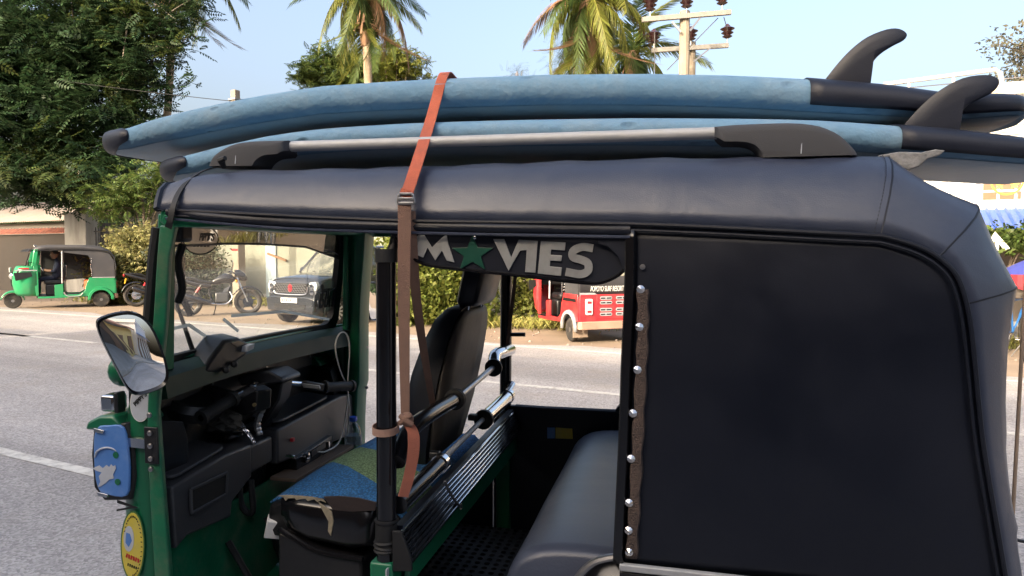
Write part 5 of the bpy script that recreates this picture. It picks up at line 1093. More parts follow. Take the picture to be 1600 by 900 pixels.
# ================================================================== far side: walls, gate, shed
M_wallgreen = mat('wall_plaster', (0.20, 0.21, 0.175), 0.9, var=0.10, vs=1.6, bump=0.1, bs=20, dirt=(0.145, 0.15, 0.12), dirt_amt=0.5, ds=1.1)
M_bluegrey = mat('bluegrey_paint', (0.30, 0.37, 0.40), 0.8, var=0.1)
def wall_box(name, m, parent, s0, s1, n0, n1, z0, z1, **k): return MB().prism([RP(s0, n0, z0), RP(s1, n0, z0), RP(s1, n1, z0), RP(s0, n1, z0)], (0, 0, z1 - z0)).build(name, m, parent, smooth=False, **k)
NW = 14.8
cwl = empty('compound_wall', RP(-4, NW)); tag(cwl, 'pale green plastered compound wall behind the parked car and motorcycles', 'wall')
w0, w1 = s_of(262, NW), s_of(790, NW)
wall_box('wall_panel', M_wallgreen, cwl, w0, w1, NW, NW + 0.2, -0.1, 2.12)
wall_box('coping', M_conc, cwl, w0 - 0.03, w1 + 0.03, NW - 0.05, NW + 0.25, 2.121, 2.20)
for px in (426,): s_ = s_of(px, NW); wall_box('wall_pier', M_bluegrey, cwl, s_ - 0.20, s_ + 0.20, NW - 0.06, NW, -0.1, 2.10)
for px in (330, 560, 640, 700): s_ = s_of(px, NW); wall_box('wall_pier', M_wallgreen, cwl, s_ - 0.15, s_ + 0.15, NW - 0.04, NW, -0.1, 2.11)
for z_ in (0.25,): wall_box('plinth', M_conc, cwl, w0, w1, NW - 0.03, NW - 0.002, -0.1, z_)
tw = MB(); p = PNz(418, 396, NW - 0.08); tw.bar(p, PNz(447, 407, NW - 0.08), 0.05, 0.06); tw.build('loose_batten', M_wood, cwl)
# gate posts and iron gate
M_post = mat('post_plaster', (0.42, 0.41, 0.38), 0.9, var=0.12, vs=3, dirt=(0.16, 0.15, 0.13), dirt_amt=0.7, ds=1.6, stretch=(1, 1, 0.25))
NG = 14.6
def gate_post(px, label, wpx, top):
    a, b = s_of(px - wpx / 2, NG), s_of(px + wpx / 2, NG); o = empty('gate_post', RP((a + b) / 2, NG)); tag(o, label, 'gate post', 'gate posts')
    wall_box('post_shaft', M_post, o, a, b, NG, NG + 0.5, -0.1, top, bevel=0.015); wall_box('post_cap', M_post, o, a - 0.04, b + 0.04, NG - 0.04, NG + 0.54, top + 0.001, top + 0.06, bevel=0.01)
gate_post(120, 'broad stained concrete gate post rising behind the parked green rickshaw', 33, PNz(122, 334, NG).z)
gate_post(237, 'pale concrete gate post beside the bush, next to the foreground windscreen pillar', 22, PNz(236, 327, NG).z)
gt_ = empty('iron_gate', RP(s_of(185, NG), NG + 0.2)); tag(gt_, 'dark iron bar gate between the two concrete gate posts', 'gate')
M_iron = mat('dark_iron', (0.03, 0.03, 0.03), 0.6, var=0.3)
ga, gb = s_of(139, NG), s_of(225, NG)
for k in range(19):
    s_ = lerp(ga, gb, (k + 0.5) / 19); MB().bar(RP(s_, NG + 0.25, 0.05), RP(s_, NG + 0.25, 2.35 + 0.12 * math.sin(math.pi * k / 18)), 0.022, 0.022).build('gate_bar', M_iron, gt_, smooth=False)
for z_ in (0.15, 1.2, 2.2): MB().bar(RP(ga, NG + 0.25, z_), RP(gb, NG + 0.25, z_), 0.05, 0.035).build('gate_rail', M_iron, gt_, smooth=False)
# low wall with tiled coping and the shed behind, far left
lw = empty('tiled_wall', RP(s_of(50, 15), 15)); tag(lw, 'weathered yard wall with red tile coping left of the gate', 'wall')
a, b = s_of(-120, NG), s_of(103, NG)
M_oldwall = mat('old_wall', (0.095, 0.082, 0.070), 0.9, var=0.2, vs=1.2, dirt=(0.10, 0.09, 0.08), dirt_amt=0.8, ds=0.9)
wall_box('wall_panel', M_oldwall, lw, a, b, NG + 0.1, NG + 0.3, -0.1, PNz(60, 366, NG).z)
M_redtile = mat('red_tile', (0.42, 0.17, 0.09), 0.8, var=0.3, vs=5, island=0.25, dirt=(0.12, 0.09, 0.07), dirt_amt=0.5, ds=3)
zt = PNz(60, 366, NG).z; nt_ = 46
base_tile = None
for k in range(nt_):
    s_ = lerp(a, b, (k + 0.5) / nt_); w_ = (b - a) / nt_
    for side_ in (0, 1):
        for row in (0, 1):
            n0 = NG - 0.02 + 0.11 * row; z0 = zt + 0.02 + 0.09 * row
            pts = [RP(s_ - w_ * 0.47, n0, z0), RP(s_ - w_ * 0.2, n0, z0 + 0.03), RP(s_ + w_ * 0.2, n0, z0 + 0.03), RP(s_ + w_ * 0.47, n0, z0)]
            if side_ == 0: MB().prism(pts, RN * 0.14 + Vector((0, 0, 0.10))).build('tile', M_redtile, lw, smooth=False)
sh = empty('shed', RP(s_of(60, 19), 19)); tag(sh, 'shed with corrugated metal roof beyond the yard wall at far left', 'shed')
a, b = s_of(-60, 18), s_of(112, 18); zr = PNz(80, 345, 18).z; zr2 = PNz(80, 316, 20.5).z
wall_box('wall_panel', M_oldwall, sh, a + 0.3, b - 0.3, 18.3, 21.5, -0.1, zr - 0.05)
M_corr = mat('corrugated_iron', (0.20, 0.18, 0.16), 0.6, metal=0.2, var=0.2, vs=3, dirt=(0.25, 0.14, 0.08), dirt_amt=0.5, ds=2)
rows = []
for k in range(241):
    s_ = lerp(a, b, k / 240); d = 0.035 * math.sin(k * math.pi / 2); rows.append([RP(s_, 17.9, zr + d), RP(s_, 20.6, zr2 + d), RP(s_, 22.5, zr2 - 0.8 + d)])
MB().loft(rows).build('roof', M_corr, sh, solid=0.01)
# ---- poles
M_polec = mat('pole_concrete', (0.22, 0.19, 0.15), 0.9, var=0.12, vs=3, dirt=(0.3, 0.27, 0.22), dirt_amt=0.4, ds=3)
up = empty('utility_pole', PN(375, 13.2)); tag(up, 'square concrete utility pole in front of the wall, seen through the windscreen', 'utility pole')
pb_ = PN(374, 13.2); zt = PNz(381, 139, 13.2).z
MB().loft([[pb_ + RS * (x * w) + RN * (y * w) + Vector((0, 0, z_)) for x, y in ((-1, -1), (1, -1), (1, 1), (-1, 1))] for z_, w in ((-0.1, 0.13), (zt, 0.085))], closed=True, cap=True).build('pole_shaft', M_polec, up, bevel=0.012)
for z_ in (2.0, zt - 0.25): MB().box(pb_ + Vector((0, 0, z_)), (0.26, 0.26, 0.05), (0, 0, ROADROT)).build('pole_band', M_steel, up, bevel=0.004)
MB().box(pb_ - RN * 0.128 + Vector((0, 0, 1.55)), (0.2, 0.01, 0.05), (0, 0, ROADROT)).build('red_band', M_red, up)
def wire(a, b, sag, label, r=0.010):
    o = empty('overhead_wire', a); tag(o, label, 'wire')
    MB().tube([a.lerp(b, t) - Vector((0, 0, sag * 4 * t * (1 - t))) for t in [i / 16 for i in range(17)]], r, 5).build('cable', M_rubber, o)
wire(PNz(381, 160, 13.2), PNz(-260, 60, 14.0), 0.25, 'thin overhead wire running from the concrete pole into the left trees')
# double pole with cross-arms and insulators
DP = 18.0
dp = empty('power_pole', P(1070, 450, D=DP) * 1.0); dp.location.z = 0; tag(dp, 'twin concrete power pole with two cross-arms and dark insulators', 'utility pole')
def at(px, py, d): return P(px, py, D=d)
for px, d, w, top in ((1070, DP, 0.13, 18), (1081, DP + 1.6, 0.11, 66)):
    t_ = at(px, top, d); b0 = Vector((t_.x, t_.y, -0.1))
    MB().tube([b0, t_], [w * 1.15, w], 10).build('pole_shaft', M_polec, dp, ang=30)
def arm(pa, pb2, d, ins, d2=None):
    a, b = at(*pa, d), at(*pb2, d2 or d)
    MB().bar(a, b, 0.10, 0.12).build('cross_arm', mat('galvanised', (0.24, 0.23, 0.21), 0.5, metal=0.4, var=0.15), dp, smooth=False)
    for t in ins:
        p = a.lerp(b, t) + Vector((0, 0, 0.06)); k = MB().tube([p, p + Vector((0, 0, 0.16))], 0.018, 6).build('insulator_pin', M_steel, dp)
        MB().lathe([(0.05, 0), (0.09, 0.02), (0.14, 0.05), (0.07, 0.09), (0.11, 0.11), (0.17, 0.15), (0.09, 0.19), (0.12, 0.21), (0.20, 0.26), (0.10, 0.31), (0.06, 0.36), (0.02, 0.40)], p + Vector((0, 0, 0.14)), (0, 0, 1), 16).build('insulator', mat('insulator_glaze', (0.05, 0.022, 0.022), 0.2, spec=0.7), k)
arm((1003, 31), (1142, 19), DP - 0.15, (0.09, 0.50, 0.90)); arm((1018, 79), (1138, 71), DP + 1.45, (0.03, 0.51, 0.985))
for a, b in (((1050, 34), (1064, 50)), ((1094, 28), (1078, 48))): MB().bar(at(*a, DP - 0.17), at(*b, DP - 0.17), 0.03, 0.05).build('arm_brace', M_steel, dp)
MB().bar(at(1110, 75, DP + 1.4), at(1084, 96, DP + 1.4), 0.03, 0.04).build('arm_brace', M_steel, dp)
for a, b in (((1122, 28), (1042, 110)), ((1023, 50), (1023, 112)), ((1131, 27), (1137, 48))): MB().tube([at(*a, DP), at(*b, DP + 0.4)], 0.012, 5).build('stay_wire', M_steel, dp)
# ---- building on the right
NB = 17.0; M_rail = mat('rail_paint', (0.40, 0.40, 0.39), 0.6)
bl = empty('corner_building', RP(s_of(1560, NB), NB)); tag(bl, 'white two-storey building with railed balcony at the right edge', 'building')
def bz(py, px=1560, n=NB): return PNz(px, py, n).z
a, b = s_of(1395, NB), s_of(1860, NB)
M_bw = mat('white_block', (0.48, 0.475, 0.455), 0.85, var=0.08, vs=2, dirt=(0.45, 0.42, 0.36), dirt_amt=0.3, ds=1)
ztop = bz(158)
wall_box('wall', M_bw, bl, a, b, NB, NB + 8, -0.1, ztop)
wall_box('roof_slab', M_bw, bl, a + 1.0, b + 0.2, NB - 0.7, NB + 8, ztop + 0.002, ztop + 0.22)
wall_box('fascia', mat('fascia_tan', (0.52, 0.40, 0.30), 0.8), bl, a + 1.0, b + 0.2, NB - 0.74, NB - 0.702, ztop - 0.02, ztop + 0.12)
# courses of blocks with vents
for r_ in range(9):
    z0 = lerp(bz(300), ztop - 0.15, r_ / 9)
    for k in range(10):
        s_ = lerp(a + 0.2, a + 7.2, (k + (0.5 if r_ % 2 else 0)) / 10)
        wall_box('block', M_bw, bl, s_, s_ + 0.62, NB - 0.03 - 0.01 * (k % 2), NB - 0.002, z0 + 0.02, z0 + (ztop - bz(300)) / 9 - 0.02)
        if (k + r_) % 2 == 0: wall_box('vent', mat('vent_grey', (0.33, 0.33, 0.31), 0.8), bl, s_ + 0.12, s_ + 0.44, NB - 0.052, NB - 0.043, z0 + 0.07, z0 + (ztop - bz(300)) / 9 - 0.07)
d0, d1 = s_of(1530, NB), s_of(1588, NB)
wall_box('shutter_door', M_wood, bl, d0, d1, NB - 0.09, NB - 0.055, bz(312), bz(262))
# balcony
NBb = 15.4; zb = PNz(1560, 312, NBb).z; a2, b2 = s_of(1395, NBb), s_of(1830, NBb)
wall_box('balcony_slab', M_bw, bl, a2, b2, NBb, NB - 0.002, zb - 0.22, zb)
for k in range(16):
    s_ = lerp(a2 + 0.05, b2 - 0.05, k / 15); MB().bar(RP(s_, NBb + 0.05, zb), RP(s_, NBb + 0.05, zb + 0.62), 0.035, 0.035).build('baluster', M_white, bl, smooth=False)
for z_ in (0.16, 0.32, 0.48, 0.64): MB().tube([RP(a2, NBb + 0.05, zb + z_), RP(b2, NBb + 0.05, zb + z_)], 0.022, 6).build('balcony_rail', M_white, bl)
M_gold = mat('gold_paint', (0.62, 0.42, 0.05), 0.5)
ec = PNz(1574, 283, NBb - 0.01); rr_ = 0.24
MB().tube([ec + RS * rr_ * math.cos(t) + Vector((0, 0, rr_ * math.sin(t))) for t in [k * math.pi / 14 for k in range(28)]], 0.016, 6, closed=True).build('emblem_ring', M_gold, bl)
for dx, dz in ((0, 0.11), (-0.11, -0.07), (0.11, -0.07)):
    c_ = ec + RS * dx + Vector((0, 0, dz)); MB().prism([c_ + RS * (0.085 if k % 2 == 0 else 0.035) * math.sin(k * math.pi / 5) + Vector((0, 0, (0.085 if k % 2 == 0 else 0.035) * math.cos(k * math.pi / 5))) for k in range(10)], RN * 0.01).build('emblem_star', M_gold, bl, smooth=False)
rp2 = [PNz(1380, 132, NB - 0.4), PNz(1555, 109, NB - 0.4), PNz(1562, 114, NB - 0.4), PNz(1565, 124, NB - 0.4), PNz(1565, 158, NB - 0.4)]
MB().tube(rp2, 0.045, 8).build('terrace_rail', M_rail, bl); MB().tube([PNz(1380, 141, NB - 0.4), PNz(1600, 120, NB - 0.4)], 0.012, 5).build('terrace_wire', M_steel, bl)
for px in (1420, 1490): MB().tube([PNz(px, 128 - (px - 1400) * 0.13, NB - 0.4), PNz(px, 170, NB - 0.4)], 0.03, 6).build('terrace_post', M_rail, bl)
# blue metal awning roof
NA_ = 14.2; M_bluemetal = mat('blue_metal', (0.035, 0.10, 0.42), 0.4, var=0.12, vs=2)
rows = []; a3, b3 = s_of(1400, NA_), s_of(1850, NA_); z0_, z1_ = PNz(1560, 358, NA_).z, PNz(1560, 327, NBb - 0.1).z
for k in range(0, 161):
    s_ = lerp(a3, b3, k / 160); d = 0.045 if k % 6 == 0 else 0; rows.append([RP(s_, NA_, z0_ + d), RP(s_, NBb - 0.05, z1_ + d)])
MB().loft(rows).build('blue_awning', M_bluemetal, bl, smooth=False, solid=0.01)
for k in range(7): s_ = lerp(a3, b3, k / 6); MB().tube([RP(s_, NA_ + 0.1, -0.05), RP(s_, NA_ + 0.1, z0_)], 0.04, 8).build('awning_post', M_white, bl)
wall_box('shop_front', mat('shop_dark', (0.14, 0.12, 0.10), 0.7), bl, s_of(1400, NB) + 0.1, b - 0.1, NB - 0.05, NB - 0.03, 0.1, 2.1)
# white peaked sign board, market parasol
ps = empty('peaked_sign', PN(1558, 13.6)); tag(ps, 'white inverted-V sign frame standing under the blue awning', 'sign')
pk = [PNz(x, y, 13.6) for x, y in ((1541, 386), (1555, 362), (1578, 388), (1570, 392), (1556, 374), (1548, 391))]
MB().prism(pk, RN * 0.06).build('peak_board', M_white, ps, smooth=False); MB().tube([PN(1558, 13.66), PNz(1558, 370, 13.66)], 0.03, 8).build('sign_post', M_white, ps)
um = empty('parasol', PN(1612, 12.6)); tag(um, 'blue and red market parasol at the right edge', 'parasol')
pc = PN(1612, 12.6); zp = PNz(1612, 402, 12.6).z; zv = PNz(1585, 428, 12.6).z; ze = PNz(1585, 452, 12.6).z; rr2 = 0.46
n_ = 16; ring = lambda r, z_, sc=0: [pc + Vector((r * math.cos(2 * math.pi * k / n_), r * math.sin(2 * math.pi * k / n_), z_ - (sc if k % 2 else 0))) for k in range(n_)]
MB().loft([ring(0.02, zp), ring(rr2 * 0.5, lerp(zp, zv, 0.45)), ring(rr2, zv)], closed=True).build('canopy_top', mat('parasol_blue', (0.04, 0.05, 0.25), 0.7), um, smooth=False)
MB().loft([ring(rr2, zv - 0.001), ring(rr2 * 1.01, lerp(zv, ze, 0.7)), ring(rr2 * 1.0, ze + 0.03, 0.05)], closed=True).build('valance', mat('parasol_red', (0.26, 0.015, 0.025), 0.7), um, smooth=False)
MB().tube([pc, pc + Vector((0, 0, zp))], 0.02, 8).build('pole', M_steel, um)
# thin pole standing at the back of the near rickshaw, with its clip
tp_ = empty('bamboo_pole', P(1581, 860, Y=1.40)); tag(tp_, 'thin brown pole standing upright at the right edge behind the canopy', 'pole')
b0 = P(1579, 868, D=1.55); t0 = P(1596, 560, D=1.55)
d_ = (t0 - b0); MB().tube([b0 - d_ * 1.1, b0 + d_ * 1.6], 0.0042, 8).build('pole_shaft', mat('bamboo', (0.30, 0.22, 0.16), 0.6, var=0.2, vs=9), tp_)
cc = P(1579, 842, D=1.55); MB().tube([cc, cc - d_ * 0.06], 0.007, 8).tube([cc + _R * -0.022, cc, cc + _R * 0.05 + Vector((0, 0, -0.01))], 0.004, 6).build('pole_clip', M_black, tp_)
# ================================================================== parked vehicles across the road
def lmat(m): return m
def back_rickshaw(label, loc, rz, paint, roofm, kind):
    o = empty('auto_rickshaw', loc, rz, local=True); tag(o, label, 'auto rickshaw', 'rickshaws parked across the road')
    W = 0.60
    # front wheel at x=-1.0, rear wheels x=+1.0, forward = -x
    def wl(c, w=0.10): return wheel(o, c, 0.20, w, (0, 1, 0), M_steel)
    wl((-1.0, 0, 0.20)); wl((1.0, -0.54, 0.20)); wl((1.0, 0.54, 0.20))
    cw = [cring(z_, b_, w_) for z_, b_, w_ in ((0.34, 0.10, 0.50), (0.42, 0.16, 0.57), (0.65, 0.21, 0.60), (0.90, 0.20, 0.60), (1.05, 0.15, 0.59), (1.12, 0.11, 0.58))]
    MB().loft(cw).build('front_cowl', paint, o, solid=0.01, ang=50)
    fd = [[Vector((-1.0 + 0.26 * math.cos(a), y, 0.20 + 0.26 * math.sin(a) + h)) for y, h in ((-0.10, -0.04), (-0.08, 0), (0, 0.015), (0.08, 0), (0.10, -0.04))] for a in [R(10 + 14 * k) for k in range(12)]]
    MB().loft(fd).build('front_mudguard', paint, o, solid=0.008)
    MB().prism([Vector((x, -0.14, z_)) for x, z_ in ((-1.0, 0.96), (-1.04, 0.80), (-1.02, 0.60), (-0.93, 0.48), (-0.8, 0.48), (-0.8, 0.96))], (0, 0.28, 0)).build('nose_mask', M_black, o, bevel=0.02)
    for s_ in (-1, 1):
        hl = MB().lathe([(0.085, 0), (0.09, 0.03), (0.07, 0.05)], (-0.97, s_ * 0.28, 0.86), (-1, s_ * 0.35, 0), 18).build('headlamp', M_chrome, o)
        MB().lathe([(0.07, 0.0), (0.04, 0.02), (0.01, 0.025)], (-1.015, s_ * 0.296, 0.86), (-1, s_ * 0.35, 0), 16).build('lens', glass('lamp_lens', (0.9, 0.9, 0.9), 0.2, dust=0.3), hl)
        MB().prism([Vector((x, s_ * 0.605, z_)) for x, z_ in ((-0.92, 0.95), (-0.55, 0.97), (-0.52, 0.86), (-0.88, 0.74))], (0, s_ * 0.006, 0)).build('lamp_surround', M_black, o, smooth=False)
        MB().bar((-0.90, s_ * 0.604, 1.01), (-0.42, s_ * 0.604, 1.01), 0.012, 0.025).build('chrome_strip', M_alu, o)
        MB().box((-0.70, s_ * 0.608, 1.06), (0.22, 0.012, 0.035)).build('side_badge', M_red, o)
    MB().box((-1.035, 0, 1.02), (0.02, 0.44, 0.12)).build('number_plate', M_white, o, bevel=0.003)
    # body tub with step opening
    for s_ in (-1, 1):
        pr = [(-0.42, 0.32), (-0.05, 0.32), (0.08, 0.36), (0.16, 0.36), (0.50, 0.36), (0.62, 0.44), (0.66, 0.62), (0.74, 0.80), (1.32, 0.80), (1.35, 0.62), (1.34, 0.36), (1.26, 0.36), (1.22, 0.44), (1.10, 0.50), (0.90, 0.50), (0.78, 0.44), (0.72, 0.30), (0.0, 0.27), (-0.42, 0.27)]
        MB().prism([Vector((x, s_ * W, z_)) for x, z_ in pr], (0, -s_ * 0.03, 0)).build('body_side', paint, o, bevel=0.006)
        MB().prism([Vector((x, s_ * W, z_)) for x, z_ in ((-0.05, 0.32), (0.14, 0.36), (0.14, 0.64), (-0.05, 0.62))], (0, -s_ * 0.03, 0)).build('body_side', paint, o, bevel=0.006)
        am = [[Vector((1.0 + r * math.cos(a), s_ * (W + dy), 0.22 + r * math.sin(a))) for r, dy in ((0.235, 0.0), (0.25, 0.035), (0.30, 0.035), (0.315, 0.0))] for a in [R(-5 + 19 * k) for k in range(11)]]
        MB().loft(am).build('wheel_arch', M_alu if kind == 'red' else paint, o, solid=0.006)
        MB().tube([(0.12, s_ * W, 0.66), (0.14, s_ * W * 0.99, 1.52)], 0.017, 10).build('post', M_alu, o)
        MB().loft([[Vector((x, s_ * y, z_)) for x, y, z_ in q] for q in (((-0.60, W - 0.06, 1.12), (-0.52, W, 1.12), (-0.44, W, 1.12), (-0.44, W - 0.06, 1.12)), ((-0.52, W - 0.06, 1.55), (-0.46, W, 1.55), (-0.38, W, 1.55), (-0.38, W - 0.06, 1.55)))], closed=True, cap=True).build('front_pillar', paint, o, bevel=0.006)
        MB().prism([Vector((x, s_ * W, z_)) for x, z_ in ((-0.46, 0.34), (-0.40, 0.34), (-0.40, 1.14), (-0.50, 1.14))], (0, -s_ * 0.05, 0)).build('front_pillar', paint, o, bevel=0.006)
        # quarter canopy
        MB().prism([Vector((x, s_ * (W - 0.004), z_)) for x, z_ in ((0.80, 0.80), (0.78, 1.30), (0.72, 1.40), (0.16, 1.48), (0.16, 1.54), (0.90, 1.56), (1.20, 1.48), (1.32, 1.25), (1.34, 0.80))], (0, -s_ * 0.012, 0)).build('side_canvas', roofm, o, smooth=False)
        if kind == 'red': MB().box((1.0, s_ * (W + 0.004), 0.70), (0.52, 0.008, 0.05)).build('side_stripe', M_black, o)
        for k in range(10): MB().ball((0.785 + 0.01 * math.sin(k), s_ * (W + 0.004), 0.85 + k * 0.05), 0.013, 8, 5).build('stud', M_chrome, o)
    MB().box((0.42, 0, 0.31), (1.75, 1.1, 0.05)).build('floor', M_black, o)
    MB().box((-0.10, 0, 0.48), (0.32, 0.86, 0.30)).build('driver_seat_box', M_black, o, bevel=0.03)
    MB().box((-0.08, 0, 0.69), (0.42, 0.80, 0.12)).build('driver_seat', M_black, o, bevel=0.04, bseg=3)
    MB().box((0.16, 0.05, 0.95), (0.08, 0.40, 0.46), (0, 0.18, 0)).build('driver_backrest', M_black, o, bevel=0.03, bseg=3)
    for s_ in (-0.1, 0.1): MB().tube([(0.20, s_ - 0.3, 0.70), (0.22, s_ - 0.3, 1.14)], 0.012, 8).build('grab_tube', M_chrome, o)
    for z_ in (0.85, 1.0, 1.12): MB().tube([(0.21, -0.5, z_), (0.21, 0.5, z_)], 0.010, 8).build('grab_bar', M_chrome, o)
    MB().box((0.86, 0, 0.60), (0.50, 1.05, 0.26)).build('passenger_seat', M_black if kind == 'red' else mat('orange_seat', (0.60, 0.10, 0.03), 0.6, var=0.4, vs=9), o, bevel=0.05, bseg=3)
    MB().box((1.08, 0, 0.92), (0.14, 1.05, 0.50), (0, 0.12, 0)).build('passenger_backrest', M_black if kind == 'red' else mat('orange_seat', (0.6, 0.1, 0.03)), o, bevel=0.04, bseg=3)
    # windscreen
    def ws(y, z_): return Vector((-0.62 - 0.05 * (1 - (y / 0.55) ** 2) + (z_ - 1.1) * 0.25, y, z_))
    fr = rrect(-0.55, 0.55, 1.12, 1.52, 0.08); fr2 = rrect(-0.59, 0.59, 1.08, 1.56, 0.10)
    wf = MB().loft([[ws(*p) + Vector((-0.02, 0, 0)) for p in fr], [ws(*p) + Vector((-0.02, 0, 0)) for p in fr2], [ws(*p) + Vector((0.03, 0, 0)) for p in fr2], [ws(*p) + Vector((0.03, 0, 0)) for p in fr]], closed=True, wrap=True).build('windscreen', paint, o)
    MB().loft([[ws(lerp(-0.56, 0.56, j / 8), lerp(1.11, 1.53, i / 4)) for j in range(9)] for i in range(5)]).build('glass', glass('far_screen_glass', (0.75, 0.82, 0.80), 0.12, dust=0.25, dustcol=(0.6, 0.62, 0.58)), wf)
    MB().tube([ws(-0.1, 1.13) + Vector((-0.03, 0, 0)), ws(-0.35, 1.45) + Vector((-0.03, 0, 0))], 0.012, 6).build('wiper', M_black, wf)
    MB().loft([[Vector((-0.56 - 0.16 * math.sin(math.pi * j / 10), lerp(-0.6, 0.6, j / 10), 1.55 + 0.01)), Vector((-0.60 - 0.22 * math.sin(math.pi * j / 10), lerp(-0.62, 0.62, j / 10), 1.50)), Vector((-0.50 - 0.12 * math.sin(math.pi * j / 10), lerp(-0.6, 0.6, j / 10), 1.57))] for j in range(11)], closed=True, cap=True).build('sun_visor', M_black, o)
    # roof
    rs = []
    for x, z_, k in ((-0.50, 1.56, 0.92), (-0.44, 1.62, 0.99), (-0.2, 1.65, 1), (0.5, 1.655, 1), (1.0, 1.63, 1), (1.22, 1.54, 0.99), (1.34, 1.38, 0.98), (1.37, 1.10, 0.98), (1.36, 0.80, 0.99)):
        nx = 0 if x < 1.1 else 1; ed = z_ - 0.10 if x < 1.1 else z_ - 0.04; xe = x - 0.02 if x > 1.1 else x
        rs.append([Vector((xe, -W * k, ed)), Vector((x, -W * k * 0.985, z_ - 0.03)), Vector((x, -W * k * 0.9, z_)), Vector((x + 0.01 * nx, 0, z_ + (0.025 if not nx else 0))), Vector((x, W * k * 0.9, z_)), Vector((x, W * k * 0.985, z_ - 0.03)), Vector((xe, W * k, ed))])
    MB().loft(rs).build('roof_canvas', roofm, o, ang=50, solid=0.01)
    for s_ in (-1, 1):
        MB().tube([(x, s_ * (W + 0.005), z_) for x, z_ in ((-0.45, 1.52), (0.5, 1.545), (1.0, 1.52), (1.2, 1.46))], 0.012, 6).build('roof_piping', M_black, o)
    for k in range(9): MB().ball((-0.46 - 0.03 * math.sin(math.pi * k / 8), lerp(-0.55, 0.55, k / 8), 1.66 if 0 < k < 8 else 1.63), 0.016, 8, 5).build('roof_stud', M_chrome, o)
    # tail
    MB().box((1.35, 0, 0.56), (0.04, 1.16, 0.50)).build('tail_panel', paint, o, bevel=0.012)
    MB().prism([Vector((1.32, -0.60, 0.36)), Vector((1.40, -0.56, 0.36)), Vector((1.40, 0.56, 0.36)), Vector((1.32, 0.60, 0.36))], (0, 0, -0.13)).build('rear_bumper', mat('rusty_bumper', (0.42, 0.26, 0.19), 0.8, var=0.25, dirt=(0.2, 0.12, 0.08), dirt_amt=0.6), o, bevel=0.01)
    if kind == 'red':
        MB().bar((1.36, -0.58, 0.815), (1.36, 0.58, 0.815), 0.02, 0.03).build('trim_strip', M_alu, o)
        hp = MB().box((1.374, 0.03, 0.60), (0.012, 0.62, 0.40)).build('engine_hatch', paint, o, bevel=0.004)
        for s_ in (-1, 1):
            for z_ in (0.74, 0.665, 0.55, 0.475):
                MB().prism([Vector((1.381, 0.03 + s_ * 0.145 + y, z_ + q)) for y, q in rrect(-0.11, 0.11, -0.028, 0.028, 0.026, 3)], (0.010, 0, 0)).build('louvre', M_alu, hp, bevel=0.002)
                for yy in (-0.055, 0.055): MB().box((1.3915, 0.03 + s_ * 0.15 + yy, z_), (0.004, 0.085, 0.020)).build('louvre_slot', M_rubber, hp, smooth=False)
            tl = MB().prism([Vector((1.37, s_ * 0.42 + y, 0.60 + q)) for y, q in rrect(-0.06, 0.06, -0.13, 0.13, 0.02, 3)], (0.03, 0, 0)).build('tail_lamp', M_white, o, bevel=0.006)
            for z_, m_ in ((0.675, M_red), (0.60, M_white), (0.525, M_red)): MB().box((1.401, s_ * 0.42, z_), (0.008, 0.075, 0.04)).build('lamp_lens', m_, tl, bevel=0.003)
            MB().box((1.22, s_ * 0.50, 0.20), (0.02, 0.26, 0.22)).build('mud_flap', mat('dusty_flap', (0.30, 0.23, 0.17), 0.9), o)
        MB().box((1.376, 0.44, 0.40), (0.012, 0.20, 0.11)).build('number_plate', M_yellow, o, bevel=0.002)
        rw = MB().prism([Vector((1.372 - 0.004, y, 1.17 + q)) for y, q in rrect(-0.26, 0.26, -0.10, 0.10, 0.06, 4)], (0.012, 0, 0)).build('rear_window', M_white, o)
        MB().prism([Vector((1.381, y, 1.17 + q)) for y, q in rrect(-0.23, 0.23, -0.07, 0.07, 0.05, 4)], (0.004, 0, 0)).build('pane', glass('rear_pane', (0.6, 0.6, 0.5), 0.1, dust=0.5, dustcol=(0.7, 0.68, 0.55)), rw)
        text_on('lettering', 'POPOYO SURF RESORT', 0.125, (1.390, -0.10, 0.890), (0, 1, 0), (0, 0, 1), M_white, o, 0.002, 0.0, 0.15, 0.46)
        MB().tube([(1.0, -0.3, 0.25), (1.0, 0.3, 0.25)], 0.05, 8).build('rear_axle', M_steel, o)
    else:
        MB().prism([Vector((x, 0.585, z_)) for x, z_ in ((-0.40, 0.66), (1.30, 0.80), (1.20, 1.45), (-0.38, 1.52))], (0, 0.008, 0)).build('dark_backing', M_canvas, o, smooth=False)  # dark sheet added on the far side so the interior reads as shaded
        MB().box((1.376, 0.0, 0.42), (0.012, 0.34, 0.10)).build('number_plate', M_yellow, o)
        for s_ in (-1, 1): MB().box((1.376, s_ * 0.48, 0.6), (0.02, 0.10, 0.2)).build('tail_lamp', M_red, o, bevel=0.01)
        text_on('plate_lettering', 'ABG 7463', 0.085, (-1.047, 0, 1.02), (0, -1, 0), (0, 0, 1), M_print, o, 0.001, 0.001)
        MB().bar((0.80, -0.601, 0.80), (1.33, -0.601, 0.80), 0.02, 0.02).build('trim_strip', M_alu, o); MB().bar((0.80, 0.601, 0.80), (1.33, 0.601, 0.80), 0.02, 0.02).build('trim_strip', M_alu, o)
        for k in range(3):
            for s_ in (-1, 1): MB().bar((0.74, s_ * 0.603, 0.74 - k * 0.07), (1.32, s_ * 0.603, 0.74 - k * 0.07), 0.008, 0.010).build('pressed_rib', paint, o)
        bk_ = MB().tube(spline([(0.15, -0.62, 0.42), (0.24, -0.62, 0.32), (0.50, -0.62, 0.32), (0.58, -0.62, 0.40)], 4), 0.012, 6).build('step_trim', M_alu, o)
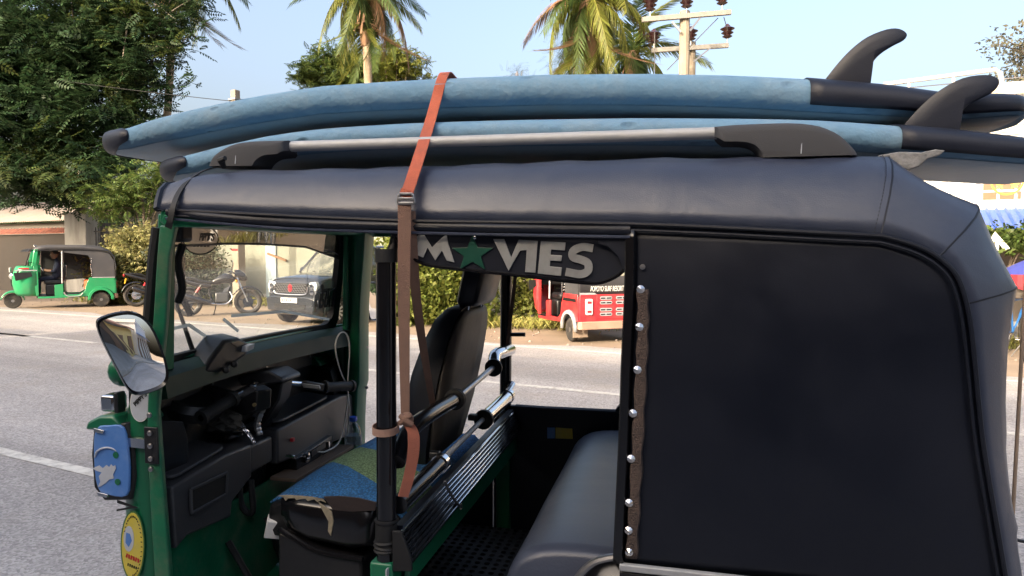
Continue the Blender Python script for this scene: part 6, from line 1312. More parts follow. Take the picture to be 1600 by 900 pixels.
        MB().tube(spline([(0.15, 0.62, 0.42), (0.24, 0.62, 0.32), (0.50, 0.62, 0.32), (0.58, 0.62, 0.40)], 4), 0.012, 6).build('step_trim', M_alu, o)
    MB().tube([(-0.62, -0.42, 1.0), (-0.58, 0, 1.02), (-0.62, 0.42, 1.0)], 0.014, 8).build('handlebar', M_black, o)
    MB().box((-0.72, 0, 0.95), (0.28, 1.08, 0.16)).build('dashboard', M_black, o, bevel=0.02)
    mr_ = MB().ball((-0.60, 0.72, 1.20), (0.02, 0.06, 0.09), 12, 8).build('side_mirror', M_black, o); MB().tube([(-0.6, 0.72, 1.2), (-0.52, 0.6, 1.22)], 0.008, 6).build('mirror_stalk', M_black, mr_)
    mr_ = MB().ball((-0.60, -0.72, 1.20), (0.02, 0.06, 0.09), 12, 8).build('side_mirror', M_black, o); MB().tube([(-0.6, -0.72, 1.2), (-0.52, -0.6, 1.22)], 0.008, 6).build('mirror_stalk', M_black, mr_)
    return o
def cring(z_, b_, w_, n=18):
    out = []
    for k in range(n + 1):
        a = math.pi * k / n; c, s_ = math.cos(a), math.sin(a); out.append(Vector((-0.44 - 0.34 * 1.0 * abs(s_) ** 0.45 - b_ * s_, math.copysign(abs(c) ** 0.5, c) * w_, z_)))
    return out
M_paintg = mat('bright_green_paint', (0.015, 0.27, 0.10), 0.35, var=0.08, vs=3, coat=0.5, dirt=(0.15, 0.16, 0.10), dirt_amt=0.2, ds=3)
M_paintr = mat('red_paint', (0.50, 0.02, 0.03), 0.35, var=0.08, vs=3, coat=0.5, dirt=(0.35, 0.16, 0.12), dirt_amt=0.3, ds=3)
M_canvas = mat('black_canvas', (0.045, 0.045, 0.05), 0.6, var=0.12, vs=3, dirt=(0.12, 0.11, 0.1), dirt_amt=0.3, ds=2)
Pf, Pr = P(14, 482, Z=0), P(165, 479, Z=0); hv = Pf - Pr; ang = math.atan2(hv.y, hv.x) + math.atan2(0.54, 2.0)
fwd = Vector((math.cos(ang), math.sin(ang), 0)); lft = Vector((-fwd.y, fwd.x, 0)); cen_ = (Pf - fwd * 1.0 + Pr + fwd * 1.0 - lft * 0.54) / 2
green_rk = back_rickshaw('bright green three-wheeler with seated driver parked across the road at the left', cen_, ang - math.pi, M_paintg, M_canvas, 'green')
hc = Vector((-math.sin(R(19)), math.cos(R(19)), 0)); hw_ = _R * hc.x + Vector((_F.x, _F.y, 0)).normalized() * hc.y
rc = P(936, 530, Z=0); ang2 = math.atan2(hw_.y, hw_.x); red_rk = back_rickshaw('red three-wheeler seen from behind, lettered tail facing the camera', rc + hw_ * 0.9, ang2 - math.pi, M_paintr, M_canvas, 'red')

# ---- driver in the green rickshaw
def skin_body(name, joints, edges, m, parent, sub=1):
    me = bpy.data.meshes.new(name); me.from_pydata([j[0] for j in joints], edges, []); me.materials.append(m)
    o = bpy.data.objects.new(name, me); COL.objects.link(o)
    md = o.modifiers.new('skin', 'SKIN'); md.use_smooth_shade = True
    for i, j in enumerate(joints): me.skin_vertices[0].data[i].radius = (j[1], j[1] if len(j) < 3 else j[2])
    me.skin_vertices[0].data[0].use_root = True
    s_ = o.modifiers.new('sub', 'SUBSURF'); s_.levels = sub; s_.render_levels = sub
    return par(o, parent)
M_skin = mat('skin', (0.20, 0.105, 0.065), 0.55, var=0.1); M_navy = mat('navy_cloth', (0.012, 0.016, 0.035), 0.9, var=0.2); M_hair = mat('black_hair', (0.008, 0.007, 0.006), 0.6)
pe = empty('person', green_rk.location, green_rk.rotation_euler.z, local=True); tag(pe, 'driver in navy shirt sitting in the green rickshaw looking at a phone', 'person')
bx, by = -0.02, -0.10
J = [((bx + 0.02, by, 0.80), 0.13, 0.12), ((bx + 0.05, by, 1.0), 0.12, 0.15), ((bx + 0.04, by, 1.16), 0.11, 0.17), ((bx + 0.02, by, 1.27), 0.05), ((bx - 0.01, by, 1.33), 0.055)]
Ed = [(0, 1), (1, 2), (2, 3), (3, 4)]
def chain(start, pts):
    k = start
    for p in pts: J.append(p); Ed.append((k, len(J) - 1)); k = len(J) - 1
    return k
for sg in (-1, 1):
    chain(0, [((bx - 0.06, by + sg * 0.10, 0.78), 0.085), ((bx - 0.38, by + sg * 0.13, 0.77), 0.06), ((bx - 0.42, by + sg * 0.13, 0.50), 0.05), ((bx - 0.43, by + sg * 0.13, 0.38), 0.038), ((bx - 0.53, by + sg * 0.14, 0.37), 0.03)])
    h_ = chain(2, [((bx + 0.05, by + sg * 0.19, 1.16), 0.055), ((bx - 0.02, by + sg * 0.24, 0.97), 0.045), ((bx - 0.20, by + sg * 0.13, 0.99), 0.034), ((bx - 0.25, by + sg * 0.07, 1.01), 0.030)])
    for k in range(4): chain(h_, [((bx - 0.29, by + sg * 0.055, 1.035 - 0.018 * k), 0.009), ((bx - 0.30, by + sg * 0.02, 1.04 - 0.018 * k), 0.008)])
    chain(h_, [((bx - 0.26, by + sg * 0.05, 1.05), 0.010), ((bx - 0.28, by + sg * 0.03, 1.07), 0.008)])
body = skin_body('body', J, Ed, M_navy, pe)
hd_ = MB(); rows = []
for z_, rx, ry, dx in ((1.30, 0.035, 0.04, 0), (1.325, 0.055, 0.05, -0.012), (1.36, 0.075, 0.062, -0.01), (1.40, 0.088, 0.070, -0.004), (1.44, 0.092, 0.074, 0), (1.48, 0.088, 0.072, 0.003), (1.515, 0.065, 0.055, 0.006), (1.53, 0.02, 0.02, 0.008)):
    rows.append([Vector((bx - 0.03 + dx + rx * math.cos(a), by + ry * math.sin(a), z_)) for a in [2 * math.pi * k / 16 for k in range(16)]])
hd_.loft(rows, closed=True, cap=True); hd_.ball((bx - 0.125, by, 1.40), (0.015, 0.012, 0.02), 8, 6)
for sg in (-1, 1): hd_.ball((bx - 0.02, by + sg * 0.072, 1.41), (0.018, 0.010, 0.03), 8, 6)
head = hd_.build('head', M_skin, pe, ang=80)
MB().loft([[Vector((bx - 0.022 + dx + rx * math.cos(a), by + ry * math.sin(a), z_)) for a in [2 * math.pi * k / 16 for k in range(16)]] for z_, rx, ry, dx in ((1.43, 0.08, 0.077, 0.02), (1.46, 0.092, 0.079, 0.008), (1.50, 0.085, 0.07, 0.008), (1.53, 0.055, 0.045, 0.01), (1.54, 0.01, 0.01, 0.01))], closed=True, cap=True).build('hair', M_hair, head)
for sg in (-1, 1):
    MB().ball((bx - 0.112, by + sg * 0.03, 1.425), (0.008, 0.012, 0.007), 8, 5).build('eye', M_white, head)
    MB().tube([(bx - 0.09, by + sg * 0.185, 0.985), (bx - 0.20, by + sg * 0.13, 0.992), (bx - 0.25, by + sg * 0.07, 1.01)], [0.047, 0.037, 0.034], 10).build('forearm', M_skin, body)
MB().tube([(bx - 0.115, by - 0.02, 1.365), (bx - 0.118, by + 0.02, 1.365)], 0.006, 6).build('mouth', M_skin, head)
ph = MB().box((bx - 0.315, by, 1.02), (0.012, 0.075, 0.15), (0, -0.4, 0)).build('phone', M_white, None, bevel=0.004); ph.parent = None
ph.matrix_world = Matrix.Translation(green_rk.location) @ Matrix.Rotation(green_rk.rotation_euler.z, 4, 'Z'); tag(ph, "white phone held in the rickshaw driver's hands", 'phone')

# ---- motorcycles
M_bikeblack = mat('bike_black', (0.012, 0.012, 0.014), 0.22, var=0.15, coat=0.6, dirt=(0.12, 0.1, 0.08), dirt_amt=0.2, ds=5)
M_alloy = mat('dark_alloy', (0.10, 0.10, 0.10), 0.4, metal=0.6); M_orangeplate = mat('orange_plate', (0.75, 0.35, 0.02), 0.5)
def motorcycle(label, loc, rz, lean=0.0):
    o = empty('motorcycle', loc, rz, local=True); tag(o, label, 'motorcycle', 'motorcycles parked by the wall')
    def mw(x):
        t = MB(); r = 0.31; t.tube([Vector((x + (r - 0.045) * math.cos(a), 0, r + (r - 0.045) * math.sin(a))) for a in [2 * math.pi * k / 32 for k in range(32)]], 0.048, 10, closed=True); w = t.build('wheel', M_tyre, o)
        MB().tube([Vector((x + 0.225 * math.cos(a), 0, r + 0.225 * math.sin(a))) for a in [2 * math.pi * k / 28 for k in range(28)]], 0.022, 8, closed=True).build('rim', M_alloy, w)
        for k in range(5):
            a = 2 * math.pi * k / 5 + 0.3; MB().bar((x + 0.03 * math.cos(a), 0, r + 0.03 * math.sin(a)), (x + 0.22 * math.cos(a), 0, r + 0.22 * math.sin(a)), 0.03, 0.025, up=(0, 1, 0)).build('spoke', M_alloy, w)
        MB().lathe([(0.045, -0.06), (0.05, -0.03), (0.05, 0.03), (0.045, 0.06)], (x, 0, r), (0, 1, 0), 14).build('hub', M_steel, w)
        MB().lathe([(0.06, -0.004), (0.12, -0.004), (0.12, 0.004), (0.06, 0.004)], (x, -0.065, r), (0, 1, 0), 22).build('brake_disc', M_chrome, w)
    mw(0.65); mw(-0.65)
    for s_ in (-1, 1):
        MB().tube([(0.65, s_ * 0.085, 0.31), (0.50, s_ * 0.085, 0.66), (0.42, s_ * 0.085, 0.88)], [0.022, 0.02, 0.024], 8).build('fork', M_chrome, o)
        MB().tube([(-0.65, s_ * 0.10, 0.31), (-0.15, s_ * 0.10, 0.36)], 0.022, 8).build('swing_arm', M_alloy, o)
        sh_ = MB().tube([(-0.58, s_ * 0.12, 0.38), (-0.36, s_ * 0.13, 0.72)], [0.014, 0.017], 8).build('shock', M_black, o); MB().tube([(-0.47, s_ * 0.125, 0.55), (-0.40, s_ * 0.128, 0.66)], 0.021, 8).build('shock_spring', M_red, sh_)
        MB().tube([(0.37, s_ * 0.06, 0.98), (0.30, s_ * 0.28, 1.02), (0.24, s_ * 0.36, 1.0)], 0.012, 8).build('handlebar', M_chrome, o)
        MB().tube([(0.28, s_ * 0.28, 1.015), (0.23, s_ * 0.38, 0.995)], 0.019, 8).build('grip', M_rubber, o)
        MB().tube([(0.30, s_ * 0.24, 1.02), (0.33, s_ * 0.30, 1.20)], 0.006, 6).build('mirror_stalk', M_black, o)
        MB().ball((0.33, s_ * 0.32, 1.23), (0.015, 0.065, 0.042), 12, 7).build('mirror', M_chrome, o)
        MB().box((0.40, s_ * 0.20, 0.80), (0.05, 0.09, 0.04)).build('indicator', M_orangeplate, o, bevel=0.012)
        MB().tube([(-0.05, s_ * 0.10, 0.30), (-0.05, s_ * 0.26, 0.30)], 0.014, 8).build('foot_peg', M_rubber, o)
    MB().tube(spline([(0.42, 0, 0.90), (0.25, 0, 0.72), (0.22, 0, 0.40), (-0.05, 0, 0.30), (-0.18, 0, 0.45), (-0.20, 0, 0.70)], 4), 0.025, 8).build('frame', M_black, o)
    MB().box((0.08, 0, 0.42), (0.30, 0.24, 0.24)).build('engine', M_alloy, o, bevel=0.03)
    en = MB()
    for k in range(6): en.box((0.14 + 0.012 * k, 0, 0.54 + 0.022 * k), (0.16, 0.20, 0.010), (0, -0.5, 0))
    en.build('cylinder_fins', M_steel, o, smooth=False)
    MB().tube(spline([(0.25, -0.08, 0.55), (0.30, -0.12, 0.40), (0.15, -0.14, 0.26), (-0.15, -0.15, 0.28), (-0.35, -0.16, 0.36)], 4), 0.020, 8).build('exhaust_pipe', M_chrome, o)
    MB().tube([(-0.15, -0.17, 0.29), (-0.30, -0.18, 0.34), (-0.72, -0.19, 0.48), (-0.76, -0.19, 0.49)], [0.03, 0.055, 0.06, 0.045], 12).build('silencer', M_bikeblack, o)
    MB().lathe([(0.05, 0), (0.04, 0.008), (0.02, 0.002)], (-0.76, -0.19, 0.495), (-0.95, 0, 0.3), 12).build('silencer_tip', M_chrome, o)
    tk = []
    for x, zc, w, h in ((0.36, 0.85, 0.06, 0.05), (0.30, 0.86, 0.13, 0.10), (0.15, 0.87, 0.15, 0.12), (0.0, 0.83, 0.13, 0.10), (-0.12, 0.78, 0.10, 0.06)):
        tk.append([Vector((x, w * math.cos(a), zc + h * math.sin(a))) for a in [2 * math.pi * k / 14 for k in range(14)]])
    MB().loft(tk, closed=True, cap=True).build('fuel_tank', M_bikeblack, o, ang=60)
    st = []
    for x, zc, w, h in ((-0.05, 0.78, 0.09, 0.035), (-0.2, 0.77, 0.13, 0.045), (-0.40, 0.80, 0.13, 0.05), (-0.52, 0.86, 0.12, 0.045), (-0.78, 0.90, 0.08, 0.035)):
        st.append([Vector((x, w * math.cos(a), zc + h * math.sin(a))) for a in [2 * math.pi * k / 12 for k in range(12)]])
    MB().loft(st, closed=True, cap=True).build('saddle', M_rubber, o, ang=60)
    tf = []
    for x, zc, w, h in ((-0.15, 0.70, 0.11, 0.06), (-0.45, 0.74, 0.12, 0.07), (-0.75, 0.84, 0.09, 0.06), (-0.92, 0.90, 0.05, 0.03)):
        tf.append([Vector((x, w * math.cos(a), zc + h * math.sin(a))) for a in [2 * math.pi * k / 12 for k in range(12)]])
    MB().loft(tf, closed=True, cap=True).build('tail_fairing', M_bikeblack, o, ang=60)
    MB().box((-0.93, 0, 0.86), (0.03, 0.12, 0.06)).build('tail_lamp', M_red, o, bevel=0.01)
    MB().box((-0.90, 0, 0.70), (0.012, 0.20, 0.14), (0, 0.25, 0)).build('number_plate', M_orangeplate, o)
    for c_, r0, r1 in ((0.65, R(20), R(150)), (-0.65, R(60), R(165))):
        MB().loft([[Vector((c_ + 0.37 * math.cos(a), y, 0.31 + 0.37 * math.sin(a) + h)) for y, h in ((-0.07, -0.03), (-0.05, 0), (0.05, 0), (0.07, -0.03))] for a in [lerp(r0, r1, k / 9) for k in range(10)]]).build('mudguard', M_bikeblack, o, solid=0.006)
    hf = []
    for x, zc, w, h in ((0.36, 0.96, 0.11, 0.12), (0.48, 0.94, 0.12, 0.13), (0.58, 0.90, 0.09, 0.10), (0.64, 0.87, 0.05, 0.05)):
        hf.append([Vector((x, w * math.cos(a), zc + h * math.sin(a))) for a in [2 * math.pi * k / 12 for k in range(12)]])
    MB().loft(hf, closed=True, cap=True).build('headlamp_fairing', M_bikeblack, o, ang=60)
    MB().prism([Vector((x, y, z_)) for x, y, z_ in ((0.60, -0.06, 0.86), (0.60, 0.06, 0.86), (0.56, 0.07, 0.93), (0.56, -0.07, 0.93))], (0.03, 0, 0)).build('headlamp', glass('bike_lens', (0.9, 0.9, 0.9), 0.3, dust=0.4, dustcol=(0.8, 0.8, 0.8)), o)
    MB().tube([(-0.05, 0.12, 0.28), (-0.12, 0.26, 0.01)], 0.012, 6).build('side_stand', M_black, o)
    o.rotation_euler.x = lean
    return o
mf_, mr2 = P(374, 492, Z=0), P(309, 494, Z=0); hv = (mf_ - mr2); motorcycle('black motorcycle with red shock absorber parked by the wall, seen through the windscreen', (mf_ + mr2) / 2, math.atan2(hv.y, hv.x), -0.10)
q = PN(254, 12.6); motorcycle('black motorcycle with orange plate half hidden by the bush, left of the other motorcycle', q, math.atan2(hv.y, hv.x) + 0.25, -0.10)

# ---- car
def car(label, wheel_pt, ang):
    """forward = -x in the car's own frame; wheel_pt = contact point of its left front wheel"""
    o = empty('parked_car', (0, 0, 0), ang - math.pi, local=True)
    Mz = Matrix.Rotation(ang - math.pi, 3, 'Z'); o.location = wheel_pt - Mz @ Vector((-1.2, -0.66, 0)); o.location.z = 0
    tag(o, 'dark blue-grey small car with red emblem on its mesh grille, nose towards the camera', 'car')
    Mp = mat('car_paint', (0.022, 0.026, 0.032), 0.25, var=0.06, coat=0.8, metal=0.2, dirt=(0.16, 0.14, 0.12), dirt_amt=0.2, ds=2)
    Mg = glass('car_glass', (0.42, 0.46, 0.44), 0.16, dust=0.22, dustcol=(0.62, 0.62, 0.50))
    W = 0.735
    ST = [(-1.72, 0.30, 0.62, 0.60), (-1.70, 0.26, 0.80, 0.66), (-1.66, 0.22, 0.90, 0.70), (-1.55, 0.20, 0.955, 0.725), (-1.2, 0.20, 1.00, W), (-0.85, 0.20, 1.03, W), (-0.70, 0.2, 1.04, W), (0, 0.2, 1.05, W), (0.8, 0.2, 1.05, W), (1.45, 0.22, 1.06, W), (1.62, 0.26, 1.05, 0.71), (1.68, 0.32, 0.95, 0.66)]
    secs = []
    for x, zb_, zt_, w in ST:
        half = [(0, zb_), (w * 0.88, zb_), (w * 0.97, zb_ + 0.08), (w, lerp(zb_, zt_, 0.45)), (w * 0.985, lerp(zb_, zt_, 0.75)), (w * 0.94, zt_ - 0.035), (w * 0.80, zt_ + 0.0), (w * 0.4, zt_ + 0.02), (0, zt_ + 0.025)]
        secs.append([Vector((x, -y, z_)) for y, z_ in half] + [Vector((x, y, z_)) for y, z_ in reversed(half[1:-1])])
    MB().loft(secs, closed=True, cap=True).build('body', Mp, o, ang=45)
    # greenhouse: pillars and roof as a shell, panes between
    def gp(x, y, z_): return Vector((x, y, z_))
    wsb, wst, rrt, rrb = -0.82, -0.28, 1.40, 1.58; zb_, zt_ = 1.04, 1.58; wb, wt = 0.70, 0.60
    rf = MB().loft([[gp(x, -y, z_) for y, z_ in ((wt, zt_ - 0.02), (wt * 0.9, zt_ + 0.02), (wt * 0.5, zt_ + 0.045), (0, zt_ + 0.05))] + [gp(x, y, z_) for y, z_ in ((wt * 0.5, zt_ + 0.045), (wt * 0.9, zt_ + 0.02), (wt, zt_ - 0.02))] for x in (wst, 0, 0.6, 1.1, rrt)]).build('roof', Mp, o, solid=0.03)
    for s_ in (-1, 1):
        for a, b, t in (((wsb, wb), (wst, wt), 0.05), ((0.18, wb + 0.005), (0.20, wt), 0.06), ((0.95, wb), (0.95, wt), 0.06), ((rrb, wb - 0.02), (rrt, wt), 0.10)):
            MB().bar((a[0], s_ * a[1], zb_), (b[0], s_ * b[1], zt_), t, t * 0.8, up=(1, 0, 0)).build('pillar', Mp, o)
        for x0, x1, x2, x3 in ((wsb + 0.06, 0.15, 0.17, wst + 0.05), (0.22, 0.91, 0.91, 0.24), (0.99, rrb - 0.08, rrt - 0.06, 0.99)):
            MB().prism([gp(x0, s_ * wb, zb_), gp(x1, s_ * wb, zb_), gp(x2, s_ * (wt + 0.005), zt_ - 0.02), gp(x3, s_ * (wt + 0.005), zt_ - 0.02)], (0, -s_ * 0.006, 0)).build('side_window', Mg, o, smooth=False)
        m_ = MB().ball((-0.62, s_ * 0.82, 1.10), (0.05, 0.085, 0.065), 12, 8).build('door_mirror', Mp, o)
        MB().box((0.05, s_ * 0.742, 0.86), (0.16, 0.02, 0.03)).build('door_handle', Mp, o, bevel=0.006); MB().box((0.85, s_ * 0.742, 0.86), (0.16, 0.02, 0.03)).build('door_handle', Mp, o, bevel=0.006)
        for x in (-0.55, 0.2, 0.97): MB().bar((x, s_ * 0.738, 0.30), (x, s_ * 0.732, 1.02), 0.006, 0.008, up=(1, 0, 0)).build('door_gap', M_rubber, o)
        for x in (-1.2, 1.2):
            wl = MB().lathe([(0.18, -0.08), (0.25, -0.08), (0.275, -0.06), (0.28, 0), (0.275, 0.06), (0.25, 0.08), (0.18, 0.08)], (x, s_ * 0.655, 0.28), (0, 1, 0), 32).build('wheel', M_tyre, o)
            MB().lathe([(0.19, -0.03), (0.20, 0.075), (0.185, 0.08), (0.17, 0.05), (0.02, 0.03)], (x, s_ * 0.66, 0.28), (0, s_, 0), 28).build('rim', M_alloy, wl)
            for k in range(12):
                a = 2 * math.pi * k / 12; MB().bar((x + 0.03 * math.cos(a), s_ * 0.735, 0.28 + 0.03 * math.sin(a)), (x + 0.185 * math.cos(a), s_ * 0.738, 0.28 + 0.185 * math.sin(a)), 0.012, 0.040, up=(-math.sin(a), 0, math.cos(a))).build('spoke', mat('bright_alloy', (0.7, 0.7, 0.7), 0.3, metal=0.6), wl)
            am = [[Vector((x + r * math.cos(a), s_ * y, 0.28 + r * math.sin(a))) for r, y in ((0.285, 0.70), (0.29, 0.742), (0.325, 0.742), (0.335, 0.725))] for a in [R(-10 + 20 * k) for k in range(11)]]
            MB().loft(am).build('wheel_arch', M_rubber, o, solid=0.005)
    def scrn(x0, z0, w0_, x1, z1, w1_, nm): MB().loft([[gp(lerp(x0, x1, t) - (0.05 if x0 < 0 else -0.03) * (1 - (2 * j / 8 - 1) ** 2), lerp(-w0_, w0_, j / 8) if t == 0 else lerp(-lerp(w0_, w1_, t), lerp(w0_, w1_, t), j / 8), lerp(z0, z1, t)) for j in range(9)] for t in (0, 0.5, 1)]).build(nm, Mg, o)
    scrn(wsb, zb_ + 0.01, 0.68, wst, zt_ + 0.01, 0.57, 'windscreen'); scrn(rrb, zb_, 0.66, rrt, zt_, 0.57, 'rear_window')
    for y in (-0.25, 0.2): MB().tube([(wsb - 0.03, y, 1.065), (wsb + 0.06, y + 0.38, 1.10)], 0.01, 6).build('wiper', M_rubber, o)
    for x, y in ((-0.1, -0.33), (-0.1, 0.33), (0.75, 0)):
        MB().box((x + 0.1, y, 0.95), (0.14, 0.42 if y else 1.0, 0.62), (0, 0.15, 0)).build('seat', mat('grey_cloth', (0.16, 0.15, 0.14), 0.9), o, bevel=0.04, bseg=3)
    # face
    gq = [(-0.46, 0.86), (0.46, 0.86), (0.43, 0.66), (-0.43, 0.66)]
    grl = MB().prism([gp(-1.725, y, z_) for y, z_ in gq], (0.05, 0, 0)).build('grille', M_rubber, o)
    for r_ in range(5):
        for k in range(12):
            y = -0.40 + 0.073 * k + (0.036 if r_ % 2 else 0)
            if y > 0.42: continue
            MB().box((-1.729, y, 0.685 + 0.037 * r_), (0.012, 0.060, 0.012), (0.35, 0, 0)).build('mesh_bar', M_steel, grl, smooth=False)
    MB().tube(spline([(-1.73, -0.47, 0.80), (-1.735, -0.44, 0.66), (-1.74, -0.2, 0.635), (-1.74, 0.2, 0.635), (-1.735, 0.44, 0.66), (-1.73, 0.47, 0.80)], 4), 0.016, 8).build('chrome_surround', M_chrome, o)
    # S-shaped emblem from two interlocking strokes
    E1 = [(-0.062, 0.01), (0.0, 0.075), (0.062, 0.03), (0.03, 0.005), (0.0, 0.03), (-0.02, 0.012), (0.03, -0.03), (0.012, -0.045), (-0.03, -0.015)]
    for sg in (1, -1): MB().prism([gp(-1.745 - 0.001 * (sg + 1), -sg * y, 0.765 + sg * z_) for y, z_ in [(-0.065, 0.015), (0.0, 0.080), (0.065, 0.030), (0.03, 0.012), (0.0, 0.035), (-0.018, 0.018), (0.012, -0.004), (-0.022, -0.012)]], (0.008, 0, 0)).build('emblem', M_red, o, smooth=False)
    Ml = mat('lamp_bright', (0.70, 0.71, 0.72), 0.15, metal=0.4, var=0.2, vs=20)
    for s_ in (-1, 1):
        hl = MB().prism([gp(-1.70, s_ * y, z_) for y, z_ in ((0.48, 0.88), (0.66, 0.90), (0.70, 0.80), (0.66, 0.64), (0.50, 0.62), (0.47, 0.70))], (0.10, 0, 0)).build('headlamp', Ml, o, bevel=0.012)
        for z_ in (0.80, 0.69): MB().lathe([(0.05, 0), (0.055, 0.012), (0.03, 0.016)], (-1.702, s_ * 0.57, z_), (-1, 0, 0), 16).build('reflector', M_chrome, hl)
        MB().lathe([(0.05, 0), (0.05, 0.02), (0.03, 0.025)], (-1.715, s_ * 0.55, 0.40), (-1, 0, 0), 14).build('fog_lamp', Ml, o)
    MB().prism([gp(-1.76, y, z_) for y, z_ in ((-0.66, 0.30), (0.66, 0.30), (0.70, 0.56), (0.5, 0.60), (-0.5, 0.60), (-0.70, 0.56))], (0.12, 0, 0)).build('bumper', Mp, o, bevel=0.03, bseg=3)
    MB().prism([gp(-1.768, y, z_) for y, z_ in ((-0.42, 0.34), (0.42, 0.34), (0.46, 0.44), (-0.46, 0.44))], (0.01, 0, 0)).build('lower_intake', M_rubber, o)
    np_ = MB().box((-1.775, 0.0, 0.52), (0.012, 0.46, 0.10)).build('number_plate', M_white, o, bevel=0.003)
    for k in range(7): MB().box((-1.782, -0.18 + 0.06 * k, 0.52), (0.002, 0.030 - 0.008 * (k % 2), 0.055)).build('plate_stroke', M_print, np_, smooth=False)
    return o
dirc = _R * -0.50 + Vector((_F.x, _F.y, 0)).normalized() * -0.866
car('', P(522, 508, Z=0), math.atan2(dirc.y, dirc.x))

# ---- bicycles at the right edge
def bicycle(label, loc, rz, paint):
    o = empty('bicycle', loc, rz, local=True); tag(o, label, 'bicycle', 'bicycles by the verge')
    for x in (-0.52, 0.52):
        w = MB().tube([Vector((x + 0.31 * math.cos(a), 0, 0.335 + 0.31 * math.sin(a))) for a in [2 * math.pi * k / 36 for k in range(36)]], 0.018, 8, closed=True).build('wheel', M_tyre, o)
        MB().tube([Vector((x + 0.285 * math.cos(a), 0, 0.335 + 0.285 * math.sin(a))) for a in [2 * math.pi * k / 30 for k in range(30)]], 0.011, 6, closed=True).build('rim', M_chrome, w)
        for k in range(14): a = 2 * math.pi * k / 14; MB().bar((x, 0, 0.335), (x + 0.28 * math.cos(a), 0, 0.335 + 0.28 * math.sin(a)), 0.003, 0.003).build('spoke', M_chrome, w)
        MB().loft([[Vector((x + 0.345 * math.cos(a), y, 0.335 + 0.345 * math.sin(a))) for y in (-0.025, 0, 0.025)] for a in [R(30 + 12 * k) for k in range(11)]]).build('mudguard', paint, o, solid=0.003)
    B = dict(bb=(-0.08, 0, 0.30), st=(-0.22, 0, 0.78), ht=(0.36, 0, 0.78), hb=(0.39, 0, 0.66), ra=(-0.52, 0, 0.335), fa=(0.52, 0, 0.335))
    fr = MB()
    for a, b in (('bb', 'st'), ('st', 'ht'), ('bb', 'hb'), ('ht', 'hb'), ('ra', 'bb'), ('ra', 'st')): fr.tube([B[a], B[b]], 0.015, 8)
    fr.build('frame', paint, o); MB().tube([B['hb'], B['fa']], 0.014, 8).build('fork', paint, o)
    MB().tube([B['st'], (-0.25, 0, 0.88)], 0.012, 8).build('seat_post', M_chrome, o); MB().loft([[Vector((x, y * w, 0.90 + h)) for y, h in ((-1, -0.02), (0, 0.02), (1, -0.02), (0, -0.03))] for x, w in ((-0.38, 0.08), (-0.28, 0.075), (-0.12, 0.025))], closed=True, cap=True).build('saddle', M_rubber, o)
    MB().tube(spline([(0.28, -0.28, 0.98), (0.34, -0.18, 1.0), (0.34, 0, 0.98), (0.34, 0.18, 1.0), (0.28, 0.28, 0.98)], 4), 0.011, 8).build('handlebar', M_chrome, o); MB().tube([B['ht'], (0.34, 0, 0.98)], 0.013, 8).build('stem', M_chrome, o)
    MB().lathe([(0.08, -0.003), (0.09, 0), (0.08, 0.003)], (-0.08, -0.04, 0.30), (0, 1, 0), 20).build('chainring', M_steel, o)
    bk_ = MB(); 
    for s_ in (-1, 1): bk_.tube([(-0.08, s_ * 0.05, 0.30), (-0.08 + s_ * 0.15, s_ * 0.07, 0.24), (-0.08 + s_ * 0.15, s_ * 0.12, 0.24)], 0.009, 6)
    bk_.build('crank', M_steel, o)
    MB().tube([(-0.05, 0, 0.28), (-0.02, 0.16, 0.0)], 0.01, 6).build('kick_stand', M_steel, o)
    return o
bicycle('old rust-brown bicycle parked under the parasol at the right edge', PN(1606, 12.0), 1.15, mat('rust_paint', (0.25, 0.10, 0.06), 0.6, var=0.2))
bicycle('blue bicycle behind the rust-brown one at the right edge', PN(1588, 12.6), 0.9, mat('blue_paint', (0.03, 0.15, 0.42), 0.4))
# ================================================================== vegetation
def leafmat(name, col, tr=0.35, isl=0.45): return mat(name, col, 0.55, var=0.10, vs=1.5, island=isl, trans=tr, spec=0.35)
def spray_pinnate(L=0.5, pairs=8, lw=0.030, ll=0.12):
    V, F = [], []
    def leaf(base, d, l, w, dz):
        d = Vector(d).normalized(); s_ = d.cross(Vector((0, 0, 1))).normalized() * w; tip = base + d * l + Vector((0, 0, -dz)); mid = base + d * l * 0.45 + Vector((0, 0, 0.01))
        k = len(V); V.extend([base, mid + s_, tip, mid - s_]); F.append((k, k + 1, k + 2, k + 3))
    for i in range(pairs):
        t = (i + 0.6) / pairs; b = Vector((L * t, 0, -0.12 * L * t * t)); l = ll * (0.65 + 0.5 * math.sin(math.pi * min(1, t + 0.1)))
        for s_ in (-1, 1): leaf(b, (0.45, s_, 0), l, lw * 0.5, 0.03)
    leaf(Vector((L, 0, -0.12 * L)), (1, 0, 0), ll, lw * 0.5, 0.03)
    return np.array([tuple(v) for v in V]), np.array(F)
def spray_broad(n=9, r=0.16, ll=0.11, lw=0.06, seed=1):
    rd = random.Random(seed); V, F = [], []
    for i in range(n):
        b = Vector((rd.uniform(-r, r), rd.uniform(-r, r), rd.uniform(-r, r) * 0.7)); a = rd.uniform(0, 6.28); d = Vector((math.cos(a), math.sin(a), rd.uniform(-0.7, 0.3))).normalized()
        s_ = d.cross(Vector((rd.uniform(-.5, .5), rd.uniform(-.5, .5), 1))).normalized() * lw * 0.5; l = ll * rd.uniform(0.7, 1.25)
        k = len(V); V.extend([b, b + d * l * 0.4 + s_, b + d * l, b + d * l * 0.4 - s_]); F.append((k, k + 1, k + 2, k + 3))
    return np.array([tuple(v) for v in V]), np.array(F)
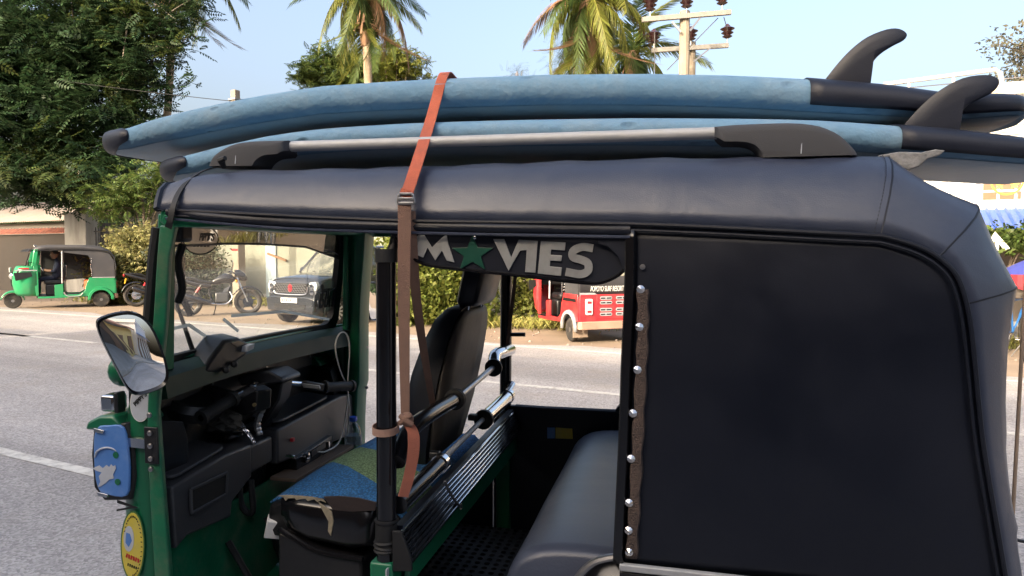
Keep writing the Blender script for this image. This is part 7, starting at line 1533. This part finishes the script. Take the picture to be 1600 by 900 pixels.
def scatter(proto, pos, sizes, tilt=0.5, dirs=None):
    V0, F0 = proto; n = len(pos); out = np.empty((n, len(V0), 3), dtype=np.float32)
    az = rng.uniform(0, 2 * np.pi, n) if dirs is None else dirs; ti = rng.normal(0, tilt, n); ro = rng.normal(0, tilt, n)
    ca, sa = np.cos(az), np.sin(az); ct, st = np.cos(ti), np.sin(ti); cr, sr = np.cos(ro), np.sin(ro)
    for i in range(n):
        Rx = np.array([[1, 0, 0], [0, cr[i], -sr[i]], [0, sr[i], cr[i]]]); Ry = np.array([[ct[i], 0, st[i]], [0, 1, 0], [-st[i], 0, ct[i]]]); Rz = np.array([[ca[i], -sa[i], 0], [sa[i], ca[i], 0], [0, 0, 1]])
        out[i] = (V0 * sizes[i]) @ (Rz @ Ry @ Rx).T + pos[i]
    F = (F0[None] + (np.arange(n) * len(V0))[:, None, None]).reshape(-1, 4)
    return out.reshape(-1, 3), F
M_bark = mat('bark', (0.16, 0.125, 0.095), 0.9, var=0.3, vs=5, bump=0.5, bs=14, stretch=(1, 1, 0.3))
M_barkpale = mat('pale_bark', (0.27, 0.23, 0.19), 0.9, var=0.25, vs=6, bump=0.4, bs=14, stretch=(1, 1, 0.3))
def tree(name, label, base, trunk_top, blobs, nclump, per, proto, lm, r0=0.16, csize=0.55, tilt=0.45, size=(0.8, 1.3), group=None, bark=None, limb_n=26, cat='tree', flat=0.7, hang=0.0, flush=None):
    base = Vector(base); trunk_top = Vector(trunk_top); o = empty(name, base); tag(o, label, cat, group); bark = bark or M_bark
    mid = base.lerp(trunk_top, 0.5) + Vector((random.uniform(-.15, .15), random.uniform(-.15, .15), 0)); ax = spline([base - Vector((0, 0, 0.1)), mid, trunk_top], 8)
    tb = MB().tube(ax, [lerp(r0, r0 * 0.45, i / (len(ax) - 1)) * (1.3 if i == 0 else 1) for i in range(len(ax))], 10)
    tb.build('trunk', bark, o)
    vol = [b[1][0] * b[1][1] * b[1][2] for b in blobs]; cl = []
    for c, r in blobs:
        k = max(2, int(nclump * (r[0] * r[1] * r[2]) / sum(vol)))
        for _ in range(k):
            v = rng.normal(0, 1, 3); v /= np.linalg.norm(v); v *= rng.uniform(0.35, 1) ** 0.5; cl.append(np.array(c) + v * np.array(r))
    cl = np.array(cl); br = MB()
    for i in rng.permutation(len(cl))[:limb_n]:
        c = Vector(cl[i]); t = random.uniform(0.45, 1.0); s0 = ax[int(t * (len(ax) - 1))]; m = s0.lerp(c, 0.5) + Vector((0, 0, 0.25 * (c - s0).length * 0.5))
        sp_ = spline([s0, m, c], 5); rr = r0 * random.uniform(0.16, 0.34); br.tube(sp_, [lerp(rr, 0.012, k / (len(sp_) - 1)) for k in range(len(sp_))], 6)
    br.build('limbs', bark, o)
    pos = np.concatenate([c + rng.normal(0, 1, (per, 3)) * np.array([csize, csize, csize * flat]) * 0.5 for c in cl]); dirs = None
    if hang: pos[:, 2] -= np.abs(rng.normal(0, hang, len(pos)))
    sz = rng.uniform(*size, len(pos)); pick = np.repeat(rng.uniform(0, 1, len(cl)), per) < (flush[1] if flush else -1)
    for nm_, mk, mm_l in (('crown', ~pick, lm), ('young_leaves', pick, flush[0] if flush else lm)):
        if mk.any(): V, F = scatter(proto, pos[mk], sz[mk], tilt, dirs); np_mesh(nm_, V, F, mm_l, o)
    return o
PIN = spray_pinnate(0.55, 6, 0.075, 0.17); PIN2 = spray_pinnate(0.45, 6, 0.06, 0.14); BRO = spray_broad(); BRO2 = spray_broad(10, 0.13, 0.12, 0.075, 3)
L_dark = leafmat('leaf_dark', (0.034, 0.066, 0.027)); L_mid = leafmat('leaf_mid', (0.085, 0.125, 0.030)); L_yel = leafmat('leaf_yellowgreen', (0.16, 0.175, 0.04), 0.4, 0.35); L_pale = leafmat('leaf_pale', (0.23, 0.22, 0.085), 0.35, 0.4); L_grey = leafmat('leaf_grey', (0.075, 0.095, 0.06), 0.3)
L_flush = leafmat('leaf_flush', (0.085, 0.115, 0.033))
L_vine = leafmat('leaf_vine', (0.155, 0.185, 0.038), 0.4, 0.4)
def C(px, py, D): return tuple(P(px, py, D=D))
# left trees
tree('rain_tree', 'large feathery-leaved tree filling the upper left behind the green rickshaw', PN(120, 16.0), C(130, 90, 25), [(C(50, 60, 24), (2.6, 2.0, 2.2)), (C(150, 40, 25), (2.6, 2.0, 2.2)), (C(40, 200, 23), (2.3, 1.6, 2.2)), (C(130, 190, 24), (2.2, 1.8, 2.2)), (C(60, 290, 22.5), (2.2, 1.3, 0.75)), (C(150, 270, 23), (1.6, 1.3, 0.9)), (C(-60, 150, 23), (2.0, 1.6, 3.0))], 300, 26, PIN, L_dark, 0.26, 0.75, 0.45, (0.8, 1.3), limb_n=40, flush=(L_flush, 0.22))
tree('rain_tree', 'feathery tree with pale straight trunk reaching over the surfboard noses', PN(196, 15.2), C(212, -20, 25), [(C(235, 20, 24.5), (1.9, 1.6, 1.4)), (C(225, 110, 24.5), (1.6, 1.5, 1.3)), (C(205, 60, 24.5), (1.3, 1.5, 1.5)), (C(268, 110, 24), (0.8, 0.8, 0.55)), (C(170, 150, 24.5), (1.3, 1.2, 1.0)), (C(195, 245, 24), (1.2, 0.9, 0.6))], 95, 20, PIN2, L_dark, 0.17, 0.65, 0.4, (0.8, 1.25), bark=M_barkpale, limb_n=34, flush=(L_flush, 0.15))
tree('young_tree', 'low leafy tree with sunlit leaves beneath the rain trees by the gate', PN(225, 14.0), C(222, 300, 21.5), [(C(215, 300, 21.5), (1.1, 0.8, 0.6)), (C(170, 320, 21.5), (0.9, 0.7, 0.4)), (C(240, 285, 21.5), (0.5, 0.5, 0.5))], 34, 18, PIN2, L_mid, 0.07, 0.5, 0.5, (0.7, 1.0), limb_n=14)
# bushes
tree('flowering_bush', 'yellow-green bush behind the tail of the green rickshaw', PN(205, 12.9), C(205, 440, 20.3), [(C(195, 420, 20), (0.85, 0.7, 0.70)), (C(230, 400, 20), (0.65, 0.6, 0.75)), (C(210, 375, 20.2), (0.5, 0.5, 0.35)), (C(180, 450, 20), (0.55, 0.5, 0.4))], 70, 30, BRO, L_pale, 0.05, 0.42, 0.7, (0.8, 1.25), limb_n=30, cat='bush')
tree('leafy_bush', 'grey-green bush behind the motorcycles, seen through the windscreen', PN(296, 13.6), C(296, 440, 19.5), [(C(292, 425, 19.3), (0.75, 0.6, 0.65)), (C(315, 405, 19.3), (0.5, 0.5, 0.45)), (C(275, 400, 19.3), (0.45, 0.4, 0.4))], 46, 26, BRO, L_grey, 0.05, 0.4, 0.7, (0.8, 1.2), limb_n=22, cat='bush')
tree('vine_hedge', 'bright yellow-green creeper hedge on the verge behind the driver seat', PN(690, 12.9), C(690, 460, 14.6), [(C(660, 440, 14.4), (0.7, 0.5, 0.75)), (C(710, 430, 14.5), (0.7, 0.5, 0.85)), (C(640, 480, 14.3), (0.5, 0.4, 0.35)), (C(720, 480, 14.3), (0.6, 0.4, 0.35)), (C(680, 380, 14.6), (0.9, 0.5, 0.5))], 130, 30, BRO2, L_vine, 0.05, 0.36, 0.8, (0.7, 1.1), limb_n=30, cat='hedge')
tree('sparse_shrub', 'thin yellow-leaved shrub beside the front of the red rickshaw', PN(832, 12.9), C(832, 440, 15), [(C(828, 455, 15), (0.45, 0.4, 0.5)), (C(845, 420, 15), (0.6, 0.5, 0.45)), (C(822, 485, 14.9), (0.4, 0.35, 0.25))], 36, 22, BRO2, L_yel, 0.03, 0.36, 0.8, (0.6, 1.0), limb_n=22, cat='shrub')
# mid-distance trees above the boards
tree('broadleaf_tree', 'round dark-green tree left of the coconut trunk beyond the boards', PN(520, 23), C(525, 130, 29), [(C(520, 115, 29), (1.3, 1.2, 0.95)), (C(548, 125, 29), (0.8, 1.0, 0.8)), (C(500, 118, 29), (0.7, 0.8, 0.5))], 70, 24, PIN2, L_mid, 0.12, 0.55, 0.5, (0.7, 1.0), limb_n=26)
tree('broadleaf_tree', 'sunlit yellow-green tree right of the coconut trunk beyond the boards', PN(620, 24), C(615, 135, 30), [(C(610, 108, 30), (1.4, 1.2, 0.9)), (C(640, 120, 30), (0.8, 1.0, 0.7)), (C(590, 125, 30), (0.8, 0.9, 0.8))], 70, 24, PIN2, leafmat('leaf_sunny', (0.15, 0.17, 0.03)), 0.12, 0.55, 0.5, (0.7, 1.0), limb_n=24)
NEED = spray_pinnate(0.5, 10, 0.010, 0.10)
tree('casuarina_tree', 'wispy grey-green needle tree left of the second coconut trunk', PN(893, 26), C(898, 40, 33), [(C(895, 100, 33), (0.9, 0.8, 0.7)), (C(890, 60, 33), (0.5, 0.6, 0.8)), (C(945, 100, 33), (0.9, 0.8, 0.6))], 40, 16, NEED, L_grey, 0.10, 0.7, 0.6, (0.8, 1.3), limb_n=24)
tree('casuarina_tree', 'small wispy treetop peeping over the boards in mid-frame', PN(810, 34), C(808, 112, 42), [(C(808, 122, 42), (0.7, 0.6, 0.5))], 10, 12, NEED, L_grey, 0.08, 0.6, 0.6, (0.8, 1.2), limb_n=8)
tree('sparse_tree', 'sparse dry tree with bare twigs above the white building at right', PN(1640, 19), C(1640, 110, 17), [(C(1590, 70, 16.5), (0.6, 0.6, 0.30)), (C(1600, 120, 16.5), (0.7, 0.6, 0.30)), (C(1650, 90, 16.5), (0.9, 0.8, 0.6)), (C(1568, 130, 16.5), (0.35, 0.3, 0.2))], 50, 9, BRO, leafmat('leaf_dry', (0.10, 0.10, 0.07)), 0.12, 0.34, 0.8, (0.8, 1.1), limb_n=50)
# potted plants under the awning
for k, (px, w) in enumerate(((1530, 0.30), (1552, 0.25), (1588, 0.35))):
    b = PN(px, 14.0); 
    nm = ['leafy plant hanging under the left end of the blue awning', 'leafy plant above the white inverted-V frame', 'leafy plant under the blue awning beside the parasol'][k]
    c = PNz(px, 376, 14.0)
    tree('awning_plant', nm, b, c, [(tuple(c), (w, 0.2, 0.07))], 7, 9, BRO2, L_mid, 0.03, 0.25, 0.7, (0.7, 1.0), limb_n=9, cat='plant', group='plants under the awning')
# unseen tree added beyond the left edge of the frame to dapple the far side
tree('shade_tree', 'unseen tree added on the near footway beyond the left edge, dappling the far side', RP(-28.5, -1.6), RP(-28.5, -1.6, 5.4), [(tuple(RP(-29, -0.5, 7.3)), (3.0, 1.8, 1.7)), (tuple(RP(-25.6, 0.2, 7.1)), (2.2, 1.5, 1.4)), (tuple(RP(-33, 0.5, 7.2)), (2.8, 2.0, 1.7))], 260, 26, PIN, L_dark, 0.22, 0.8, 0.5, (1.0, 1.5), limb_n=30)
# background belt of trees behind the wall (unseen gaps closed)
for k, (px, n_, h) in enumerate(((330, 21, 4.2), (450, 22, 4.0), (730, 20, 4.4), (900, 21, 4.2), (1180, 22, 4.5))):
    b = PN(px, n_); lab = ['bushy tree behind the wall above the motorcycles', 'bushy tree behind the wall above the parked car', 'bushy tree beyond the creeper hedge', 'bushy tree behind the red rickshaw', 'bushy tree beyond the cabin side panel'][k]
    tree('bushy_tree', lab, b, b + Vector((0, 0, h * 0.7)), [(tuple(b + Vector((0, 0, h * 0.62))), (2.6, 1.6, h * 0.30)), (tuple(b + Vector((0.8, 0, h * 0.45))), (2.4, 1.6, h * 0.3))], 60, 20, BRO2, L_mid, 0.12, 0.8, 0.7, (1.3, 2.0), limb_n=16, group='trees behind the wall')
# grass tufts at the foot of the wall and hedge
def tufts(name, label, spots, lm, h=0.16):
    V, F = [], []
    for p, r, n_ in spots:
        for _ in range(n_):
            b = p + Vector((random.gauss(0, r), random.gauss(0, r * 0.35), 0)); a = random.uniform(0, 6.28); l = h * random.uniform(0.5, 1.4); w = 0.008
            d = Vector((math.cos(a), math.sin(a), 0)); s_ = Vector((-d.y, d.x, 0)) * w; k = len(V)
            V += [tuple(b - s_), tuple(b + s_), tuple(b + d * l * 0.35 + s_ * 0.6 + Vector((0, 0, l * 0.7))), tuple(b + d * l * 0.8 + Vector((0, 0, l)))]; F.append((k, k + 1, k + 2, k + 3))
    o = np_mesh(name, V, F, lm); tag(o, label, 'grass', kind='stuff')
tufts('grass', 'dry grass along the foot of the wall and hedges', [(PN(px, 14.4), 0.9, 420) for px in (300, 350, 400, 450, 500)] + [(PN(px, 12.3), 0.7, 420) for px in (640, 690, 740, 800, 850)] + [(PN(px, 12.7), 0.6, 200) for px in (170, 200, 230)] + [(PN(px, 13.2), 0.6, 200) for px in (1570, 1600)], leafmat('dry_grass', (0.26, 0.25, 0.07), 0.3, 0.4))
# ---- coconut palms
M_palmleaf = leafmat('palm_leaf', (0.15, 0.165, 0.03), 0.35, 0.35); M_palmgreen = leafmat('palm_leaf_green', (0.075, 0.115, 0.03), 0.35, 0.3); M_palmdead = leafmat('palm_leaf_dead', (0.23, 0.14, 0.075), 0.25, 0.3)
M_trunk = mat('palm_trunk', (0.40, 0.31, 0.22), 0.9, var=0.2, vs=5, bump=0.4, bs=9, stretch=(0.4, 0.4, 3)); M_fibre = mat('palm_fibre', (0.27, 0.165, 0.10), 0.95, var=0.35, vs=7, stretch=(3, 3, 0.4))
def frond_mesh(L, droop, m, seed, pairs=64, hang=0.5):
    """frond along +x from the origin, arching down"""
    rd = random.Random(seed); V, F = [], []; rach = []
    for i in range(25):
        t = i / 24; rach.append(Vector((L * (t - 0.18 * droop * t ** 2.2), 0, L * (0.10 * math.sin(t * math.pi) - 0.55 * droop * t ** 2))))
    mb = MB().tube(rach, [lerp(0.035, 0.006, i / 24) for i in range(25)], 5)
    V = [tuple(v) for v in mb.v]; F = [f for f in mb.f if len(f) == 4]
    for i in range(pairs):
        t = 0.12 + 0.88 * (i / (pairs - 1)); k = t * 24; a = rach[min(24, int(k))].lerp(rach[min(24, int(k) + 1)], k - int(k)); tg = (rach[min(24, int(k) + 1)] - rach[max(0, int(k) - 1)]).normalized()
        l = L * 0.24 * (0.55 + 0.75 * math.sin(math.pi * min(1, 0.18 + t * 0.80))) * rd.uniform(0.85, 1.1)
        for s_ in (-1, 1):
            if rd.random() < 0.06: continue
            d = (tg * rd.uniform(0.55, 0.85) + Vector((0, s_ * 0.75, -hang * rd.uniform(0.5, 1.2)))).normalized(); w = tg * 0.036 * L / 3
            p1 = a + d * l * 0.5; p2 = a + (d + Vector((0, 0, -0.35 * hang))).normalized() * l; n0 = len(V)
            V += [tuple(a - w * 0.5), tuple(a + w * 0.7), tuple(p1 + w), tuple(p1 - w * 0.7), tuple(p2)]; F.append((n0, n0 + 1, n0 + 2, n0 + 3)); F.append((n0 + 3, n0 + 2, n0 + 4, n0 + 4))
    me = bpy.data.meshes.new('frond'); me.from_pydata(V, [], [f if f[-1] != f[-2] else f[:3] for f in F]); me.update(); me.materials.append(m); return me
FR = {(k, mi): frond_mesh(3.0, dr, m, 11 * k + mi, hang=hg) for k, (dr, hg) in enumerate(((0.6, 0.35), (1.1, 0.6), (1.6, 0.9), (2.0, 0.9))) for mi, m in enumerate((M_palmleaf, M_palmgreen, M_palmdead))}
def palm(label, top, r, n_fr, scale, mixw, low=-65, trunk_r=0.13, dead=4, seed=1, lean=0.4):
    top = Vector(top); base = Vector((top.x + lean, top.y + 0.2, -0.1)); o = empty('coconut_palm', (base.x, base.y, 0)); tag(o, label, 'palm tree', 'coconut palms')
    rd = random.Random(seed)
    ax = spline([base, base.lerp(top, 0.5) + Vector((-lean * 0.2, 0, 0)), top], 14); MB().tube(ax, [lerp(trunk_r * 1.25, trunk_r, i / (len(ax) - 1)) * (1 + 0.05 * (i % 2)) for i in range(len(ax))], 12).build('trunk', M_trunk, o)
    fb = []
    for i, (dz, rr) in enumerate(((-1.7, 1.05), (-1.3, 1.5), (-0.8, 2.0), (-0.3, 2.1), (0.1, 1.2))):
        fb.append([top + Vector((trunk_r * rr * math.cos(a) * rd.uniform(0.85, 1.15), trunk_r * rr * math.sin(a) * rd.uniform(0.85, 1.15), dz)) for a in [2 * math.pi * k / 11 for k in range(11)]])
    MB().loft(fb, closed=True, cap=True).build('fibre_sheath', M_fibre, o)
    for k in range(16):
        a = rd.uniform(0, 6.28); q = top + Vector((trunk_r * 1.5 * math.cos(a), trunk_r * 1.5 * math.sin(a), rd.uniform(-0.6, 0))); MB().bar(q, q + Vector((0.25 * math.cos(a), 0.25 * math.sin(a), -rd.uniform(0.5, 1.1))), 0.06, 0.02).build('dead_stalk', M_fibre, o)
    for k in range(n_fr):
        el = lerp(75, low, (k + rd.uniform(0, 0.6)) / n_fr); az = k * 137.5 + rd.uniform(-14, 14)
        di = 0 if el > 35 else (1 if el > 0 else (2 if el > -35 else 3)); mi = rd.choices((0, 1, 2), mixw if el < 20 else (0.5, 0.5, 0))[0]
        if k >= n_fr - dead: mi = 2
        f = bpy.data.objects.new('frond', FR[(di, mi)]); COL.objects.link(f); f.parent = o; f.matrix_parent_inverse = Matrix.Translation(-o.location)
        f.matrix_basis = Matrix.Translation(top + Vector((0, 0, rd.uniform(-0.25, 0.1)))) @ Matrix.Rotation(R(az), 4, 'Z') @ Matrix.Rotation(-R(el), 4, 'Y') @ Matrix.Rotation(R(rd.uniform(-25, 25)), 4, 'X') @ Matrix.Scale(scale * rd.uniform(0.85, 1.12), 4)
    for k in range(5):
        a = rd.uniform(0, 6.28); MB().ball(top + Vector((0.28 * math.cos(a), 0.28 * math.sin(a), -0.25 - 0.12 * (k % 2))), (0.11, 0.11, 0.14), 10, 7).build('coconut', mat('coconut_husk', (0.20, 0.17, 0.05), 0.6), o)
palm('tall coconut palm rising over the boards left of the orange strap', C(570, -12, 22), 1, 40, 0.70, (0.62, 0.30, 0.08), -80, 0.12, 2, 3)
palm('yellowing coconut palm left of the twin power pole', C(922, 0, 20), 1, 46, 0.80, (0.72, 0.20, 0.08), -84, 0.18, 4, 5, 0.1)
palm('short green coconut palm just left of the twin power pole', C(990, 85, 24), 1, 20, 0.80, (0.25, 0.75, 0.0), -45, 0.14, 0, 9)
palm('coconut palm at top left whose fronds hang over the rain tree', C(272, -62, 27), 1, 34, 0.95, (0.6, 0.3, 0.1), -78, 0.13, 2, 12, -2.2)

# ---- distant wood closing the horizon on both sides of the street
def wood(label, n0, s0, s1, h, cnt):
    k = np.arange(cnt); ss = rng.uniform(s0, s1, cnt); nn = n0 + rng.uniform(0, 7, cnt) * (1 if n0 > 0 else -1)
    top = h * (0.72 + 0.22 * np.sin(ss * 0.21 + 1) + 0.14 * np.sin(ss * 0.57)); zz = top * rng.uniform(0, 1, cnt) ** 0.75
    pos = np.stack([RS.x * ss + RN.x * nn, RS.y * ss + RN.y * nn, zz], 1)
    V, F = scatter(BRO2, pos, rng.uniform(4.5, 7.5, cnt), 0.8); o = np_mesh('wood', V, F, L_dark); tag(o, label, 'wood', kind='stuff')
wood('distant wood closing the view behind the far houses and walls', 46, -170, 170, 9.5, 7000)
wood('distant wood beyond the shop-houses behind the photographer', -46, -170, 170, 9.0, 4500)
